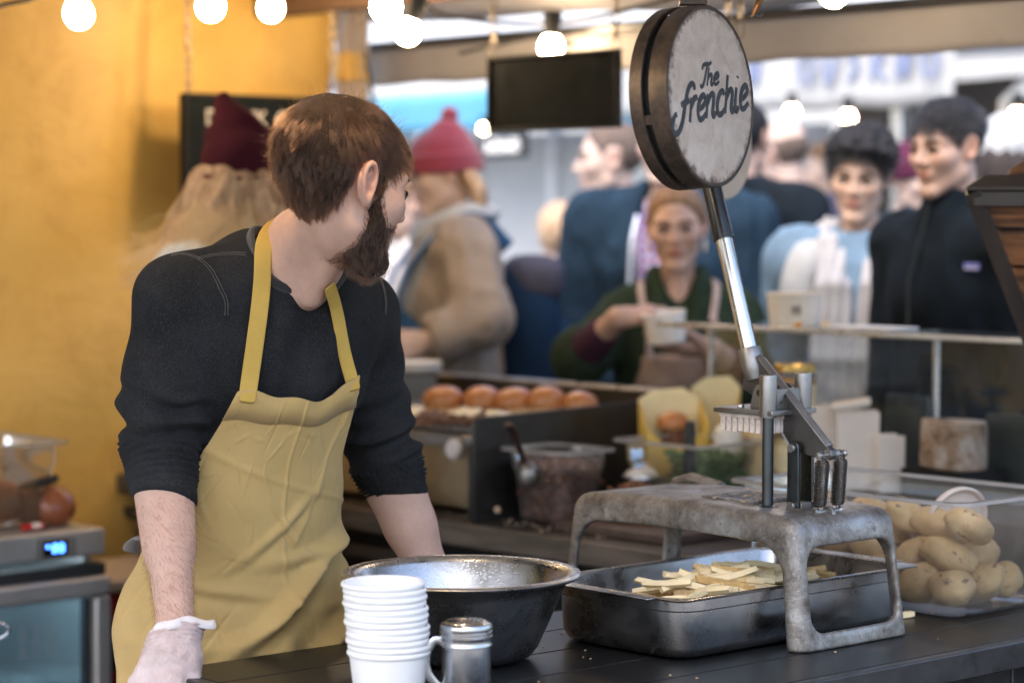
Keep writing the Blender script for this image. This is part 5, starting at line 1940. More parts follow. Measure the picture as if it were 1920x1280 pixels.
M_HONEY = m_plain('honey', (0.52, 0.24, 0.03), 0.2, 0, 0.1, 5, 0)
jar(1492, 5.32, 1.115, 'upper glass jar with a gold lid, stacked behind the press', M_HONEY, 0.045, 0.135)
jar(1490, 5.32, 0.985, 'lower glass jar under the stacked one with a gold lid', m_plain('pale pickle', (0.66, 0.50, 0.25), 0.3), 0.045, 0.128)
rs = thing('riser', 'low dark riser box under the jars and bags', 'box', S(1.86, 0.12, 0.9), TH)
MB().box((0, 0, 0.042), (0.26, 0.85, 0.084)).build('box', M_CTR2, rs, bevel=0.004)
# napkin blocks / paper bags
M_BAG = m_plain('white paper bag', (0.74, 0.68, 0.63), 0.75, 0, 0.05, 14, 0.35, 0.004)
for k, (px, py0, w, h, d, rz, lb) in enumerate(((1548, 760, 0.075, 0.17, 5.30, 6, 'white paper bag block standing beside the jar'), (1608, 770, 0.088, 0.158, 5.22, -4, 'tallest white paper bag block before the glass'), (1666, 815, 0.055, 0.12, 5.16, 8, 'small white napkin block at the end of the bags'))):
    zt = at(px, py0, d).z
    p = at(px, py0, d)
    o = thing('paper_bags', lb, 'bags', (p.x, p.y, 0.984), R(rz), 'white paper blocks on the counter')
    hh_ = zt - 0.984
    for j in range(5):
        y_ = -0.03 + j * 0.0145
        mb = MB()
        hj = hh_ - 0.006 * ((j * 3) % 4)
        V = [(-w / 2, y_, 0), (w / 2, y_, 0), (w / 2 + 0.002, y_ + 0.003, hj), (0, y_ + 0.001, hj + 0.004 * (j % 2)), (-w / 2 - 0.001, y_ + 0.002, hj)]
        mb.loft([V, [(a, b + 0.012, c) for a, b, c in V]])
        mb.build('bag', M_BAG, o, bevel=0.0025)
p = at(1596, 752, 5.2)
o = thing('folded_bag', 'folded paper bag lying across the top of the bag blocks', 'bag', (p.x, p.y, p.z - 0.006), R(-10))
MB().box((0, 0, 0), (0.085, 0.05, 0.016)).build('bag', M_BAG, o, bevel=0.005)
o.rotation_euler = (R(3), R(-9), R(-10))
# birch log
lgp = at(1789, 845, 5.08)
t = NT('birch bark')
f = t.noise(16, 7, 0.75, 0.4)
t.set(Base_Color=t.ramp(f, [(0.34, (0.09, 0.055, 0.035)), (0.48, (0.30, 0.20, 0.13)), (0.6, (0.42, 0.36, 0.31)), (0.75, (0.55, 0.52, 0.5))]), Roughness=0.9)
t.bump(f, 0.6, 0.006)
log = thing('log_slice', 'upright cut log with pale bark before the glass screen', 'log', (lgp.x, lgp.y, 1.045))
nn = 40
loops = []
for (z, s_) in ((0, 1.0), (0.012, 1.01), (0.045, 1.0), (0.08, 0.99), (0.094, 0.985), (0.098, 0.965)):
    loops.append([(0.070 * s_ * (1 + 0.03 * math.sin(3 * 6.283 * k / nn) + 0.012 * math.sin(7 * 6.283 * k / nn + z * 30)) * math.cos(6.283 * k / nn), 0.070 * s_ * (1 + 0.02 * math.sin(2 * 6.283 * k / nn)) * math.sin(6.283 * k / nn), z - 0.10 * (0.05) * math.cos(6.283 * k / nn)) for k in range(nn)])
MB().loft(loops).build('bark', t.m, log, smooth=50)
MB().lathe([(0, 0), (0.066, 0), (0.066, 0.004), (0, 0.004)], 32, (0, 0, 0.0945)).build('cut_face', m_plain('cut wood', (0.50, 0.42, 0.34), 0.8, 0, 0.2, 30), log)
rs2 = thing('riser', 'dark block carrying the birch log', 'box', (lgp.x, lgp.y, 0.9), TH)
MB().box((0, 0, 0.0725), (0.16, 0.16, 0.144)).build('box', M_CTR2, rs2, bevel=0.004)
# small dark glass squares behind
for (px, py, d, lb) in ((1895, 830, 5.12, 'dark slate card at the right end of the counter'), (1702, 790, 5.5, 'dark slate card standing behind the paper bags')):
    p = at(px, py, d)
    o = thing('slate_card', lb, 'card', (p.x, p.y, 0.9), TH + math.pi / 2)
    MB().box((0, 0, (p.z - 0.9) / 2 + 0.03), (0.12, 0.012, p.z - 0.9 + 0.06)).build('card', m_plain('dark green slate', (0.05, 0.06, 0.06), 0.4), o, bevel=0.002)

# ================================================================ glass screen on the service counter
gs = thing('glass_screen', 'clear glass sneeze screen along the service counter', 'screen', S(2.205, 0.2, 0), TH)
ys_ = [0.82, 0.135, -0.55, -1.3]
for k in range(3):
    y0, y1 = ys_[k], ys_[k + 1]
    MB().box((0, (y0 + y1) / 2, 1.108), (0.006, y0 - y1 - 0.012, 0.414)).build('pane', M_GLASS, gs)
    MB().box((-0.09, (y0 + y1) / 2, 1.3205), (0.20, y0 - y1 - 0.004, 0.006)).build('top_pane', m_sheet('shelf glass', (0.85, 0.9, 0.9), haze=0.10, dust=0.12, rough=0.05), gs)
for y in ys_:
    MB().box((0, y, 1.108), (0.012, 0.011, 0.414)).build('upright', M_STEEL, gs, bevel=0.002)
MB().box((0.004, -0.24, 1.3175 - 0.008), (0.012, 2.1, 0.010)).build('rail', M_STEEL, gs, bevel=0.002)
MB().box((-0.191, -0.24, 1.3185), (0.008, 2.1, 0.012)).build('rail', M_STEEL, gs, bevel=0.002)
tg = MB()
# tub on the screen, scribbled
p = at(1486, 606, 5.5)
zt = 1.3240
tb = thing('paper_tub', 'white scribbled paper tub standing on the glass screen', 'tub', (p.x, p.y - 0.03, zt))
MB().lathe([(0, 0.003), (0.052, 0.003), (0.053, 0), (0.0545, 0), (0.0615, 0.072), (0.064, 0.0725), (0.0645, 0.0755), (0.0625, 0.077), (0.060, 0.076), (0.053, 0.006), (0, 0.005)], 48).build('shell', M_CREAM, tb, smooth=50)
mb = MB()
pt_ = []
for k in range(60):
    a_ = R(-92) + 0.16 * math.sin(k * 0.9) + 0.03 * math.sin(k * 2.3)
    z = 0.040 + 0.013 * math.sin(k * 1.7) * math.cos(k * 0.31)
    r_ = 0.0545 + 0.007 * z / 0.072 + 0.0006
    pt_.append((r_ * math.cos(a_), r_ * math.sin(a_), z))
mb.tube(catmull(pt_, 2), 0.0006, 4)
mb.build('scribble', m_plain('grey pen', (0.35, 0.31, 0.28), 0.7), tb)
for (px, dx, lb, c) in ((1497, 0.0, 'orange chip crumb on the screen at the foot of the tub', (0.75, 0.34, 0.08)), (1549, 0, 'pale crust on the glass screen right of the tub', (0.72, 0.50, 0.25))):
    q = at(px, 606, 5.42)
    o = MB().sphere((0, 0, 0), (0.012, 0.010, 0.007), 10, 7, fn=lambda p: p * (1 + 0.15 * math.sin(p.x * 6))).build('food_crumb', m_plain('crumb', c, 0.7))
    o.location = (q.x, q.y, zt + 0.007)
    tag(o, lb, 'crumb')
q = at(1640, 612, 5.35)
o = thing('folded_napkin', 'flat white napkin lying on the glass screen', 'napkin', (q.x, q.y, zt + 0.001), TH + math.pi / 2)
MB().box((0, 0.02, 0.003), (0.20, 0.10, 0.006)).build('napkin', M_WHITEP, o, bevel=0.002)

# ================================================================ dark wooden lantern at the right edge
LN = at(2016, 352, 4.55)
ln_ = thing('wooden_lantern', 'dark wooden tapering lantern box at the right edge', 'lantern', LN, R(-11))
M_LW = m_wood('black stained frame', (0.014, 0.010, 0.008), (0.04, 0.026, 0.018), (20, 20, 3), 0.45)
M_RW = m_wood('scorched orange wood', (0.03, 0.014, 0.008), (0.42, 0.17, 0.06), (6, 6, 60), 0.5)
tw_, bw_, hh_ = 0.188, 0.050, 0.36
MB().loft([rrect(tw_ + 0.012, tw_ + 0.012, 0.004, 2, -0.006), rrect(tw_ + 0.012, tw_ + 0.012, 0.004, 2, 0.0), rrect(tw_ - 0.02, tw_ - 0.02, 0.004, 2, 0.022)]).build('lid', M_LW, ln_, smooth=30)
for i in range(4):
    Rm = Matrix.Rotation(i * math.pi / 2, 4, 'Z')
    a0, a1 = tw_, bw_
    # corner bar
    MB().tube([Rm @ Vector((-a0, -a0, -0.007)), Rm @ Vector((-a1, -a1, -hh_))], 0.021, 4).build('corner_bar', M_LW, ln_, bevel=0.002)
    n = 5
    for k in range(n):
        f0, f1 = k / n + 0.01, (k + 1) / n - 0.01
        w0 = a0 + (a1 - a0) * f0
        w1 = a0 + (a1 - a0) * f1
        z0, z1 = -0.007 - f0 * (hh_ - 0.01), -0.007 - f1 * (hh_ - 0.01)
        lo = [Rm @ Vector(q) for q in ((-w0 + 0.005, -w0 + 0.008, z0), (w0 - 0.005, -w0 + 0.008, z0), (w1 - 0.005, -w1 + 0.008, z1), (-w1 + 0.005, -w1 + 0.008, z1))]
        hi = [q + Rm.to_3x3() @ Vector((0, 0.012, 0.004)) for q in lo]
        MB().loft([lo, hi]).build('slat', M_RW, ln_, smooth=None)
    MB().box(Rm @ Vector((0, -a0 + 0.004, -0.022)), (2 * a0 if i % 2 == 0 else 0.03, 0.03 if i % 2 == 0 else 2 * a0, 0.028)).build('top_bar', M_LW, ln_, bevel=0.002)
MB().box((0, 0, -hh_), (2 * bw_ + 0.04, 2 * bw_ + 0.04, 0.02)).build('foot', M_LW, ln_, bevel=0.003)
MB().loft([rrect(0.125, 0.125, 0.004, 2, 0.0222), rrect(0.120, 0.120, 0.004, 2, 0.034), rrect(0.075, 0.075, 0.004, 2, 0.062), rrect(0.070, 0.070, 0.004, 2, 0.066)]).build('cap', M_RW, ln_, smooth=30)
MB().lathe([(0, 0.066), (0.07, 0.066), (0.085, 0.074), (0.085, 0.088), (0.06, 0.10), (0.02, 0.108), (0, 0.11)], 8).build('finial', M_LW, ln_)
chain(ln_, (0, 0, 0.112), (0, 0, 0.62), (0, 0, 0))
# ================================================================ people
def m_skin(name, c, c2=None):
    t = NT(name)
    a = t.n('ShaderNodeAttribute', attribute_name='tone')
    f = t.noise(28, 5, 0.65)
    g = t.noise(160, 3, 0.6)
    base = t.ramp(f, [(0.3, mul(c, 0.90)), (0.7, mul(c, 1.06))])
    base = t.mix(t.ramp(g, [(0.5, 0.0), (0.8, 0.35)]), base, (c[0] * 0.85, c[1] * 0.66, c[2] * 0.62))
    base = t.mix(1.0, base, a.outputs['Color'], 'MULTIPLY')
    t.set(Base_Color=base, Roughness=0.6, Subsurface_Weight=0.25, Subsurface_Radius=(0.010, 0.004, 0.002), Subsurface_Scale=0.6)
    t.bump(t.math('ADD', t.noise(420, 3), t.math('MULTIPLY', f, 0.6)), 0.12, 0.001)
    return t.m


def headR(yaw, pitch=0.0, roll=0.0):
    """columns: the person's right, forward, up.  yaw: direction of forward in the ground plane (deg from +X)"""
    y, p, r = R(yaw), R(pitch), R(roll)
    M = Matrix.Rotation(y - math.pi / 2, 3, 'Z') @ Matrix.Rotation(-p, 3, 'X') @ Matrix.Rotation(r, 3, 'Y')
    return np.array(M, np.float32)


def rotm(ax, deg):
    return np.array(Matrix.Rotation(R(deg), 3, ax), np.float32)


def head_d(p, fem=0.0, ears=True):
    """head distance in the head's own frame: x right, y forward, z up, metres"""
    pin = p
    d = d_ell(p, arr((0, -0.016, 0.032)), (0.074, 0.094, 0.083))
    d = smin(d, d_ell(p, arr((0, 0.020, -0.030)), (0.061, 0.066, 0.078)), 0.03)
    jw = 0.050 - 0.006 * fem
    nk = 1 - 0.12 * fem
    for s in (-1, 1):
        d = smin(d, d_cap(p, arr((s * jw, 0.004, -0.062)), arr((s * 0.014, 0.066, -0.103)), 0.017, 0.014), 0.028)
        d = smin(d, d_ell(p, arr((s * 0.040, 0.056, -0.020)), (0.022, 0.022, 0.020)), 0.036)
        d = smin(d, d_cap(p, arr((s * 0.050, 0.062, 0.022)), arr((s * 0.014, 0.079, 0.020)), 0.010 - 0.003 * fem, 0.010 - 0.003 * fem), 0.016)
    d = smin(d, d_ell(p, arr((0, 0.072, -0.104)), (0.020, 0.015, 0.014)), 0.018)
    for s in (-1, 1):
        d = smax(d, -d_ell(p, arr((s * 0.032, 0.094, 0.004)), (0.020, 0.0165, 0.012)), 0.018)
        d = smin(d, d_ell(p, arr((s * 0.032, 0.0700, 0.002)), (0.0165, 0.0135, 0.0125)), 0.004)
    d = smin(d, d_cap(p, arr((0, 0.079, 0.016)), arr((0, 0.103 - 0.004 * fem, -0.026)), 0.0070 * nk, 0.0098 * nk), 0.014)
    for s in (-1, 1):
        d = smin(d, d_ell(p, arr((s * 0.0115, 0.093, -0.031)), (0.0075, 0.010, 0.0068)), 0.007)
        d = smax(d, -d_ell(p, arr((s * 0.0065, 0.099, -0.0385)), (0.0038, 0.006, 0.0032)), 0.003)
    d = smin(d, d_ell(p, arr((0, 0.0755, -0.060)), (0.026, 0.012, 0.018)), 0.014)
    p = p + np.stack([0 * p[:, 0], 0 * p[:, 0], 5.5 * np.minimum(p[:, 0] ** 2, 0.001)], 1) * (np.abs(p[:, 2:3] + 0.06) < 0.03)
    p0 = p
    d = smin(d, d_ell(p, arr((0, 0.0865, -0.0555)), (0.021, 0.0075, 0.0055)), 0.005)
    d = smin(d, d_ell(p, arr((0, 0.0850, -0.0665)), (0.018, 0.0080, 0.0065)), 0.005)
    d = smax(d, -d_ell(p, arr((0, 0.094, -0.0610)), (0.024, 0.0065, 0.0014)), 0.002)
    p = pin
    if ears:
        for s in (-1, 1):
            M = rotm('Z', s * 24) @ rotm('X', 8)
            c = arr((s * 0.0745, -0.010, 0.000))
            q = (p - c) @ M
            oval = 0.0165 + 0.0045 * np.clip(q[:, 2] / 0.03, -1, 1)
            e = np.sqrt((q[:, 1] / oval) ** 2 + (q[:, 2] / 0.0315) ** 2)
            rim = np.sqrt(((e - 0.86) * 0.021) ** 2 + (q[:, 0] - s * 0.0075) ** 2) - 0.0036
            plate = d_ell(q, arr((s * 0.000, 0, 0)), (0.0042, 0.019, 0.030))
            ear = smin(rim, plate, 0.003)
            ear = smin(ear, d_cap(q, arr((s * 0.006, -0.001, 0.012)), arr((s * 0.005, -0.008, -0.012)), 0.0032, 0.0035), 0.004)
            ear = smin(ear, d_ell(q, arr((s * 0.004, 0.004, -0.0265)), (0.0055, 0.009, 0.0095)), 0.005)
            ear = smax(ear, -d_ell(q, arr((s * 0.0085, 0.0035, -0.003)), (0.0095, 0.0078, 0.0125)), 0.003)
            gro = np.sqrt(((e - 0.60) * 0.021) ** 2 + (q[:, 0] - s * 0.0065) ** 2) - 0.0026
            ear = smax(ear, -np.where((q[:, 2] > -0.014) & (q[:, 1] < 0.010), gro, 1.0), 0.002)
            ear = smin(ear, d_ell(q, arr((s * 0.004, 0.0125, -0.005)), (0.005, 0.0045, 0.0065)), 0.004)
            d = smin(d, ear, 0.006)
    return d


class Person:
    """joints in world metres; H head centre, B 3x3 body axes (right, forward, up), HR head axes"""

    def __init__(s, label, H, yaw, head=(None, 0, 0), hs=1.0, lean=0.0, group=None, floor=0.0, width=1.0, scale=1.0):
        s.H = Vector(H)
        s.hs = hs
        hy, hp, hr = head
        s.HR = headR(yaw if hy is None else hy, hp, hr)
        s.B = headR(yaw)
        s.k = scale
        r, f = Vector(s.B[:, 0]), Vector(s.B[:, 1])
        up = Vector((0, 0, 1))
        s.r, s.f = r, f
        k = scale
        hf = Vector(s.HR[:, 1])
        hu = Vector(s.HR[:, 2])
        s.skull = s.H - hu * 0.065 * hs - hf * 0.022 * hs
        s.neck = s.H - hu * 0.05 - up * 0.130 * k - Vector((hf.x, hf.y, 0)) * 0.035
        n = s.neck
        w = width * k
        s.chest = n - up * 0.16 * k + f * 0.005
        s.waist = n - up * 0.37 * k
        s.pelvis = n - up * 0.54 * k
        s.J = {}
        for sd, q in (('r', 1), ('l', -1)):
            s.J['s' + sd] = n + r * q * 0.178 * w - up * 0.055 * k
            s.J['e' + sd] = s.J['s' + sd] - up * 0.29 * k + r * q * 0.05 - f * 0.02
            s.J['w' + sd] = s.J['e' + sd] - up * 0.25 * k + f * 0.06
            s.J['h' + sd] = s.pelvis + r * q * 0.09 * w - up * 0.02
            ft = Vector((s.J['h' + sd].x, s.J['h' + sd].y, floor)) + r * q * 0.02
            s.J['a' + sd] = ft + up * 0.085
            s.J['k' + sd] = (s.J['h' + sd] + s.J['a' + sd]) / 2 + f * 0.03
            s.J['t' + sd] = ft + f * 0.14 + up * 0.035
        s.hand = {'r': None, 'l': None}
        s.w = w
        s.base = Vector((s.pelvis.x, s.pelvis.y, floor))
        s.root = thing('person', label, 'person', s.base, 0, group)

    # ---- pieces shared by body and clothes
    def torso(s, fd, g=0.0, k=0.05, lo=None):
        r = s.B[:, 0]
        w = s.w
        up = Vector((0, 0, 1))
        tt = getattr(s, 'tt', None) or s.neck - up * 0.10 * s.k
        fd.ecap(tt, s.chest - up * 0.03, r, (0.155 * w + g, 0.098 + g), (0.158 * w + g, 0.112 + g), k)
        fd.ecap(s.chest - up * 0.02, s.waist, r, (0.155 * w + g, 0.112 + g), (0.138 * w + g, 0.105 + g), k)
        fd.ecap(s.waist, s.pelvis, r, (0.138 * w + g, 0.105 + g), (0.158 * w + g, 0.118 + g), k)
        for q in 'lr':
            fd.cap(s.neck - up * 0.015, s.J['s' + q] + up * 0.008, 0.045 + g * 0.8, 0.052 + g, 0.05)
        return s

    def limb(s, fd, a, b, r1, r2, k=0.02):
        fd.cap(s.J[a], s.J[b], r1, r2, k)

    def arm(s, fd, q, g=0.0, k=0.03):
        fd.cap(s.J['s' + q], s.J['e' + q], 0.050 + g, 0.041 + g, k)
        fd.cap(s.J['e' + q], s.J['w' + q], 0.041 + g, 0.027 + g, k)

    def hand_sdf(s, fd, q, g=0.0):
        h = s.hand[q]
        wr = s.J['w' + q]
        if h is None:
            d = (wr - s.J['e' + q]).normalized()
            h = dict(dir=d, back=s.r * (1 if q == 'r' else -1), curl=(25, 30, 20))
        D = Vector(h['dir']).normalized()
        Bk = Vector(h['back'])
        Bk = (Bk - D * Bk.dot(D)).normalized()
        T = D.cross(Bk).normalized() * (1 if q == 'l' else -1)      # thumb side
        sc = h.get('scale', 1.0)
        P = lambda x, y, z: wr + (D * x + T * y + Bk * z) * sc
        e = lambda a, b, r1, r2, k=0.010: fd.cap(a, b, (r1 * sc) + g, (r2 * sc) + g, k)
        fd.ecap(P(0.0, 0, 0), P(0.032, 0, 0), T, (0.026 * sc + g, 0.019 * sc + g), (0.033 * sc + g, 0.016 * sc + g), 0.02)
        fd.ecap(P(0.028, 0, 0), P(0.085, 0.001, 0.001), T, (0.034 * sc + g, 0.015 * sc + g), (0.039 * sc + g, 0.0125 * sc + g), 0.015)
        lens = ((0.040, 0.024, 0.019), (0.045, 0.028, 0.020), (0.041, 0.026, 0.019), (0.032, 0.019, 0.017))
        offs = (0.030, 0.0105, -0.0095, -0.0285)
        back = (0.086, 0.092, 0.088, 0.079)
        curls = h.get('curls') or [h.get('curl', (25, 30, 20))] * 4
        spread = h.get('spread', 4)
        for i in range(4):
            p = P(back[i], offs[i], 0.001)
            a = math.radians(spread * (1.5 - i))
            d0 = (D * math.cos(a) + T * math.sin(a))
            ang = 0
            rr = (0.0096, 0.0098, 0.0094, 0.0084)[i]
            e(P(0.055, offs[i] * 0.8, 0.003), p, 0.011, rr, 0.010)
            for L, c in zip(lens[i], curls[i]):
                ang += math.radians(c)
                d_ = d0 * math.cos(ang) - Bk * math.sin(ang)
                p2 = p + d_ * L * sc
                e(p, p2, rr, rr * 0.92, 0.005)
                p, rr = p2, rr * 0.92
        tc = h.get('thumb', (35, 20))
        p = P(0.022, 0.027, -0.006)
        a = math.radians(tc[0])
        d_ = (D * math.cos(a) + T * math.sin(a) * 0.9 - Bk * 0.25).normalized()
        p2 = p + d_ * 0.040 * sc
        e(P(0.012, 0.015, -0.003), p, 0.015, 0.014, 0.015)
        e(p, p2, 0.0145, 0.011, 0.012)
        a -= math.radians(tc[1])
        d_ = (D * math.cos(a) + T * math.sin(a) * 0.9 - Bk * 0.35).normalized()
        p3 = p2 + d_ * 0.030 * sc
        e(p2, p3, 0.0108, 0.0098, 0.006)
        a -= math.radians(tc[1] * 0.6)
        d_ = (D * math.cos(a) + T * math.sin(a) * 0.9 - Bk * 0.4).normalized()
        e(p3, p3 + d_ * 0.024 * sc, 0.0098, 0.0082, 0.005)

    def head_local(s, P):
        return (P - arr(s.H)) @ s.HR / s.hs

    def hw(s, p):
        """head-frame point to world"""
        return s.H + Vector(s.HR @ arr(p)) * s.hs

    def body(s, skin, h=0.010, hh=0.0045, hand_h=None, fem=0.0, brow=(0.05, 0.035, 0.03), lips=(0.88, 0.62, 0.60), ears=True, hands='lr', extra=None, eye=True, ek=1.0):
        pts = [s.H] + list(s.J.values()) + [s.pelvis]
        lo = np.min([arr(p) for p in pts], 0) - 0.2
        hi = np.max([arr(p) for p in pts], 0) + 0.2
        lo[2] = min(p.z for p in pts) - 0.08
        hi[2] = s.H.z + 0.16 * s.hs
        m = 0.13 * s.hs
        fine = [[(s.H[i] - m, s.H[i] + m, hh)] for i in range(3)]
        if hand_h:
            for q in hands:
                c = s.J['w' + q]
                if s.hand[q]:
                    c = c + Vector(s.hand[q]['dir']).normalized() * 0.075
                for i in range(3):
                    fine[i].append((c[i] - 0.12, c[i] + 0.12, hand_h))
        fd = Field(lo, hi, h, fine)
        s.torso(fd, -0.012)
        up = Vector((0, 0, 1))
        fd.cap(s.neck - up * 0.02, s.skull, 0.060 * (1 - 0.14 * fem), 0.053 * (1 - 0.12 * fem), 0.04)
        for q in 'lr':
            s.arm(fd, q)
            s.hand_sdf(fd, q)
            s.limb(fd, 'h' + q, 'k' + q, 0.082, 0.052, 0.03)
            s.limb(fd, 'k' + q, 'a' + q, 0.052, 0.034, 0.03)
            s.limb(fd, 'a' + q, 't' + q, 0.034, 0.028, 0.02)
        if extra:
            extra(fd)
        H, HR, hs = s.H, s.HR, s.hs
        fd.put(lambda P: head_d((P - arr(H)) @ HR / hs, fem, ears) * hs, arr(H) - 0.118 * hs, arr(H) + 0.125 * hs, 0.018)
        V, Q = fd.mesh(1)
        L = s.head_local(V)
        col = np.ones((len(V), 3), np.float32)
        near = np.abs(L).max(1) < 0.14

        def blob(c, r, tint, k=1.0):
            d = np.linalg.norm((L - arr(c)) / arr(r), axis=1)
            w = np.clip(1.3 - d, 0, 1)[:, None] * k * near[:, None]
            w = np.clip(w * 1.6, 0, 1) * k
            col[:] = col * (1 - w) + col * arr(tint) * w
        blob((0, 0.090, -0.0555), (0.023, 0.014, 0.0065), lips)
        blob((0, 0.090, -0.0665), (0.020, 0.014, 0.0075), lips)
        for q in (-1, 1):
            blob((q * 0.040, 0.065, -0.022), (0.025, 0.03, 0.022), (1.0, 0.86, 0.84), 0.6)
            blob((q * 0.076, -0.012, 0.0), (0.02, 0.025, 0.035), (1.0, 0.82, 0.78), 0.7)
        blob((0, 0.105, -0.027), (0.016, 0.016, 0.014), (1.0, 0.86, 0.82), 0.6)
        s.bodyobj = np_mesh('body', V, Q, skin, s.root, s.base, col)
        s.V, s.Q = V, Q
        if eye:
            for q in (-1, 1):
                mb = MB()
                c = s.hw((q * 0.032, 0.0722, 0.0005))
                Mx = frame_m(c - s.base, Vector(s.HR[:, 0]), Vector(s.HR[:, 2]), Vector(s.HR[:, 1]))
                k = s.hs
                mb.sphere((0, 0, 0), (0.0140 * k, 0.0058 * k, 0.0130 * k), 16, 10, M=Mx)
                e = mb.build('eye', M_EYE, s.root)
                mb = MB()
                mb.lathe([(0, 0.0136 * k), (0.0034 * k, 0.0136 * k), (0.0070 * k, 0.0128 * k), (0.0070 * k, 0.0112 * k), (0, 0.0112 * k)], 14, M=Mx)
                mb.build('iris', M_IRIS, e)
                mb = MB()
                lid = [(x * q, z) for x, z in ((-0.0155, -0.001), (-0.010, 0.0058), (0.0, 0.0082), (0.010, 0.0055), (0.0165, -0.0005))]
                mb.tube([Mx @ Vector((x * k, z * k, (0.0128 - 22 * x * x) * k)) for x, z in catmull([(a, b) for a, b in lid], 4)], 0.0024 * k * ek, 6)
                mb.build('lashes', M_LASH, s.root)
                mb = MB()
                br = [(q * x, y, z) for x, y, z in ((0.012, 0.0905, 0.0205), (0.024, 0.0895, 0.0245), (0.036, 0.0835, 0.0255), (0.047, 0.0725, 0.0205), (0.053, 0.0635, 0.0155))]
                P_ = [s.hw(p) - s.base for p in catmull(br, 4)]
                n = len(P_)
                mb.tube(P_, [0.0048 * k * ek * (0.7 + 0.5 * math.sin(math.pi * min(1, i / n * 1.2 + 0.1))) for i in range(n)], 8, flat=0.55)
                mb.build('eyebrow', brow_mat(brow), s.root)
        return s

    def cloth(s, name, mat_, build, h=0.009, fold=0.006, freq=9.0, lo=None, hi=None, cuts=(), disp=None, smooth=1, label=None, fine=None, colors=None):
        """build(fd) adds the garment's shape; cuts are (point, normal) planes"""
        pts = [s.neck] + [s.J[k] for k in s.J] + [s.pelvis]
        if lo is None:
            lo = np.min([arr(p) for p in pts], 0) - 0.2
        if hi is None:
            hi = np.max([arr(p) for p in pts], 0) + 0.22
        fd = Field(lo, hi, h, fine or ((), (), ()))
        build(fd)
        for c in cuts:
            fd.plane_cut(*c)
        V, Q = fd.mesh(smooth)
        N = normals(V, Q)
        if fold:
            q = V * freq + 3.1 * len(name)
            n1 = vnoise(q * arr((1, 1, 0.55)))
            n2 = vnoise(q * arr((1.9, 1.9, 1.1)) + 5.0 + 0.8 * n1[:, None])
            rg = 1 - np.abs(n2) * 2
            V = V + N * (fold * (0.6 * n1 + 0.5 * rg))[:, None]
        if disp is not None:
            V = V + N * disp(V)[:, None]
        if fold or disp is not None:
            V = lap(V, Q, 0.3)
        o = np_mesh(name, V, Q, mat_, s.root, s.base, label=label, colors=colors(V) if colors else None)
        return o, V, Q

    def pants(s, mat_, h=0.012):
        def b(fd):
            r = s.B[:, 0]
            fd.ecap(s.pelvis + Vector((0, 0, 0.10)), s.pelvis - Vector((0, 0, 0.02)), r, (0.150 * s.w, 0.115), (0.170 * s.w, 0.128), 0.03)
            for q in 'lr':
                fd.cap(s.J['h' + q], s.J['k' + q], 0.094, 0.068, 0.03)
                fd.cap(s.J['k' + q], s.J['a' + q] + Vector((0, 0, 0.0)), 0.068, 0.058, 0.02)
        hi = None
        return s.cloth('trousers', mat_, b, h, 0.006, 8, cuts=[(s.J['al'] + Vector((0, 0, -0.01)), (0, 0, -1))])

    def shoes(s, mat_, h=0.010):
        for q in 'lr':
            a, t_ = s.J['a' + q], s.J['t' + q]
            fd = Field(arr(a) - 0.25, arr(a) + 0.25, h)
            fd.cap(a - Vector((0, 0, 0.03)) - s.f * 0.02, t_, 0.048, 0.040, 0.02).cap(a - Vector((0, 0, 0.03)), a + Vector((0, 0, 0.03)), 0.046, 0.05, 0.02)
            fd.plane_cut((0, 0, s.base.z + 0.003), (0, 0, -1))
            V, Q = fd.mesh(1)
            np_mesh('shoe', V, Q, mat_, s.root, s.base)

    def coat(s, mat_, hem, g=0.028, name='coat', fold=0.012, freq=8, collar=0.0, sleeve='lr', h=0.009, cuff=0.012, flare=0.02, opening=None, cut_up=None, label=None):
        def b(fd):
            s.torso(fd, g, 0.05)
            r = s.B[:, 0]
            bot = Vector((s.pelvis.x, s.pelvis.y, hem - 0.05))
            fd.ecap(s.pelvis, bot, r, (0.160 * s.w + g, 0.120 + g), (0.165 * s.w + g + flare, 0.125 + g + flare), 0.04)
            for q in sleeve:
                fd.cap(s.J['s' + q], s.J['e' + q], 0.055 + g, 0.048 + g, 0.035)
                we = s.J['e' + q].lerp(s.J['w' + q], 1.0)
                fd.cap(s.J['e' + q], we, 0.046 + g, 0.034 + g * 0.8, 0.03)
            # neck hole
            up = Vector((0, 0, 1))
            fd.cap(s.neck + up * (0.005 + collar), s.neck + up * 0.3, 0.068, 0.09, 0.012, 'cut')
            if collar:
                fd.cap(s.neck - up * 0.01, s.neck + up * collar, 0.082, 0.078, 0.03)
                fd.cap(s.neck + up * 0.01, s.neck + up * 0.3, 0.064, 0.085, 0.008, 'cut')
            if opening:
                opening(fd)
        cuts = [((0, 0, hem), (0, 0, -1))]
        for q in sleeve:
            d = (s.J['w' + q] - s.J['e' + q]).normalized()
        lo = np.min([arr(s.J[k]) for k in s.J], 0) - 0.25
        lo[2] = hem - 0.03
        o = s.cloth(name, mat_, lambda fd: (b(fd), [fd.put(lambda P, d=arr((s.J['w' + q] - s.J['e' + q]).normalized()), c=arr(s.J['w' + q]): -np.minimum((P - c) @ d + cuff, 0.09 - np.linalg.norm(P - c, axis=1)), arr(s.J['w' + q]) - 0.1, arr(s.J['w' + q]) + 0.1, 0.001, 'cut2') for q in sleeve]), h, fold, freq, lo=lo, cuts=cuts, label=label)
        return o

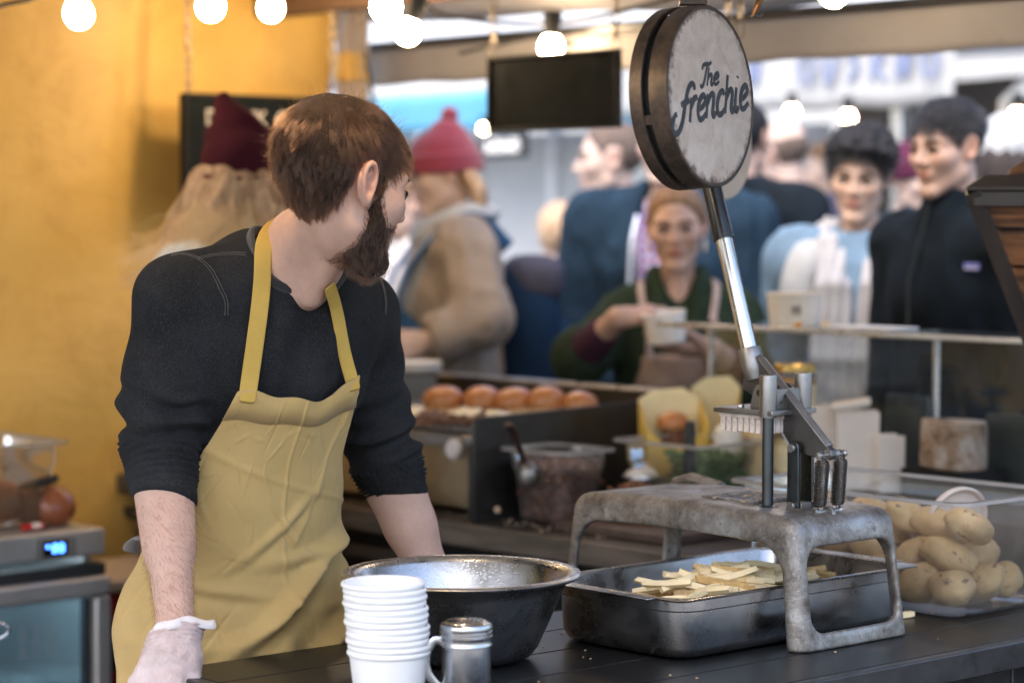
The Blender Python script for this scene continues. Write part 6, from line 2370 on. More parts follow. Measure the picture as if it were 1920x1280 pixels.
    def cap_hair(s, mat_, region, th, name='hair', h=0.005, rough=0.0, freq=40, extra=None):
        """hair shell: head shape grown by th(L) where region(L) > 0 (region in metres)"""
        hs = s.hs
        fd = Field(arr(s.H) - 0.17 * hs, arr(s.H) + 0.17 * hs, h)
        g = np.stack([x.ravel() for x in np.meshgrid(*fd.ax, indexing='ij')], 1)
        L = s.head_local(g)
        d = head_d(L, 0, False)
        t_ = th(L) * np.clip(region(L) / 0.022, 0.12, 1)
        if rough:
            t_ = t_ + rough * vnoise(L * freq) + 0.5 * rough * vnoise(L * freq * 2.1 + 4)
        a = smax(d - t_, -region(L), 0.006)
        if extra is not None:
            a = smin(a, extra(L), 0.012)
        fd.a[:] = (a * hs).reshape(fd.a.shape)
        V, Q = fd.mesh(1)
        return np_mesh(name, V, Q, mat_, s.root, s.base)


_put = Field.put


def _put2(s, fn, lo, hi, k=0.02, op='add'):
    if op != 'cut2':
        return _put(s, fn, lo, hi, k, op)
    sl, P = s.sub(lo, hi)
    if sl is None:
        return s
    a = s.a[sl]
    s.a[sl] = np.maximum(a, -fn(P).reshape(a.shape))
    return s


Field.put = _put2
_bm = {}


def brow_mat(c):
    if c not in _bm:
        _bm[c] = m_plain('eyebrow hair', c, 0.7, 0, 0.4, 120, 0.4)
    return _bm[c]


M_EYE = m_plain('eye white', (0.62, 0.58, 0.56), 0.15, 0, 0.02)
M_IRIS = m_plain('dark iris', (0.035, 0.02, 0.012), 0.12, 0, 0.1)
M_LASH = m_plain('dark lashes', (0.03, 0.02, 0.018), 0.6)
M_SKIN_V = m_skin('vendor skin', (0.60, 0.385, 0.30))
M_SKIN_P = m_skin('pale skin', (0.50, 0.37, 0.315))
M_SKIN_W = m_skin('fair skin', (0.50, 0.335, 0.27))
M_SKIN_O = m_skin('olive skin', (0.48, 0.335, 0.265))
M_JEAN = m_cloth('dark trousers', (0.02, 0.024, 0.032), 700)
M_SHOE = m_plain('dark shoes', (0.02, 0.018, 0.017), 0.5)


def zline(L, ys, zs):
    return np.interp(L[:, 1], ys, zs)


def scalp(L, hair_front=0.070, nape=-0.078):
    """>0 inside the hair region"""
    zl = np.interp(L[:, 1], [-0.12, -0.06, -0.034, -0.028, 0.012, 0.016, 0.030, 0.046, 0.064, 0.09], [nape, nape, nape + 0.02, 0.030, 0.030, 0.004, 0.008, 0.035, hair_front - 0.008, hair_front + 0.008])
    return (L[:, 2] - zl)


def m_hairmat(name, c, c2, freq=(90, 90, 12)):
    t = NT(name)
    f = t.noise(1.0, 4, 0.7, 0.3, t.coord(freq))
    t.set(Base_Color=t.ramp(f, [(0.3, c), (0.7, c2)]), Roughness=0.75)
    t.b.inputs['Specular IOR Level'].default_value = 0.2
    t.bump(f, 0.6, 0.003)
    return t.m


def m_strand(name, c, rough=0.35):
    t = NT(name)
    t.t.nodes.remove(t.b)
    hb_ = t.n('ShaderNodeBsdfHairPrincipled')
    hb_.parametrization = 'COLOR'
    hb_.inputs['Color'].default_value = (*c, 1)
    hb_.inputs['Roughness'].default_value = rough
    hb_.inputs['Radial Roughness'].default_value = 0.55
    if 'Random Color' in hb_.inputs:
        hb_.inputs['Random Color'].default_value = 0.25
    t.l(hb_.outputs[0], t.out.inputs[0])
    return t.m


def strands(s, name, m, P, T, N, length, seg, lift, rad, clump=0.0, curl=0.0, head=None, hold=0.6, grav=0.0, kink=0.0, guides=400):
    """grow strands from world points P along tangents T; keeps them at the given lift over the head"""
    n = len(P)
    pts = np.empty((n, seg + 1, 3), np.float32)
    pts[:, 0] = P
    pos = P.copy()
    t = T / np.linalg.norm(T, axis=1)[:, None]
    ln = length[:, None] / seg
    wob = RNG.normal(0, 1, (n, 3)).astype(np.float32)
    for k in range(seg):
        fr = (k + 1) / seg
        pos = pos + t * ln + wob * ln * curl * fr
        if head is not None:
            L = s.head_local(pos)
            e = 0.002
            d = head(L) * s.hs
            g = np.stack([head(L + arr((e, 0, 0))) - head(L - arr((e, 0, 0))), head(L + arr((0, e, 0))) - head(L - arr((0, e, 0))), head(L + arr((0, 0, e))) - head(L - arr((0, 0, e)))], 1)
            g /= np.maximum(np.linalg.norm(g, axis=1), 1e-6)[:, None]
            g = g @ s.HR.T
            target = lift * (1 - (1 - fr) ** 2)
            pos = pos + g * ((target - d) * hold)[:, None]
            t = t - g * (t * g).sum(1)[:, None] * 0.7
        t = t + arr((0, 0, -grav))
        if kink:
            t = t + RNG.normal(0, kink, t.shape).astype(np.float32)
        t = t / np.linalg.norm(t, axis=1)[:, None]
        pts[:, k + 1] = pos
    if clump:
        gi = RNG.choice(n, min(guides, n), replace=False)
        G = P[gi]
        near = np.empty(n, np.int64)
        for a in range(0, n, 2000):
            near[a:a + 2000] = ((P[a:a + 2000, None] - G[None]) ** 2).sum(2).argmin(1)
        gp = pts[gi[near]]
        fr = np.linspace(0, 1, seg + 1, dtype=np.float32)[None, :, None] ** 1.3
        pts = pts * (1 - clump * fr) + gp * clump * fr
    hc = bpy.data.hair_curves.new(name)
    hc.add_curves([seg + 1] * n)
    hc.points.foreach_set('position', (pts - arr(s.base)).ravel())
    rr = np.tile(np.linspace(1, 0.25, seg + 1, dtype=np.float32) * rad, n)
    hc.points.foreach_set('radius', rr)
    hc.materials.append(m)
    o = bpy.data.objects.new(name, hc)
    link(o, s.root)
    return o


def grow_on_head(s, n, region, head, rng):
    """random points on the head surface where region(L)>0; returns world points, normals, local points"""
    d = rng.normal(0, 1, (n * 4, 3)).astype(np.float32)
    d /= np.linalg.norm(d, axis=1)[:, None]
    p = d * 0.17
    for _ in range(24):
        p = p - d * (head(p) * 0.9)[:, None]
    ok = (region(p) > 0) & (np.abs(head(p)) < 0.002)
    p = p[ok][:n]
    e = 0.002
    g = np.stack([head(p + arr((e, 0, 0))) - head(p - arr((e, 0, 0))), head(p + arr((0, e, 0))) - head(p - arr((0, e, 0))), head(p + arr((0, 0, e))) - head(p - arr((0, 0, e)))], 1)
    g /= np.maximum(np.linalg.norm(g, axis=1), 1e-6)[:, None]
    return arr(s.H) + (p * s.hs) @ s.HR.T, g @ s.HR.T, p


def quick_hair(p, region, thick, m, n, length, rad, down=0.5, noise=0.3, curl=0.15, kink=0.0, clump=0.5, flow=None, base=None, name='hair', push=0.5, seg=6):
    """a thin hair shell with strands over it"""
    rg_ = np.random.default_rng(n)
    hd = lambda L: head_d(L, 0, False)
    p.cap_hair(base or m, lambda L: region(L) - 0.002, lambda L: thick(L) * 0.55, name + '_base', 0.005, 0.002, 70)
    P, N, L = grow_on_head(p, n, region, hd, rg_)
    T = L - arr((0.01, -0.05, 0.105))
    T /= np.linalg.norm(T, axis=1)[:, None]
    w = np.clip(1 - (L[:, 2] - 0.02) / 0.06, 0, 1)[:, None]
    T = T * (1 - down * w) + arr((0, -0.15, -1)) * down * w
    if flow is not None:
        T = flow(L, T)
    T = T + noise * np.stack([vnoise(L * 24), vnoise(L * 24 + 9), vnoise(L * 24 + 17)], 1)
    T = T + (N @ p.HR) * push
    ln = length(L) if callable(length) else np.full(len(L), length)
    ln = ln * (0.7 + 0.5 * rg_.random(len(L)))
    lift = thick(L) * (0.5 + 0.7 * rg_.random(len(L))) * p.hs * np.clip(region(L) / 0.022, 0.25, 1)
    return strands(p, name, m, P, (T @ p.HR.T).astype(np.float32), N, ln.astype(np.float32), seg, lift.astype(np.float32), rad, clump, curl, hd, 0.45, 0.05, kink)
# ================================================================ the vendor
v = Person('man in black sweatshirt and yellow apron leaning on the table, looking away over his shoulder', at(646, 342, 3.60), -60, head=(35, 14, 2), hs=1.02)
v.neck = at(556, 490, 3.75)
v.skull = at(612, 425, 3.65)
v.tt = at(545, 590, 3.81)
v.chest = at(507, 640, 3.80)
v.waist = at(446, 930, 3.85)
v.pelvis = at(432, 1160, 3.885)
v.J['sr'] = at(330, 572, 3.70)
v.J['sl'] = at(674, 592, 3.93)
v.J['er'] = at(300, 830, 3.70)
v.J['wr'] = at(331, 1192, 3.545)
v.J['el'] = at(722, 868, 3.99)
v.J['wl'] = at(800, 1062, 3.985)
for q, sg in (('r', 1), ('l', -1)):
    hp_ = v.pelvis + v.r * sg * 0.09 - Vector((0, 0, 0.03))
    v.J['h' + q] = hp_
    ft = Vector((hp_.x, hp_.y, 0)) - v.f * 0.05 + v.r * sg * 0.04
    v.J['a' + q] = ft + Vector((0, 0, 0.085))
    v.J['k' + q] = (hp_ + v.J['a' + q]) / 2 + v.f * 0.05
    v.J['t' + q] = ft + v.f * 0.14 + Vector((0, 0, 0.035))
v.base = Vector((v.pelvis.x, v.pelvis.y, 0))
v.root.location = v.base
v.hand['r'] = dict(dir=(-0.34, -0.34, -0.88), back=(-0.25, -0.95, 0.2), curls=[(50, 55, 35), (62, 60, 40), (66, 60, 40), (66, 60, 40)], thumb=(30, 12), spread=5)
v.hand['l'] = dict(dir=(0.15, -0.35, -0.9), back=(0.6, -0.55, 0.55), curls=[(50, 40, 30)] * 4, thumb=(35, 15))


def vext(fd):
    # neck cords, forearm muscle
    fd.cap(at(655, 425, 3.58), at(585, 560, 3.675), 0.017, 0.011, 0.03)
    fd.cap(at(555, 440, 3.71), at(560, 520, 3.72), 0.036, 0.042, 0.04)
    a, b = v.J['er'], v.J['wr']
    fd.ecap(a.lerp(b, 0.12), a.lerp(b, 0.55), (1, 0, 0), (0.043, 0.038), (0.033, 0.031), 0.03)
    a, b = v.J['el'], v.J['wl']
    fd.ecap(a.lerp(b, 0.1), a.lerp(b, 0.6), (1, 0, 0), (0.048, 0.042), (0.040, 0.034), 0.03)
    fd.cap(a.lerp(b, 0.6), b, 0.036, 0.031, 0.02)


v.body(M_SKIN_V, h=0.008, hh=0.0026, hand_h=0.004, extra=vext, ek=0.5, brow=(0.045, 0.026, 0.018), lips=(0.85, 0.55, 0.52))
M_VJEAN = m_cloth('dark navy trousers', (0.014, 0.018, 0.028), 700)
v.pants(M_VJEAN)
v.shoes(M_SHOE)

# ---- sweatshirt
M_SWEAT = m_cloth('charcoal sweatshirt', (0.0185, 0.019, 0.0205), 900, 0.5, 9, 0.95, 0.45, 0.6, 0.25)
R_, F_ = v.B[:, 0], v.B[:, 1]
neck_ax = (v.skull - v.neck).normalized()
colC = at(558, 484, 3.735)
colN = (Vector((0.20, -0.56, 0.80))).normalized()


def sweat(fd):
    g = 0.012
    up = Vector((0, 0, 1))
    fd.ecap(at(545, 575, 3.79), v.chest, R_, (0.156, 0.094), (0.168, 0.120), 0.05)
    fd.ecap(v.chest, v.waist, R_, (0.168, 0.120), (0.140, 0.114), 0.05)
    fd.ecap(v.waist, v.pelvis + up * 0.02, R_, (0.140, 0.114), (0.166, 0.126), 0.04)
    fd.cap(at(545, 505, 3.745), v.J['sr'] + Vector((0.004, 0, 0.012)), 0.050, 0.058, 0.05)
    fd.cap(at(585, 515, 3.75), v.J['sl'] + Vector((0, 0, 0.010)), 0.050, 0.056, 0.05)
    fd.cap(at(480, 498, 3.79), at(400, 540, 3.77), 0.042, 0.05, 0.05)
    # right arm
    e, w, s_ = v.J['er'], v.J['wr'], v.J['sr']
    fd.cap(s_, s_.lerp(e, 0.55), 0.062, 0.063, 0.04)
    fd.cap(s_.lerp(e, 0.5), e + Vector((0.0, 0, 0.02)), 0.063, 0.059, 0.03)
    fd.cap(e, e.lerp(w, 0.34), 0.057, 0.0475, 0.02)
    # left arm
    e, w, s_ = v.J['el'], v.J['wl'], v.J['sl']
    fd.cap(s_, e, 0.060, 0.056, 0.04)
    fd.cap(e, e.lerp(w, 0.36), 0.055, 0.049, 0.02)
    # neck opening
    c, n = arr(colC), arr(colN)
    a0, a1_ = arr(colC), arr(colC + colN * 0.16)
    fd.put(lambda P: np.maximum(d_cap(P, a0, a1_, 0.0735, 0.080), -((P - c) @ n) - 0.010), c - 0.15, c + 0.25, 0.006, 'cut')


def sleeve_cut(fd, q, t0, tilt):
    e, w = v.J['e' + q], v.J['w' + q]
    c = e.lerp(w, t0)
    d = ((w - e).normalized() + Vector(tilt)).normalized()
    fd.put(lambda P: -np.minimum((P - arr(c)) @ arr(d), 0.13 - np.linalg.norm(P - arr(c), axis=1)), arr(c) - 0.13, arr(c) + 0.13, 0.001, 'cut2')


def arm_par(V, q):
    s_, e, w = arr(v.J['s' + q]), arr(v.J['e' + q]), arr(v.J['w' + q])
    t1 = ((V - s_) @ (e - s_)) / ((e - s_) @ (e - s_))
    t2 = ((V - e) @ (w - e)) / ((w - e) @ (w - e))
    d1 = d_cap(V, s_, e, 0, 0)
    d2 = d_cap(V, e, w, 0, 0)
    return t1, t2, d1, d2


def sweat_disp(V):
    out = np.zeros(len(V), np.float32)
    n0 = vnoise(V * 16)
    n1 = vnoise(V * 7 + 3)
    for q, ph in (('r', 0.3), ('l', 2.0)):
        t1, t2, d1, d2 = arm_par(V, q)
        on = np.clip((0.085 - np.minimum(d1, d2)) / 0.015, 0, 1)
        # tight rings where the sleeve is pushed up
        sl = np.where(d2 < d1, t2 * 0.36, (t1 - 1) * 0.30)   # metres from the elbow
        band = np.clip((sl + 0.02) / 0.03, 0, 1) * np.clip((0.097 - sl) / 0.022, 0, 1)
        ang = sl * 240 + 0.4 * n0 + 4.0 * n1 + ph
        rings = np.clip(1 - np.abs(np.sin(ang)) * 1.3, -0.3, 1)
        out += on * band * (0.0085 * rings)
        # broad folds on the upper arm near the elbow
        b2 = np.clip((sl + 0.13) / 0.05, 0, 1) * np.clip((0.0 - sl) / 0.03, 0, 1)
        out += on * b2 * 0.010 * np.sin(sl * 85 + 6 * n1 + 2.5 * n0 + ph)
        if q == 'l':
            b3 = np.clip((sl + 0.24) / 0.05, 0, 1) * np.clip((-0.05 - sl) / 0.04, 0, 1)
            out += on * b3 * 0.006 * np.sin(sl * 60 + 7 * n1 + ph)
    # torso drape: soft vertical-diagonal folds
    x = (V - arr(v.chest)) @ R_
    z = V[:, 2] - v.chest.z
    tors = np.clip(1 - np.abs(x) / 0.2, 0, 1)
    out += tors * 0.0065 * np.sin(x * 62 + z * 18 + 3 * n1)
    out += 0.002 * n0 + 0.0035 * n1
    # armpit creases
    for q in 'rl':
        c = arr(v.J['s' + q]) * 0.62 + arr(v.chest) * 0.38 - arr((0, 0, 0.05))
        dd = np.linalg.norm(V - c, axis=1)
        out += np.clip(1 - dd / 0.14, 0, 1) * 0.005 * np.sin(np.arctan2(z + 0.02, x) * 9 + 2 * n0)
    return out


lo = arr((-0.76, 3.50, 0.86))
hi = arr((-0.08, 4.14, 1.58))
o, SV, SQ = v.cloth('sweatshirt', M_SWEAT, lambda fd: (sweat(fd), sleeve_cut(fd, 'r', 0.31, (-0.25, 0, 0.0)), sleeve_cut(fd, 'l', 0.315, (-0.3, -0.1, 0.0))), 0.0042, 0, lo=lo, hi=hi, disp=sweat_disp, smooth=2)
bvh_s = BVHTree.FromPolygons([tuple(p) for p in SV], [tuple(q) for q in SQ])
bvh_b = BVHTree.FromPolygons([tuple(p) for p in v.V], [tuple(q) for q in v.Q])


def snap(px, py, off=0.003, trees=(None,)):
    """nearest cloth or skin surface seen at a photo pixel; returns point, normal"""
    o_ = Vector((0, 0, CAMZ))
    d = (at(px, py, 1.0) - o_).normalized()
    best = None
    for b_ in (bvh_s, bvh_b):
        h = b_.ray_cast(o_, d)
        if h[0] is not None and (best is None or h[3] < best[3]):
            best = h
    if best is None:
        return None
    n = best[1]
    if n.dot(d) > 0:
        n = -n
    return best[0] + n * off, n


# collar rib
mb = MB()
cu_, cv_ = colN.cross(Vector((0, 0, 1)).cross(colN)).normalized(), None
a1 = (Vector((1, 0, 0)) - colN * colN.x).normalized()
a2 = colN.cross(a1)
ringp = []
last = colC
for k in range(72):
    a_ = 2 * math.pi * k / 72
    rad_ = a1 * math.cos(a_) + a2 * math.sin(a_)
    h = bvh_s.ray_cast(colC + rad_ * 0.0775 + colN * 0.13, -colN)
    p = h[0] if h[0] is not None else colC + rad_ * 0.0775
    hh_ = max(-0.03, min(0.05, (p - colC).dot(colN)))
    ringp.append(colC + rad_ * 0.0775 + colN * (hh_ + 0.001))
for _ in range(6):
    ringp = [(ringp[i - 1] + ringp[i] * 2 + ringp[(i + 1) % 72]) / 4 for i in range(72)]
mb.tube([p - v.base for p in ringp], 0.0068, 10, closed=True, up=tuple(colN), flat=1.35)
mb.build('collar', m_knit('rib collar', (0.0135, 0.0152, 0.018), 900), v.root)


def seam(pts, w=0.0009, gap=0.0042, col=None, name='seam_stitching', dash=True):
    P = []
    for p in catmull([(a, b, 0) for a, b in pts], 10):
        h = snap(p[0], p[1], 0.0012)
        if h:
            P.append(h)
    mb = MB()
    for sgn in (-1, 1):
        row = []
        for i in range(len(P)):
            t_ = (P[min(i + 1, len(P) - 1)][0] - P[max(i - 1, 0)][0]).normalized()
            sd_ = t_.cross(P[i][1]).normalized()
            row.append(P[i][0] + sd_ * gap * 0.5 * sgn)
        dense = catmull([tuple(p) for p in row], 5)
        if dash:
            step = 3
            for i in range(0, len(dense) - 2, step):
                mb.tube([Vector(dense[i]) - v.base, Vector(dense[i + 1]) - v.base, Vector(dense[i + 2]) - v.base][:2], w, 5)
        else:
            mb.tube([Vector(q) - v.base for q in dense], w, 5)
    if mb.v:
        o_ = mb.build(name, M_THREAD, v.root)
        o_['kind'] = 'stuff'


M_THREAD = m_plain('grey thread', (0.20, 0.18, 0.165), 0.8)
seam([(321, 480), (344, 477), (371, 485), (395, 506), (412, 537), (424, 564), (424, 592)])
seam([(371, 485), (405, 478), (440, 476), (462, 477)])
seam([(705, 512), (716, 532), (722, 560), (722, 590)])

# ---- apron: a cloth wrapped round the front of chest and hips
env = Field((-0.95, 3.3, 0.38), (0.05, 4.4, 1.5), 0.012)
env.ecap(at(545, 575, 3.79), v.chest, R_, (0.158, 0.098), (0.172, 0.124), 0.05)
env.ecap(v.chest, v.waist, R_, (0.172, 0.124), (0.146, 0.118), 0.05)
env.ecap(v.waist, v.pelvis, R_, (0.146, 0.118), (0.180, 0.142), 0.05)
env.ecap(v.pelvis, Vector((v.pelvis.x, v.pelvis.y, 0.45)), R_, (0.188, 0.145), (0.192, 0.150), 0.05)
EV, EQ = env.mesh(2)
bvh_e = BVHTree.FromPolygons([tuple(p) for p in EV], [tuple(q) for q in EQ])
f3, r3 = Vector((*F_[:2], 0)), Vector((*R_[:2], 0))


def axis_c(z):
    pts = [(0.3, v.pelvis), (v.pelvis.z, v.pelvis), (v.waist.z, v.waist), (v.chest.z, v.chest), (1.5, at(545, 575, 3.79))]
    for (z0, p0), (z1, p1) in zip(pts[:-1], pts[1:]):
        if z <= z1:
            t_ = 0 if z1 == z0 else max(0, (z - z0) / (z1 - z0))
            return Vector((p0.x + (p1.x - p0.x) * t_, p0.y + (p1.y - p0.y) * t_, z))
    return Vector((p1.x, p1.y, z))


zt = at(540, 735, 3.68).z
ZS = [0.52, 0.80, 0.92, 1.00, 1.08, 1.14, 1.20, 1.26, zt]
AL = [84, 86, 86, 86, 78, 66, 54, 44, 37]        # towards his right (viewer's left)
AR = [92, 92, 90, 84, 74, 62, 51, 44, 38]
NU, NV = 210, 270
V_, Q_ = [], []
for j in range(NV + 1):
    tz = j / NV
    z = 0.52 + (zt - 0.52) * tz
    al, ar = np.interp(z, ZS, AL), np.interp(z, ZS, AR)
    for i in range(NU + 1):
        a = i / NU
        ph = math.radians(-al + (al + ar) * a)     # negative: towards his right
        zz = z
        top = max(0.0, (z - zt + 0.22) / 0.22)
        # hanging top edge: corners up, middle sagging
        zz += top ** 2 * (0.008 * math.cos((a - 0.06) * 6.283) + 0.022 * (a > 0.8) * (a - 0.8) / 0.2 - 0.006 + 0.003 * math.sin(a * 17))
        zz -= top * 0.005 * math.exp(-((a - 0.74) / 0.10) ** 2)
        c = axis_c(zz)
        d = f3 * math.cos(ph) - r3 * math.sin(ph)
        h = bvh_e.ray_cast(c + d * 0.6, -d)
        rr = 0.6 - h[3] if h[0] is not None else 0.15
        V_.append((c.x, c.y, zz, d.x, d.y, rr, a, ph, z))
A = np.array(V_)
rr = A[:, 5].reshape(NV + 1, NU + 1)
for _ in range(14):
    rp = np.pad(rr, 1, mode='edge')
    rr = (rp[1:-1, 1:-1] * 2 + rp[:-2, 1:-1] + rp[2:, 1:-1] + rp[1:-1, :-2] + rp[1:-1, 2:]) / 6
rr = rr.ravel()
a_, ph, z = A[:, 6], A[:, 7], A[:, 8]
P3 = np.stack([A[:, 0] + A[:, 3] * rr, A[:, 1] + A[:, 4] * rr, A[:, 2]], 1)
n1, n2 = vnoise(P3 * 9 + 2), vnoise(P3 * 21 + 5)


def ridge(x, w):
    return np.exp(-(x / w) ** 2)


off = 0.012 + 0.004 * n1 + 0.0018 * n2
# slack bib folds from the corners
topm = np.clip((z - 1.13) / 0.12, 0, 1)
off += topm * 0.0022 * np.sin(a_ * 15 + z * 14 + 1.5 * n1) * np.clip(a_ * 2, 0.25, 1)
# crumple lines over the belly, running across and slanting
for (zc, sl, wd, am, a0, aw) in ((0.985, 0.10, 0.016, 0.016, 0.62, 0.32), (1.045, -0.16, 0.013, 0.010, 0.72, 0.24), (0.945, 0.16, 0.018, 0.014, 0.5, 0.45), (0.900, 0.30, 0.017, 0.016, 0.70, 0.3), (1.095, 0.08, 0.011, 0.007, 0.55, 0.2), (0.865, 0.22, 0.015, 0.011, 0.62, 0.35), (1.00, -0.30, 0.010, 0.007, 0.30, 0.2), (0.955, -0.22, 0.012, 0.008, 0.82, 0.15)):
    bend = 0.05 * np.sin((a_ - a0) * 5.0)
    m = ridge(z - (zc + sl * (a_ - a0) + bend + 0.012 * n1), wd) * ridge(a_ - a0, aw)
    off += am * m
    off -= 0.55 * am * ridge(z - (zc - 1.7 * wd + sl * (a_ - a0) + bend + 0.012 * n1), wd) * ridge(a_ - a0, aw)
# pressed creases
off += 0.0030 * ridge(a_ - 0.56 - 0.006 * n1, 0.008) * (z > 0.95)
off += 0.0022 * ridge(z - 1.17 + 0.10 * (a_ - 0.5) - 0.004 * n1, 0.005)
off += 0.0030 * ridge((a_ - 0.56) * 0.5 + (z - 1.10) * 0.9, 0.007) * (a_ > 0.4) * (z > 1.0)
off += 0.0030 * ridge((a_ - 0.72) * 0.45 - (z - 1.13) * 0.8, 0.007) * (a_ > 0.6)
# skirt hanging folds
rc_ = random.Random(21)
sx_ = (a_ - 0.5) * 0.62
for k in range(95):
    a0 = rc_.uniform(-0.30, 0.30)
    z0 = rc_.uniform(0.82, 1.27)
    an = rc_.choice((0.1, 0.5, 0.9, 1.4, 2.2, 2.7, 1.55)) + rc_.uniform(-0.35, 0.35)
    Ln, wd, am = rc_.uniform(0.02, 0.085), rc_.uniform(0.0022, 0.0045), rc_.choice((-1, 1)) * rc_.uniform(0.0008, 0.0024)
    u_ = (sx_ - a0) * math.cos(an) + (z - z0) * math.sin(an)
    w_ = -(sx_ - a0) * math.sin(an) + (z - z0) * math.cos(an) + rc_.uniform(-2.5, 2.5) * u_ * u_
    off += am * np.exp(-(w_ / wd) ** 2) * np.clip(1 - np.abs(u_) / Ln, 0, 1)
low = np.clip((0.98 - z) / 0.12, 0, 1)
off += low * (0.010 * np.sin(a_ * 19 + 1.3 * n1 + z * 5) + 0.006 * np.sin(a_ * 37 + 2 * n1))
P3 = np.stack([A[:, 0] + A[:, 3] * (rr + off), A[:, 1] + A[:, 4] * (rr + off), A[:, 2]], 1).astype(np.float32)
Qa = np.array([(j * (NU + 1) + i, j * (NU + 1) + i + 1, (j + 1) * (NU + 1) + i + 1, (j + 1) * (NU + 1) + i) for j in range(NV) for i in range(NU)])
ap = NT('mustard apron cotton')
f = ap.noise(8, 6, 0.6)
col = ap.ramp(f, [(0.3, (0.50, 0.335, 0.120)), (0.7, (0.58, 0.40, 0.155))])
dirt = ap.ramp(ap.noise(70, 4, 0.65), [(0.70, 0.0), (0.78, 0.5)])
smear = ap.ramp(ap.noise(5, 5, 0.7, 0.8), [(0.56, 0.0), (0.75, 0.35)])
col = ap.mix(smear, ap.mix(dirt, col, (0.20, 0.13, 0.06)), (0.36, 0.25, 0.10))
lint = ap.ramp(ap.noise(150, 2, 0.5), [(0.79, 0.0), (0.82, 0.6)])
col = ap.mix(lint, col, (0.75, 0.68, 0.5))
ap.set(Base_Color=col, Roughness=0.88, Sheen_Weight=0.15)
ap.bump(ap.math('ADD', ap.noise(1300, 2, 0.7), ap.math('MULTIPLY', ap.noise(60, 5, 0.65), 1.6)), 0.4, 0.0014)
apr = np_mesh('apron', P3, Qa, ap.m, v.root, v.base)
solid(apr, 0.0022)
# hem band along the top of the bib, with its stitch line
hemP = []
rows = [NV - 11, NV]
band = MB()
lo_, hi_ = [], []
for i in range(NU + 1):
    d = Vector((A[NV * (NU + 1) + i, 3], A[NV * (NU + 1) + i, 4], 0))
    lo_.append(Vector(P3[(NV - 15) * (NU + 1) + i]) + d * 0.0024 - v.base)
    hi_.append(Vector(P3[NV * (NU + 1) + i]) + d * 0.0024 + Vector((0, 0, 0.001)) - v.base)
band.add(lo_ + hi_, [(i, i + 1, NU + 2 + i, NU + 1 + i) for i in range(NU)])
solid(band.build('apron_hem', ap.m, v.root), 0.0022)
mb = MB()
mb.tube([p + Vector((0.0008, -0.0016, 0.0035)) for p in lo_], 0.0006, 5)
mb.build('hem_stitching', m_plain('brown thread', (0.28, 0.18, 0.07), 0.8), v.root)


def ribbon(pts, wid, name, m, off=0.004, extra=None, smooth_n=2):
    """cloth band laid over the surface seen along the pixel path; pts (px,py) or world vectors"""
    P = []
    for p in pts:
        if isinstance(p, Vector):
            P.append((p, None))
        else:
            h = snap(p[0], p[1], off)
            if h:
                P.append(h)
    for _ in range(smooth_n):
        P = [P[0]] + [((P[i - 1][0] + P[i][0] * 2 + P[i + 1][0]) / 4, P[i][1]) for i in range(1, len(P) - 1)] + [P[-1]]
    n = len(P)
    V, Fc = [], []
    lastn = Vector((0, -1, 0))
    for i in range(n):
        t_ = (P[min(i + 1, n - 1)][0] - P[max(i - 1, 0)][0]).normalized()
        nn = P[i][1] if P[i][1] is not None else lastn
        nn = (lastn * 0.75 + nn * 0.25 + Vector((0, -0.12, 0))).normalized()
        lastn = nn
        sd_ = t_.cross(nn).normalized()
        nv_ = sd_.cross(t_).normalized()
        for k in range(5):
            V.append(P[i][0] + sd_ * wid * (k / 4 - 0.5) + nv_ * 0.0004 * (1 - abs(k - 2)) - v.base)
    Fc = [(i * 5 + k, i * 5 + k + 1, (i + 1) * 5 + k + 1, (i + 1) * 5 + k) for i in range(n - 1) for k in range(4)]
    mb = MB()
    mb.add(V, Fc)
    o_ = mb.build(name, m, v.root)
    solid(o_, 0.0022, 1)
    return o_, P


M_STRAP = m_cloth('yellow strap cotton', (0.60, 0.40, 0.10), 1200, 0.1, 12, 0.85, 0.3)
cornL = Vector(P3[NV * (NU + 1) + 13])
cornR = Vector(P3[NV * (NU + 1) + NU - 7])
lp = [cornL + Vector((0.0, 0, -0.02)), cornL + Vector((0.002, -0.002, 0.008))] + [(x, y) for x, y in ((474, 690), (478, 655), (481, 620), (484, 585), (487, 550), (489, 520), (490, 495), (491, 470))] + [at(494, 450, 3.645), at(499, 430, 3.665), at(512, 410, 3.74), at(535, 405, 3.79), at(565, 420, 3.82)]
so, sp_pts = ribbon(lp, 0.0275, 'apron_strap', M_STRAP, 0.0100, smooth_n=4)
rp_ = [cornR + Vector((0.0, 0, -0.02)), cornR + Vector((0.0, -0.002, 0.008))] + [(x, y) for x, y in ((641, 690), (640, 660), (637, 630), (633, 600), (628, 575), (622, 550), (615, 530))]
ribbon(rp_, 0.0215, 'apron_strap', M_STRAP, 0.0045, smooth_n=3)
# apron tie at his hip
tie = [at(262, 1008, 3.86), at(250, 1016, 3.90), at(246, 1030, 3.95), at(262, 1034, 4.02)]
mb = MB()
mb.tube([p - v.base for p in catmull([tuple(p) for p in tie], 6)], 0.013, 8, flat=0.25, up=(0, 0, 1))
mb.build('apron_tie', m_plain('grey tie', (0.45, 0.43, 0.42), 0.8), v.root)

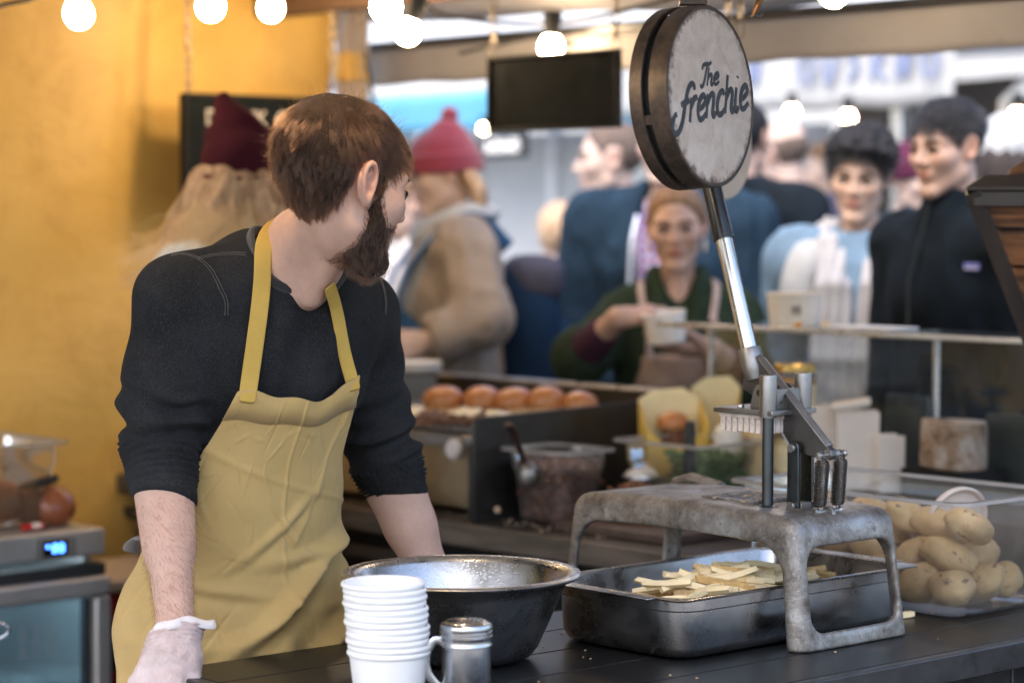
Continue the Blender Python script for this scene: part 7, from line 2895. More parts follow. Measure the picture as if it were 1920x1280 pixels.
# ---- glove on his right hand
fdg = Field(arr(v.J['wr']) - arr((0.14, 0.14, 0.17)), arr(v.J['wr']) + arr((0.12, 0.14, 0.07)), 0.0028)
v.hand_sdf(fdg, 'r', 0.0030)
D_ = Vector(v.hand['r']['dir']).normalized()
wr = v.J['wr']
arm_d = (v.J['er'] - wr).normalized()
fdg.ecap(wr + arm_d * 0.022 + Vector((0.004, 0, 0)), wr + D_ * 0.02, (1, 0, 0), (0.039, 0.034), (0.037, 0.031), 0.012)
cutp = wr + arm_d * 0.012
cn_ = (arm_d + Vector((-0.15, 0, 0.25))).normalized()
fdg.plane_cut(cutp, cn_)
GV, GQ = fdg.mesh(1)
GN = normals(GV, GQ)
tt = (GV - arr(wr)) @ arr(arm_d)
near = np.clip(1 - np.abs(tt - 0.004) / 0.03, 0, 1)
GV = GV + GN * (0.0022 * near * np.sin(tt * 900 + 4 * vnoise(GV * 30)) + 0.0014 * vnoise(GV * 55) + 0.0012 * vnoise(GV * 110))[:, None]
gl_ = NT('thin white glove')
f = gl_.noise(26, 5, 0.7)
gl_.set(Base_Color=gl_.ramp(f, [(0.3, (0.60, 0.44, 0.41)), (0.68, (0.74, 0.62, 0.60))]), Roughness=0.42, Subsurface_Weight=0.2, Subsurface_Radius=(0.008, 0.004, 0.003))
w_ = gl_.noise(45, 7, 0.72, 2.2)
gl_.bump(w_, 0.9, 0.005)
np_mesh('glove', GV, GQ, gl_.m, v.root, v.base)
mb = MB()
cw_ = []
for k in range(49):
    a2_ = 2 * math.pi * k / 48
    e1 = (Vector((1, 0, 0)) - cn_ * cn_.x).normalized()
    e2 = cn_.cross(e1)
    rr_ = 0.036 + 0.002 * math.sin(3 * a2_) + 0.0015 * math.sin(7 * a2_)
    fl = 0.020 * math.exp(-((a2_ if a2_ < math.pi else a2_ - 2 * math.pi) / 0.5) ** 2)
    cw_.append(cutp + e1 * (rr_ + fl) + Vector((0, 0, 0)) if False else cutp + e1 * (rr_ + fl) * math.cos(a2_) + e2 * (rr_ * 0.86) * math.sin(a2_) + cn_ * (0.002 * math.sin(5 * a2_)) - cn_ * fl * 0.35)
mb.tube([p - v.base for p in cw_[:-1]], 0.0026, 8, closed=True, up=tuple(cn_), flat=2.6)
mb.build('glove_cuff', m_plain('white glove cuff', (0.76, 0.70, 0.69), 0.45, 0, 0.05, 40), v.root)

# ---- hair and beard
HD = lambda L: head_d(L, 0, False)
rg = np.random.default_rng(5)


def v_scalp(L):
    zl = np.interp(L[:, 1], [-0.12, -0.075, -0.045, -0.030, -0.024, 0.010, 0.014, 0.026, 0.034, 0.050, 0.068, 0.09], [-0.074, -0.076, -0.066, -0.030, 0.032, 0.034, -0.012, -0.014, 0.030, 0.050, 0.066, 0.072])
    return L[:, 2] - zl


def v_thick(L):
    top = np.clip((L[:, 2] - 0.03) / 0.06, 0, 1)
    back = np.clip((-L[:, 1]) / 0.08, 0, 1)
    front = np.clip((L[:, 1] - 0.02) / 0.05, 0, 1) * top
    nape = np.clip((-0.035 - L[:, 2]) / 0.04, 0, 1)
    side = np.clip((np.abs(L[:, 0]) - 0.05) / 0.03, 0, 1)
    return 0.007 + 0.007 * top + 0.011 * back * (1 - nape) + 0.017 * front - 0.004 * nape - 0.001 * side


M_HCAP = m_hairmat('brown hair base', (0.014, 0.0085, 0.006), (0.034, 0.019, 0.012))
v.cap_hair(M_HCAP, lambda L: v_scalp(L) - 0.004, lambda L: v_thick(L) * (0.50 - 0.28 * np.clip((L[:, 1] - 0.02) / 0.05, 0, 1)), 'hair_base', 0.004, 0.0016, 60)
M_HAIR = m_strand('brown hair strands', (0.027, 0.0108, 0.0048), 0.25)
NS = 19000
P, N, L = grow_on_head(v, NS, v_scalp, HD, rg)
wh = arr((0.012, -0.052, 0.105))
T = L - wh
T[:, :2] += 0.35 * np.stack([-T[:, 1], T[:, 0]], 1)
T[:, 2] -= 0.02
# fringe sweeps forward, back and sides go down
down = arr((0, -0.1, -1))
wgt = np.clip(1 - (L[:, 2] - 0.02) / 0.06, 0, 1)[:, None]
T = T / np.linalg.norm(T, axis=1)[:, None]
T = T * (1 - 0.75 * wgt) + down * 0.75 * wgt
T[:, 1] += np.where(L[:, 2] > 0.05, 0.35, 0.0) * np.clip((L[:, 1] + 0.03) / 0.05, 0, 1)
sw = vnoise(L * 22)
sw2 = vnoise(L * 22 + 9)
sw3 = vnoise(L * 45 + 3)
T[:, 0] += 0.35 * sw + 0.2 * sw3
T[:, 1] += 0.25 * sw2
ln = (L - 0)
th = v_thick(L)
top = np.clip((L[:, 2] - 0.02) / 0.06, 0, 1)
length = (0.024 + 0.020 * top + 0.026 * np.clip((L[:, 1] - 0.03) / 0.05, 0, 1) * top + 0.006 * np.clip(-L[:, 1] / 0.09, 0, 1)) * (0.75 + 0.4 * rg.random(len(L)))
length *= np.where(L[:, 2] < -0.045, 0.62, 1.0)
side = (L[:, 2] < 0.03) & (L[:, 1] > -0.03)
length = np.where(side, length * 0.45, length)
lift = np.clip(v_scalp(L) / 0.02, 0.3, 1) * (th * (0.45 + 0.75 * rg.random(len(L))) + 0.002 + 0.006 * np.clip(sw3, -0.2, 1)) * v.hs
Nl = N @ v.HR
T = T + Nl * (0.80 + 0.7 * rg.random(len(L)))[:, None]
hair = strands(v, 'hair', M_HAIR, P, (T @ v.HR.T).astype(np.float32), N, length.astype(np.float32), 8, lift.astype(np.float32), 0.00024, clump=0.60, curl=0.2, head=HD, hold=0.17, grav=0.10, guides=900)
# flyaways at the crown
P, N, L = grow_on_head(v, 1300, lambda L: np.minimum(v_scalp(L) - 0.015, (L[:, 2] + 0.03)), HD, rg)
T = N * 0.8 + RNG.normal(0, 0.55, N.shape)
strands(v, 'stray_hair', M_HAIR, P, T.astype(np.float32), N, (0.022 + 0.016 * rg.random(len(P))).astype(np.float32), 5, np.zeros(len(P), np.float32), 0.00016, curl=0.3)


def v_beard(L):
    zu = np.interp(L[:, 1], [0.0, 0.008, 0.026, 0.036, 0.05, 0.068, 0.08, 0.095], [-0.05, 0.004, 0.004, -0.026, -0.044, -0.046, -0.042, -0.040])
    zb = np.interp(L[:, 1], [0.0, 0.03, 0.06, 0.09], [-0.100, -0.125, -0.135, -0.14])
    lip = np.sqrt((L[:, 0] / 0.024) ** 2 + ((L[:, 2] + 0.061) / 0.0105) ** 2) - 1
    m = np.minimum(zu - L[:, 2], L[:, 2] - zb)
    m = np.minimum(m, L[:, 1] - 0.004)
    return np.where(L[:, 1] > 0.065, np.minimum(m, lip * 0.02), m)


def v_bthick(L):
    low = np.clip((-0.045 - L[:, 2]) / 0.05, 0, 1)
    return 0.0045 + 0.010 * low


M_BCAP = m_hairmat('brown beard base', (0.016, 0.0095, 0.0065), (0.040, 0.023, 0.015), (140, 140, 60))
v.cap_hair(M_BCAP, lambda L: v_beard(L) - 0.003, lambda L: v_bthick(L) * 0.45, 'beard_base', 0.004, 0.0018, 80)
M_BEARD = m_strand('brown beard strands', (0.030, 0.0145, 0.0085), 0.4)
P, N, L = grow_on_head(v, 8500, v_beard, HD, rg)
T = np.stack([L[:, 0] * 3, np.full(len(L), 0.10) - 0.2 * (L[:, 1] < 0.03), np.full(len(L), -0.9)], 1)
T[:, 0] += 0.5 * vnoise(L * 50)
T[:, 1] += 0.5 * vnoise(L * 50 + 4)
T += (N @ v.HR) * 0.9
low = np.clip((-0.045 - L[:, 2]) / 0.05, 0, 1)
length = (0.006 + 0.013 * low) * (0.6 + 0.7 * rg.random(len(L)))
lift = (v_bthick(L) * (0.5 + 0.75 * rg.random(len(L)))) * v.hs
strands(v, 'beard', M_BEARD, P, (T @ v.HR.T).astype(np.float32), N, length.astype(np.float32), 6, lift.astype(np.float32), 0.00020, clump=0.4, curl=0.35, head=HD, hold=0.4, guides=900)
# hair on the right forearm
e, w = arr(v.J['er']), arr(v.J['wr'])
sel = RNG.integers(0, len(v.V), 400000)
Vn = normals(v.V, v.Q)
pv = v.V[sel]
t_ = ((pv - e) @ (w - e)) / ((w - e) @ (w - e))
ok = (t_ > 0.34) & (t_ < 0.97) & (d_cap(pv, e, w, 0, 0) < 0.06)
idx = sel[ok][:2200]
P = v.V[idx] + RNG.normal(0, 0.0015, (len(idx), 3)).astype(np.float32)
N = Vn[idx]
ax3 = (w - e) / np.linalg.norm(w - e)
T = N * 0.35 + ax3 + RNG.normal(0, 0.3, N.shape) + np.cross(N, ax3) * 0.5
M_ARMH = m_strand('dark arm hair', (0.05, 0.025, 0.015), 0.5)
strands(v, 'arm_hair', M_ARMH, P, T.astype(np.float32), N, (0.010 + 0.006 * RNG.random(len(idx))).astype(np.float32), 3, np.zeros(len(idx), np.float32), 0.00013, curl=0.2)
# ================================================================ the other people
def lean_to(p, **J):
    for k, q in J.items():
        p.J[k] = q


M_GREEN = m_cloth('dark green fleece', (0.022, 0.036, 0.022), 300, 0.3, 20, 0.97, 0.5)
M_PURP = m_cloth('plum jumper', (0.055, 0.025, 0.045), 500)
M_GREIGE = m_cloth('grey brown apron', (0.30, 0.22, 0.185), 800)
M_DENIM = m_cloth('pale denim', (0.13, 0.205, 0.30), 700, 0.2, 30)
M_SHERPA = m_cloth('cream sherpa', (0.36, 0.37, 0.38), 120, 0.06, 30, 0.97, 0.8)
M_SCARF = m_cloth('off white scarf', (0.36, 0.36, 0.385), 400, 0.06, 20, 0.95, 0.5)
M_NAVY = m_cloth('navy jacket', (0.012, 0.028, 0.050), 600, 0.2, 14)
M_BLACKJ = m_cloth('black blue jacket', (0.005, 0.009, 0.014), 600, 0.25, 12)
M_CAMEL = m_cloth('camel canvas coat', (0.29, 0.24, 0.20), 700, 0.12, 12)
M_GREYJ = m_cloth('grey blue jacket', (0.05, 0.052, 0.085), 600, 0.2, 10)
M_BLUEBAG = m_cloth('blue rucksack cloth', (0.006, 0.020, 0.048), 600, 0.25, 8)
M_MAROON = m_cloth('dark maroon knit', (0.050, 0.009, 0.017), 420, 0.2, 14, 0.97, 0.6)
M_RASP = m_knit('raspberry rib knit', (0.25, 0.030, 0.062), 75)
M_BLOND = m_hairmat('blonde hair', (0.17, 0.095, 0.05), (0.62, 0.45, 0.31), (45, 45, 9))
M_BLONDS = m_strand('blonde strands', (0.42, 0.25, 0.125), 0.4)
M_BROWNH = m_hairmat('light brown hair', (0.13, 0.075, 0.045), (0.30, 0.19, 0.12), (90, 60, 20))
M_BLACKH = m_hairmat('black hair', (0.008, 0.008, 0.010), (0.022, 0.021, 0.024), (60, 60, 30))
M_GREYH = m_hairmat('short grey brown hair', (0.09, 0.065, 0.055), (0.16, 0.12, 0.10), (90, 90, 60))


def collar_wrap(p, name, m, pts, rad, flat=0.5, ups=None, n=10):
    """cloth roll along world points, as a child of the person"""
    mb = MB()
    P = [q - p.base for q in [Vector(x) for x in catmull([tuple(x) for x in pts], 6)]]
    r_ = rad if hasattr(rad, '__len__') else [rad] * len(P)
    if hasattr(rad, '__len__'):
        r_ = list(np.interp(np.linspace(0, 1, len(P)), np.linspace(0, 1, len(rad)), rad))
    mb.tube(P, r_, n, flat=flat, up=ups)
    return mb.build(name, m, p.root)


def beanie(p, m, back=0.02, tall=0.06, cuff=0.03, low=0.012, lean=(0, -0.02, 0), pom=False, fold=0.0):
    """knitted hat as one shell with a turned-up cuff"""
    hs = p.hs
    fd = Field(arr(p.H) - 0.17 * hs, arr(p.H) + arr((0.17, 0.17, 0.30)) * hs, 0.005)
    L = p.head_local(np.stack([x.ravel() for x in np.meshgrid(*fd.ax, indexing='ij')], 1))
    e = d_ell(L, arr((0, -0.014, 0.034)), (0.089, 0.108, 0.090))
    top = d_cap(L, arr((0, -0.025, 0.06)), arr((lean[0] * 0.5, -0.03 + lean[1] * 0.5, 0.06 + tall * 0.5)), 0.070, 0.050)
    if tall > 0.1:
        top = d_cap(L, arr((0.006, -0.025, 0.06)), arr((-0.012, -0.03, 0.105)), 0.078, 0.055)
        top = smin(top, d_cap(L, arr((lean[0] * 0.75, -0.03, 0.12)), arr((lean[0], -0.03 + lean[1], 0.06 + tall)), 0.034, 0.0165), 0.035)
    d = smin(e, top, 0.03)
    zl = low + 0.35 * L[:, 1] * 0.5
    d = smax(d, -(L[:, 2] - zl), 0.004)
    c = np.maximum(np.abs(L[:, 2] - zl - 0.028) - 0.027, d_ell(L * arr((1, 1, 0)) + 0, arr((0, -0.014, 0)), (0.098, 0.117, 0.09)))
    d = smin(d, c, 0.004)
    if fold:
        d = d + fold * np.sin(L[:, 2] * 75 + 25 * L[:, 0] + 8 * L[:, 1]) * np.clip((L[:, 2] - 0.07) / 0.03, 0, 1)
    fd.a[:] = (d * hs).reshape(fd.a.shape)
    V, Q = fd.mesh(1)
    o = np_mesh('beanie', V, Q, m, p.root, p.base)
    if pom:
        c_ = p.hw((lean[0], -0.035 + lean[1], 0.075 + tall)) - p.base
        MB().sphere(c_, 0.026, 18, 12, fn=lambda q: q * (1 + 0.1 * math.sin(q.x * 17) * math.sin(q.y * 15 + q.z * 13))).build('bobble', m, p.root)
    return o


def neckline(p, front=0.02):
    return p.neck + p.f * 0.07


# ---------------------------------------------------------------- server with the tub
sv = Person('woman in green fleece and grey apron filling a white tub behind the griddle', at(1268, 425, 6.3), -92, head=(-97, 6, 2), hs=0.93, width=0.92, scale=0.95)
sv.J['sr'] += Vector((0.03, 0.02, -0.02))
sv.J['sl'] += Vector((-0.01, 0.02, -0.02))
sv.J['er'] = at(1088, 668, 6.22)
sv.J['wr'] = at(1158, 596, 6.02)
sv.J['el'] = at(1402, 712, 6.22)
sv.J['wl'] = at(1338, 656, 6.04)
sv.hand['r'] = dict(dir=(1.0, 0.05, 0.10), back=(-0.1, -0.5, 0.9), curls=[(18, 22, 15), (22, 26, 18), (28, 32, 20), (40, 40, 22)], thumb=(25, 18), spread=4, scale=0.98)
sv.hand['l'] = dict(dir=(-1.0, 0.05, 0.02), back=(-0.15, -0.35, -0.95), curls=[(14, 20, 14), (12, 20, 15), (14, 22, 16), (18, 24, 18)], thumb=(48, 14), spread=5, scale=0.98)
sv.body(M_SKIN_W, h=0.010, hh=0.0042, hand_h=0.0042, fem=1.6, brow=(0.10, 0.06, 0.045), lips=(0.86, 0.58, 0.58))
sv.pants(M_JEAN)
sv.shoes(M_SHOE)


def sv_open(fd):
    n = arr(sv.neck)
    f_ = Vector(sv.f)
    a = sv.neck + f_ * 0.09 + Vector((0, 0, 0.02))
    fd.cap(a + Vector((0, 0, 0.05)), sv.neck + f_ * 0.13 - Vector((0, 0, 0.14)), 0.058, 0.012, 0.006, 'cut')


cut_w = {k: sv.J[k].copy() for k in ('wr', 'wl')}
for k, t_ in (('r', 0.22), ('l', 0.16)):
    sv.J['w' + k] = sv.J['e' + k].lerp(cut_w['w' + k], 0.30)
sv.coat(M_GREEN, sv.pelvis.z - 0.06, 0.024, 'fleece', 0.006, 9, collar=0.05, opening=sv_open)
for k in 'rl':
    sv.J['w' + k] = sv.J['e' + k].lerp(cut_w['w' + k], 0.60)


for q in 'rl':
    sv.cloth('undersleeve', M_PURP, lambda fd: fd.cap(sv.J['e' + q], sv.J['w' + q], 0.054, 0.041, 0.02), 0.008, 0.004, 14, cuts=[])
for k in 'rl':
    sv.J['w' + k] = cut_w['w' + k]


def sv_apron(fd):
    r = sv.B[:, 0]
    fw = sv.f * 0.012
    fd.ecap(sv.chest - Vector((0, 0, 0.0)) + fw, sv.waist + fw, r, (0.125, 0.158), (0.160, 0.150), 0.03)
    fd.ecap(sv.waist + fw, Vector((sv.pelvis.x, sv.pelvis.y, 0.6)) + fw, r, (0.160, 0.150), (0.185, 0.165), 0.03)


ctr_ = sv.chest
sv.cloth('apron', M_GREIGE, sv_apron, 0.009, 0.007, 8, lo=arr((sv.chest.x - 0.3, sv.chest.y - 0.3, 0.5)), hi=arr((sv.chest.x + 0.3, sv.chest.y + 0.2, 1.5)),
         cuts=[((0, 0, sv.chest.z - 0.005), (0, 0, 1)), (tuple(sv.chest + sv.f * 0.02), tuple(-sv.f)), ((0, 0, 0.62), (0, 0, -1))])
for q, s_ in (('l', -1), ('r', 1)):
    a = sv.chest + sv.f * 0.163 + sv.r * s_ * 0.075 + Vector((0, 0, -0.015))
    b = sv.chest + sv.f * 0.150 + sv.r * s_ * 0.080 + Vector((0, 0, 0.07))
    c = sv.neck + sv.f * 0.128 + sv.r * s_ * 0.088 + Vector((0, 0, -0.055))
    c2_ = sv.neck + sv.f * 0.075 + sv.r * s_ * 0.098 + Vector((0, 0, 0.022))
    d = sv.neck - sv.f * 0.03 + sv.r * s_ * 0.075 + Vector((0, 0, 0.03))
    collar_wrap(sv, 'apron_strap', m_plain('pale strap', (0.42, 0.33, 0.30), 0.8), [a, b, c, c2_, d], 0.009, 0.25, tuple(sv.f))
# hair pulled back with a parting
M_BROWNS = m_strand('light brown strands', (0.16, 0.09, 0.05), 0.35)


def sv_flow(L, T):
    o_ = np.stack([np.sign(L[:, 0]) * np.clip(1.2 - np.abs(L[:, 0]) / 0.05, 0.1, 1), -0.9 + 0 * L[:, 0], np.where(np.abs(L[:, 0]) > 0.045, -0.5, -0.1)], 1)
    return o_


quick_hair(sv, lambda L: scalp(L, 0.072, -0.06), lambda L: 0.007 + 0.007 * np.clip(np.abs(L[:, 0]) / 0.04, 0, 1), M_BROWNS, 4200, 0.07, 0.00045, flow=sv_flow, noise=0.12, curl=0.1, clump=0.5, base=M_BROWNH, push=0.2)
for q in (1, -1):
    for k in range(3):
        pass
    MB().tube([sv.hw((q * 0.078, 0.0, -0.030 - 0.014 * k_)) - sv.base for k_ in range(4)], [0.002, 0.005, 0.006, 0.004], 8).build('earring', m_plain('pale earring', (0.7, 0.66, 0.6), 0.3, 0.4), sv.root)
MB().ring([(0.029, -0.004), (0.031, -0.004), (0.031, 0.004), (0.029, 0.004)], 24, M=frame_m(cut_w['wl'] + (sv.J['el'] - cut_w['wl']).normalized() * 0.012 - sv.base, (0, 0, 1), (sv.J['el'] - cut_w['wl']).normalized().cross(Vector((0, 0, 1))).normalized(), (sv.J['el'] - cut_w['wl']).normalized())).build('bangle', M_STEEL, sv.root)
tb_p = at(1251, 640, 5.98)
tb2 = thing('paper_tub', 'white paper tub held in both hands by the woman in green', 'tub', tb_p)
MB().lathe([(0, 0.003), (0.043, 0.003), (0.044, 0), (0.0455, 0), (0.0520, 0.068), (0.0545, 0.0685), (0.055, 0.072), (0.053, 0.0735), (0.0505, 0.0725), (0.0445, 0.006), (0, 0.005)], 40).build('shell', M_WHITEP, tb2, smooth=50)
tb2.rotation_euler = (R(4), R(-7), 0)

# ---------------------------------------------------------------- curly haired customer
cw = Person('customer with black curls, long white scarf and pale denim jacket', at(1612, 331, 6.45), -104, head=(-108, 10, -4), hs=0.96, width=0.92, scale=1.0)
cw.J['er'] = cw.J['sr'] + Vector((-0.03, 0.02, -0.29))
cw.J['el'] = cw.J['sl'] + Vector((0.06, 0.04, -0.29))
cw.J['wr'] = cw.J['er'] + Vector((0.10, -0.12, -0.20))
cw.J['wl'] = cw.J['el'] + Vector((-0.10, -0.10, -0.20))
cw.body(M_SKIN_O, h=0.011, hh=0.004, hand_h=0.006, fem=1.2, brow=(0.012, 0.010, 0.010), lips=(0.84, 0.56, 0.55))
cw.pants(M_JEAN)
cw.shoes(M_SHOE)
cw.coat(M_DENIM, cw.pelvis.z - 0.10, 0.034, 'denim_jacket', 0.014, 9, collar=0.0)


def cw_hair_t(L):
    return 0.026 + 0.016 * np.clip((L[:, 2] - 0.02) / 0.06, 0, 1)


M_BLACKS = m_strand('black strands', (0.003, 0.003, 0.0036), 0.4)
cw.cap_hair(M_BLACKH, lambda L: scalp(L, 0.060, -0.06), lambda L: cw_hair_t(L) * 0.85, 'hair', 0.0045, 0.011, 50)
quick_hair(cw, lambda L: scalp(L, 0.060, -0.06), cw_hair_t, M_BLACKS, 3600, 0.07, 0.0006, 0.3, 0.5, 0.4, 0.6, 0.6, base=M_BLACKH, seg=9, push=1.2, name='loose_curls')
# sherpa collar, scarf
n_ = cw.neck
up = Vector((0, 0, 1))
for s_ in (1, -1):
    pts = [n_ - cw.f * 0.09 + up * 0.03, n_ + cw.r * s_ * 0.10 - cw.f * 0.02 + up * 0.02, n_ + cw.r * s_ * 0.135 + cw.f * 0.11 - up * 0.03, n_ + cw.r * s_ * 0.155 + cw.f * 0.16 - up * 0.12, n_ + cw.r * s_ * 0.13 + cw.f * 0.185 - up * 0.20]
    collar_wrap(cw, 'sherpa_collar', M_SHERPA, pts, [0.03, 0.036, 0.042, 0.042, 0.025], 0.5, tuple(cw.f * 0.8 + up * 0.6))


def cw_scarf(fd):
    a = n_ - cw.f * 0.065 + up * 0.055
    for s_ in (1, -1):
        P = [a, n_ + cw.r * s_ * 0.082 + up * 0.045, n_ + cw.r * s_ * 0.072 + cw.f * 0.075 + up * 0.0, n_ + cw.r * s_ * 0.062 + cw.f * 0.165 - up * 0.11, n_ + cw.r * s_ * (0.056) + cw.f * 0.200 - up * 0.30, n_ + cw.r * s_ * (0.060) + cw.f * 0.220 - up * 0.62]
        w_ = (0.03, 0.035, 0.040, 0.050, 0.056, 0.060)
        for i in range(5):
            fd.ecap(P[i], P[i + 1], arr(cw.r), (w_[i], 0.022), (w_[i + 1], 0.022), 0.02)


def cw_sdisp(V):
    x = (V - arr(n_)) @ arr(cw.r)
    z = V[:, 2]
    return 0.005 * np.sin(x * 210 + 1.4 * np.sin(z * 9)) + 0.003 * vnoise(V * 20)


cw.cloth('scarf', M_SCARF, cw_scarf, 0.0065, 0, lo=arr(n_) - arr((0.26, 0.3, 0.75)), hi=arr(n_) + arr((0.26, 0.26, 0.14)), disp=cw_sdisp)


def cw_shirt(fd):
    fd.ecap(n_ + cw.f * 0.055 - up * 0.035, n_ + cw.f * 0.10 - up * 0.35, arr(cw.r), (0.05, 0.05), (0.06, 0.05), 0.02)


cw.cloth('dark_top', M_BLACKJ, cw_shirt, 0.009, 0.002, 9, lo=arr(n_) - arr((0.2, 0.25, 0.5)), hi=arr(n_) + arr((0.2, 0.2, 0.06)))
# dark hood edge on one side
collar_wrap(cw, 'hood_edge', M_NAVY, [n_ - cw.r * 0.115 - cw.f * 0.05 + up * 0.085, n_ - cw.r * 0.125 + cw.f * 0.03 + up * 0.03, n_ - cw.r * 0.12 + cw.f * 0.10 - up * 0.06, n_ - cw.r * 0.11 + cw.f * 0.14 - up * 0.12], [0.03, 0.03, 0.025, 0.012], 0.6, tuple(cw.f))

# ---------------------------------------------------------------- black haired man
bm_ = Person('man with short black hair in a dark zipped jacket behind the glass screen', at(1774, 278, 5.95), -146, head=(-143, 6, 0), hs=0.97, width=0.98, scale=1.04)
bm_.J['er'] = bm_.J['sr'] + Vector((-0.02, 0.02, -0.30))
bm_.J['el'] = bm_.J['sl'] + Vector((0.05, 0.0, -0.30))
bm_.body(M_SKIN_W, h=0.011, hh=0.004, hand_h=0.006, brow=(0.010, 0.009, 0.010), lips=(0.88, 0.64, 0.62))
bm_.pants(M_JEAN)
bm_.shoes(M_SHOE)
bm_.coat(M_BLACKJ, bm_.pelvis.z - 0.12, 0.024, 'jacket', 0.012, 9, collar=0.075)
quick_hair(bm_, lambda L: scalp(L, 0.056, -0.058), lambda L: 0.006 + 0.020 * np.clip((L[:, 2] - 0.03) / 0.06, 0, 1) + 0.006 * np.clip((L[:, 1] - 0.02) / 0.06, 0, 1), M_BLACKS, 5200, lambda L: 0.018 + 0.03 * np.clip((L[:, 2] - 0.02) / 0.06, 0, 1), 0.00045, 0.6, 0.3, 0.15, 0, 0.5, base=M_BLACKH)
# stubble is left to the skin; zip and chest patch
zp = bm_.neck + bm_.f * 0.155
mb = MB()
mb.tube([bm_.neck + bm_.f * 0.088 + up * 0.06 - bm_.base, bm_.neck + bm_.f * 0.112 - up * 0.02 - bm_.base, bm_.chest + bm_.f * 0.152 + up * 0.03 - bm_.base, bm_.chest + bm_.f * 0.155 - up * 0.12 - bm_.base], 0.004, 6)
mb.build('zip', m_plain('dark zip', (0.03, 0.035, 0.04), 0.35, 0.5), bm_.root)
pp = at(1823, 500, 5.78)
o_ = Vector((0, 0, CAMZ))
jk = [c for c in bm_.root.children if c.name.startswith('jacket')][0]
me = jk.data
nv = len(me.vertices)
co = np.empty(nv * 3, np.float32)
me.vertices.foreach_get('co', co)
co = co.reshape(-1, 3) + arr(bm_.base)
nq = len(me.polygons)
qi = np.empty(nq * 4, np.int32)
me.polygons.foreach_get('vertices', qi)
bj = BVHTree.FromPolygons([tuple(p) for p in co], [tuple(q) for q in qi.reshape(-1, 4)])
d_ = (at(1823, 500, 1.0) - o_).normalized()
hit = bj.ray_cast(o_, d_)
if hit[0] is not None:
    nn = hit[1] if hit[1].dot(d_) < 0 else -hit[1]
    sx_ = up.cross(nn).normalized()
    Mx = frame_m(hit[0] + nn * 0.003 - bm_.base, sx_, nn.cross(sx_).normalized(), nn)
    MB().box((0, 0, 0), (0.040, 0.018, 0.004), M=Mx).build('chest_patch', m_plain('violet patch', (0.10, 0.10, 0.36), 0.7), bm_.root, bevel=0.001)
    MB().box((0, -0.003, 0.0026), (0.034, 0.005, 0.001), M=Mx).build('patch_band', m_plain('pale patch band', (0.55, 0.55, 0.72), 0.7), bm_.root)
    MB().box((0, 0.005, 0.0026), (0.036, 0.004, 0.001), M=Mx).build('patch_band', m_plain('blue patch band', (0.22, 0.25, 0.55), 0.7), bm_.root)

# ---------------------------------------------------------------- woman in the maroon beanie, back turned
mw = Person('person in a dark maroon beanie with blonde hair, seen from behind by the yellow wall', at(452, 336, 5.45), 140, head=(80, 4, 3), hs=0.98, width=0.80)
for q in 'rl':
    mw.J['e' + q] = mw.J['s' + q] + Vector((0, 0, -0.28))
    mw.J['w' + q] = mw.J['e' + q] + mw.f * 0.05 + Vector((0, 0, -0.24))
mw.body(M_SKIN_P, h=0.012, hh=0.006, fem=1.0, eye=False)
mw.pants(M_JEAN)
mw.shoes(M_SHOE)
mw.coat(m_cloth('pale grey jumper', (0.55, 0.57, 0.60), 400), mw.pelvis.z - 0.08, 0.03, 'jumper', 0.008, 7, collar=0.02)
beanie(mw, M_MAROON, tall=0.125, low=-0.036, lean=(-0.042, 0.0, 0), fold=0.006)


def mw_hair(fd):
    H = mw.H
    hx = lambda a, b, c: mw.hw((a, b, c))
    fd.ell(hx(0, -0.055, -0.070), (0.083, 0.07, 0.075), None, 0.03)
    for q in (-1, 1):
        fd.cap(hx(q * 0.06, -0.06, -0.02), hx(q * 0.105, -0.07, -0.14), 0.045, 0.05, 0.03)
        fd.cap(hx(q * 0.105, -0.07, -0.14), hx(q * 0.13, -0.06, -0.27), 0.05, 0.03, 0.03)
    fd.cap(hx(0.0, -0.08, -0.03), hx(0.0, -0.10, -0.17), 0.06, 0.05, 0.03)


mw.cloth('hair', M_BLOND, mw_hair, 0.007, 0, lo=arr(mw.H) - arr((0.25, 0.25, 0.36)), hi=arr(mw.H) + arr((0.25, 0.25, 0.1)),
         disp=lambda V: 0.004 * np.sin(((V - arr(mw.H)) @ arr(mw.r)) * 120 + 6 * vnoise(V * 9)) + 0.006 * vnoise(V * 14))
# loose strands
L0_ = []
for k in range(3200):
    a_ = RNG.uniform(-2.7, -0.45)
    e_ = RNG.normal(1.0, 0.05)
    L0_.append((0.090 * e_ * math.cos(a_), -0.030 + 0.098 * e_ * math.sin(a_), -0.055 + RNG.normal(0, 0.018)))
Pl = np.array([mw.hw(p) for p in L0_], np.float32)
Tl = np.stack([(Pl - arr(mw.H))[:, 0] * 3.2 + RNG.normal(0, 0.22, 3200), (Pl - arr(mw.H))[:, 1] * 2 + RNG.normal(0, 0.12, 3200), -np.ones(3200)], 1)
strands(mw, 'loose_hair', M_BLONDS, Pl, Tl.astype(np.float32), None, (0.17 + 0.12 * RNG.random(3200)).astype(np.float32), 9, None, 0.0008, clump=0.82, curl=0.25, grav=0.03, kink=0.26, guides=55)

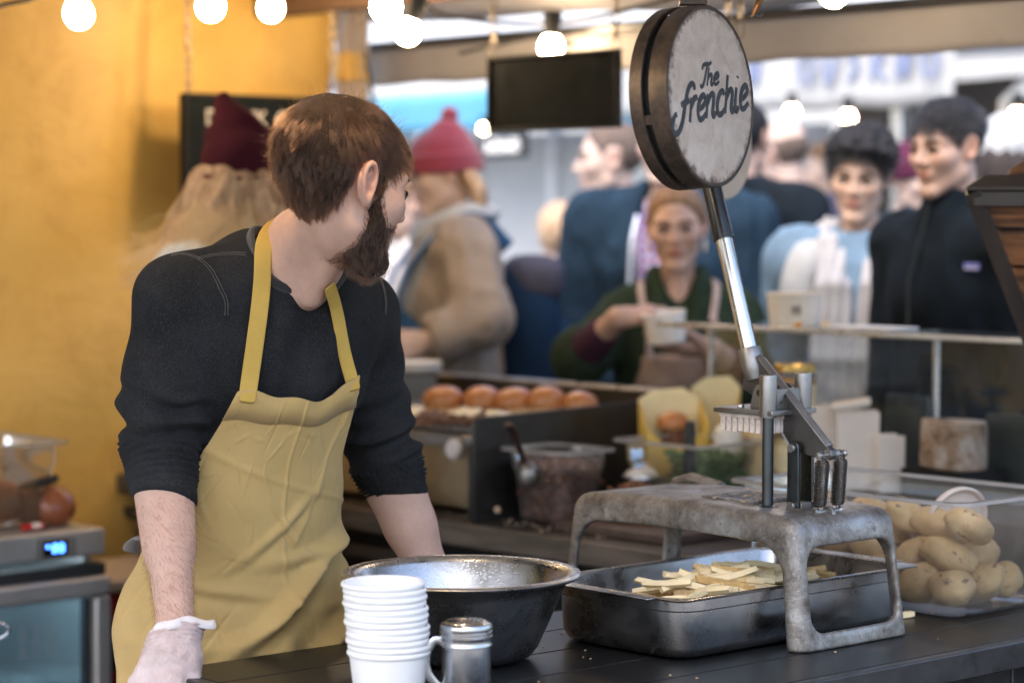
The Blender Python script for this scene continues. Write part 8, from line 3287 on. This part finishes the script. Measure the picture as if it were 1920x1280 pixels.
# ---------------------------------------------------------------- raspberry beanie and camel coat
cc = Person('person in a raspberry bobble beanie and camel coat with a blue rucksack', at(826, 322, 7.0), 190, head=(196, 14, 0), hs=1.0, width=1.0)
cc.J['sr'] += Vector((0.0, 0.0, -0.02))
cc.J['el'] = at(905, 600, 6.75)
cc.J['wl'] = at(800, 640, 6.70)
cc.J['er'] = at(770, 610, 7.2)
cc.J['wr'] = at(720, 660, 7.1)
cc.J['sl'] = at(868, 468, 6.85)
cc.body(M_SKIN_P, h=0.012, hh=0.0055, fem=1.0, brow=(0.35, 0.22, 0.14))
cc.pants(M_JEAN)
cc.shoes(M_SHOE)
cc.coat(M_CAMEL, 0.72, 0.032, 'coat', 0.020, 8, collar=0.03, flare=0.03)
beanie(cc, M_RASP, tall=0.075, low=-0.004, lean=(0, -0.03, 0), pom=True)
n_ = cc.neck
collar_wrap(cc, 'scarf', M_SHERPA, [n_ - cc.f * 0.08 + up * 0.06, n_ - cc.r * 0.09 + up * 0.045, n_ + cc.f * 0.09 + up * 0.0, n_ + cc.r * 0.09 + up * 0.03, n_ - cc.f * 0.08 + up * 0.06], 0.055, 0.75)
for s_ in (-1, 1):
    collar_wrap(cc, 'coat_lapel', M_SHERPA, [n_ - cc.r * 0.10 * -s_ + cc.f * 0.06 + up * 0.02, n_ + cc.r * 0.09 * s_ + cc.f * 0.12 - up * 0.10, n_ + cc.r * 0.06 * s_ + cc.f * 0.165 - up * 0.30, n_ + cc.r * 0.05 * s_ + cc.f * 0.17 - up * 0.55], [0.04, 0.05, 0.045, 0.04], 0.5, tuple(cc.f))
collar_wrap(cc, 'hair', M_BLOND, [cc.hw((-0.06, -0.06, -0.01)), cc.hw((-0.075, -0.075, -0.08)), cc.hw((-0.07, -0.07, -0.15))], [0.03, 0.035, 0.02], 0.8)
b0 = cc.chest - cc.f * 0.21 - up * 0.15
rk = thing('rucksack', 'navy rucksack with a grey top on the camel coat', 'rucksack', b0)


def sup_box(c, sx, sy, sz, M, p_=3.0, n=28, m=18):
    mb = MB()

    def fn(q):
        l_ = (abs(q.x) ** p_ + abs(q.y) ** p_ + abs(q.z) ** p_) ** (1 / p_)
        return q / l_
    mb.sphere((0, 0, 0), (1, 1, 1), n, m, fn=fn)
    mb.v = [tuple(M @ Vector((a * sx, b * sy, e * sz))) for a, b, e in mb.v]
    return mb


Mr = frame_m((0, 0, 0), cc.r, cc.f, (0, 0, 1))
sup_box(None, 0.15, 0.095, 0.235, Mr).build('bag', M_BLUEBAG, rk, smooth=180)
sup_box(None, 0.12, 0.05, 0.13, Mr @ Matrix.Translation((0, -0.085, -0.06))).build('pocket', M_BLUEBAG, rk, smooth=180)
sup_box(None, 0.143, 0.085, 0.075, Mr @ Matrix.Translation((0, -0.022, 0.175))).build('top', m_cloth('grey rucksack top', (0.05, 0.05, 0.072), 500), rk, smooth=180)
for s_ in (-1, 1):
    pts = [cc.chest - cc.f * 0.14 + cc.r * 0.09 * s_ + up * 0.12, cc.neck + cc.r * 0.125 * s_ + up * 0.055 - cc.f * 0.01, cc.neck + cc.r * 0.135 * s_ + cc.f * 0.135 - up * 0.07, cc.chest + cc.r * 0.14 * s_ + cc.f * 0.18 - up * 0.06, cc.chest + cc.r * 0.20 * s_ + cc.f * 0.06 - up * 0.18]
    MB().tube([Vector(q) - b0 for q in catmull([tuple(p) for p in pts], 6)], 0.026, 8, flat=0.3, up=tuple(cc.f * 0.6 + up * 0.6)).build('strap', m_cloth('blue strap', (0.03, 0.09, 0.20), 500), rk)


# ---------------------------------------------------------------- simpler people further off
def bystander(label, H, yaw, head, coatm, skin, hairm=None, hair=None, hs=1.0, width=1.0, eye=False, hat=None, coat='jacket', fem=0.0, g=0.034, collar=0.03, hem=None, scale=1.0, group=None, dark=None):
    p = Person(label, H, yaw, head=head, hs=hs, width=width, group=group, scale=scale)
    p.body(skin, h=0.013, hh=0.006, eye=eye, fem=fem)
    p.pants(M_JEAN, 0.014)
    p.shoes(M_SHOE, 0.012)
    p.coat(coatm, hem if hem is not None else p.pelvis.z - 0.15, g, coat, 0.016, 8, collar=collar, h=0.011)
    if hair:
        p.cap_hair(hairm, *hair, name='hair', h=0.006, rough=0.002)
    return p


pm = bystander('pale man with cropped hair in profile beside the plaid shirt man', at(1142, 300, 7.9), 186, (184, 2, 0), M_NAVY, M_SKIN_P, M_GREYH, (lambda L: scalp(L, 0.075, -0.05), lambda L: 0.004 + 0 * L[:, 0]), hs=1.08, eye=True)
pl_m = Person('man in a navy jacket over a plaid shirt behind the green fleece woman', at(1248, 268, 7.2), -98, head=(-112, 4, 0), hs=1.0, width=1.2, scale=1.04)
pl_m.body(M_SKIN_P, h=0.012, hh=0.005)
pl_m.pants(M_JEAN, 0.014)
pl_m.shoes(M_SHOE, 0.012)


def pl_open(fd):
    a = pl_m.neck + pl_m.f * 0.10 + Vector((0, 0, 0.03)) + pl_m.r * 0.03
    fd.ecap(a, a + pl_m.f * 0.10 - Vector((0, 0, 0.5)), arr(pl_m.r), (0.055, 0.10), (0.075, 0.085), 0.008, 'cut')


pl_m.coat(M_NAVY, pl_m.pelvis.z - 0.18, 0.040, 'jacket', 0.018, 8, collar=0.03, opening=pl_open, h=0.010)
t = NT('plaid shirt')
w1 = t.n('ShaderNodeTexWave', wave_type='BANDS', bands_direction='X')
w2 = t.n('ShaderNodeTexWave', wave_type='BANDS', bands_direction='Z')
for w_ in (w1, w2):
    w_.inputs['Scale'].default_value = 11
    t.l(t.coord(), w_.inputs['Vector'])
s1 = t.ramp(w1.outputs['Fac'], [(0.62, 0.0), (0.72, 1.0)])
s2 = t.ramp(w2.outputs['Fac'], [(0.62, 0.0), (0.72, 1.0)])
col = t.mix(s1, (0.10, 0.12, 0.30), (0.42, 0.40, 0.50))
col = t.mix(t.math('MULTIPLY', s2, 0.8), col, (0.22, 0.04, 0.08))
t.set(Base_Color=col, Roughness=0.85)
M_PLAID = t.m


def pl_shirt(fd):
    pl_m.torso(fd, 0.014)
    fd.cap(pl_m.neck + Vector((0, 0, 0.01)), pl_m.neck + Vector((0, 0, 0.3)), 0.066, 0.09, 0.01, 'cut')


pl_m.cloth('plaid_shirt', M_PLAID, pl_shirt, 0.011, 0.005, 7, cuts=[((0, 0, pl_m.pelvis.z - 0.02), (0, 0, -1))])
pl_m.cap_hair(M_BROWNH, lambda L: scalp(L, 0.062, -0.06), lambda L: 0.014 + 0 * L[:, 0], 'hair', 0.006, 0.002)
zx = pl_m.neck + pl_m.r * 0.09 + pl_m.f * 0.13
collar_wrap(pl_m, 'zip_edge', m_plain('pale zip', (0.45, 0.5, 0.6), 0.4, 0.4), [pl_m.neck + pl_m.r * 0.085 + pl_m.f * 0.125 - up * 0.03, pl_m.chest + pl_m.r * 0.098 + pl_m.f * 0.165 + up * 0.05, pl_m.chest + pl_m.r * 0.105 + pl_m.f * 0.175 - up * 0.12, pl_m.waist + pl_m.r * 0.11 + pl_m.f * 0.17], 0.006, 0.5, tuple(pl_m.f))

bystander('person in a near black coat standing behind the round sign', at(1392, 262, 7.4), 70, (60, 0, 0), M_BLACKJ, M_SKIN_W, M_BLACKH, (lambda L: scalp(L, 0.062, -0.06), lambda L: 0.012 + 0 * L[:, 0]), width=1.1)
bystander('balding man in a grey blue jacket with his back turned', at(1462, 290, 8.4), 128, (140, 8, -6), M_GREYJ, M_SKIN_P, M_GREYH, (lambda L: np.minimum(scalp(L, 0.085, -0.06), 0.055 - L[:, 2]), lambda L: 0.004 + 0 * L[:, 0]), width=1.05)
mh = bystander('person in a plum woollen hat between the two front customers', at(1716, 338, 8.2), -60, (-52, 4, 0), M_NAVY, M_SKIN_P, eye=True, fem=1.0, hs=0.98)
beanie(mh, m_cloth('plum knit', (0.065, 0.014, 0.035), 400), tall=0.05, low=0.0)
gc = bystander('person in a pale grey knit cap with long dark hair behind the black haired man', at(1885, 295, 7.3), 75, (78, 0, 0), M_BLACKJ, M_SKIN_W, fem=1.0)
beanie(gc, m_cloth('grey knit', (0.36, 0.37, 0.38), 400), tall=0.045, low=0.015)


def gc_hair(fd):
    fd.ell(gc.hw((0, -0.05, -0.03)), (0.092, 0.075, 0.09), None, 0.03)
    fd.cap(gc.hw((0, -0.06, -0.04)), gc.hw((0, -0.09, -0.26)), 0.085, 0.07, 0.04)


gc.cloth('hair', m_hairmat('dark brown hair', (0.02, 0.016, 0.016), (0.05, 0.04, 0.038), (70, 70, 10)), gc_hair, 0.008, 0, lo=arr(gc.H) - arr((0.25, 0.25, 0.42)), hi=arr(gc.H) + arr((0.25, 0.25, 0.1)), disp=lambda V: 0.004 * np.sin(V[:, 0] * 140 + 5 * vnoise(V * 9)))
bystander('small fair haired figure beyond the blue rucksack', at(1052, 445, 9.0), 100, (100, 0, 0), M_NAVY, M_SKIN_P, M_BLOND, (lambda L: scalp(L, 0.062, -0.075), lambda L: 0.02 + 0 * L[:, 0]), scale=0.95)
bystander('far person in a pale coat between balding man and curly customer', at(1548, 322, 10.2), 200, (200, 0, 0), M_SHERPA, M_SKIN_P, M_BROWNH, (lambda L: scalp(L, 0.062, -0.075), lambda L: 0.016 + 0 * L[:, 0]))
bystander('person in a pale scarf half hidden behind the vendor', at(760, 380, 7.9), 200, (200, 0, 0), m_cloth('pale coat', (0.5, 0.47, 0.46), 500), M_SKIN_P, M_BROWNH, (lambda L: scalp(L, 0.062, -0.075), lambda L: 0.016 + 0 * L[:, 0]))
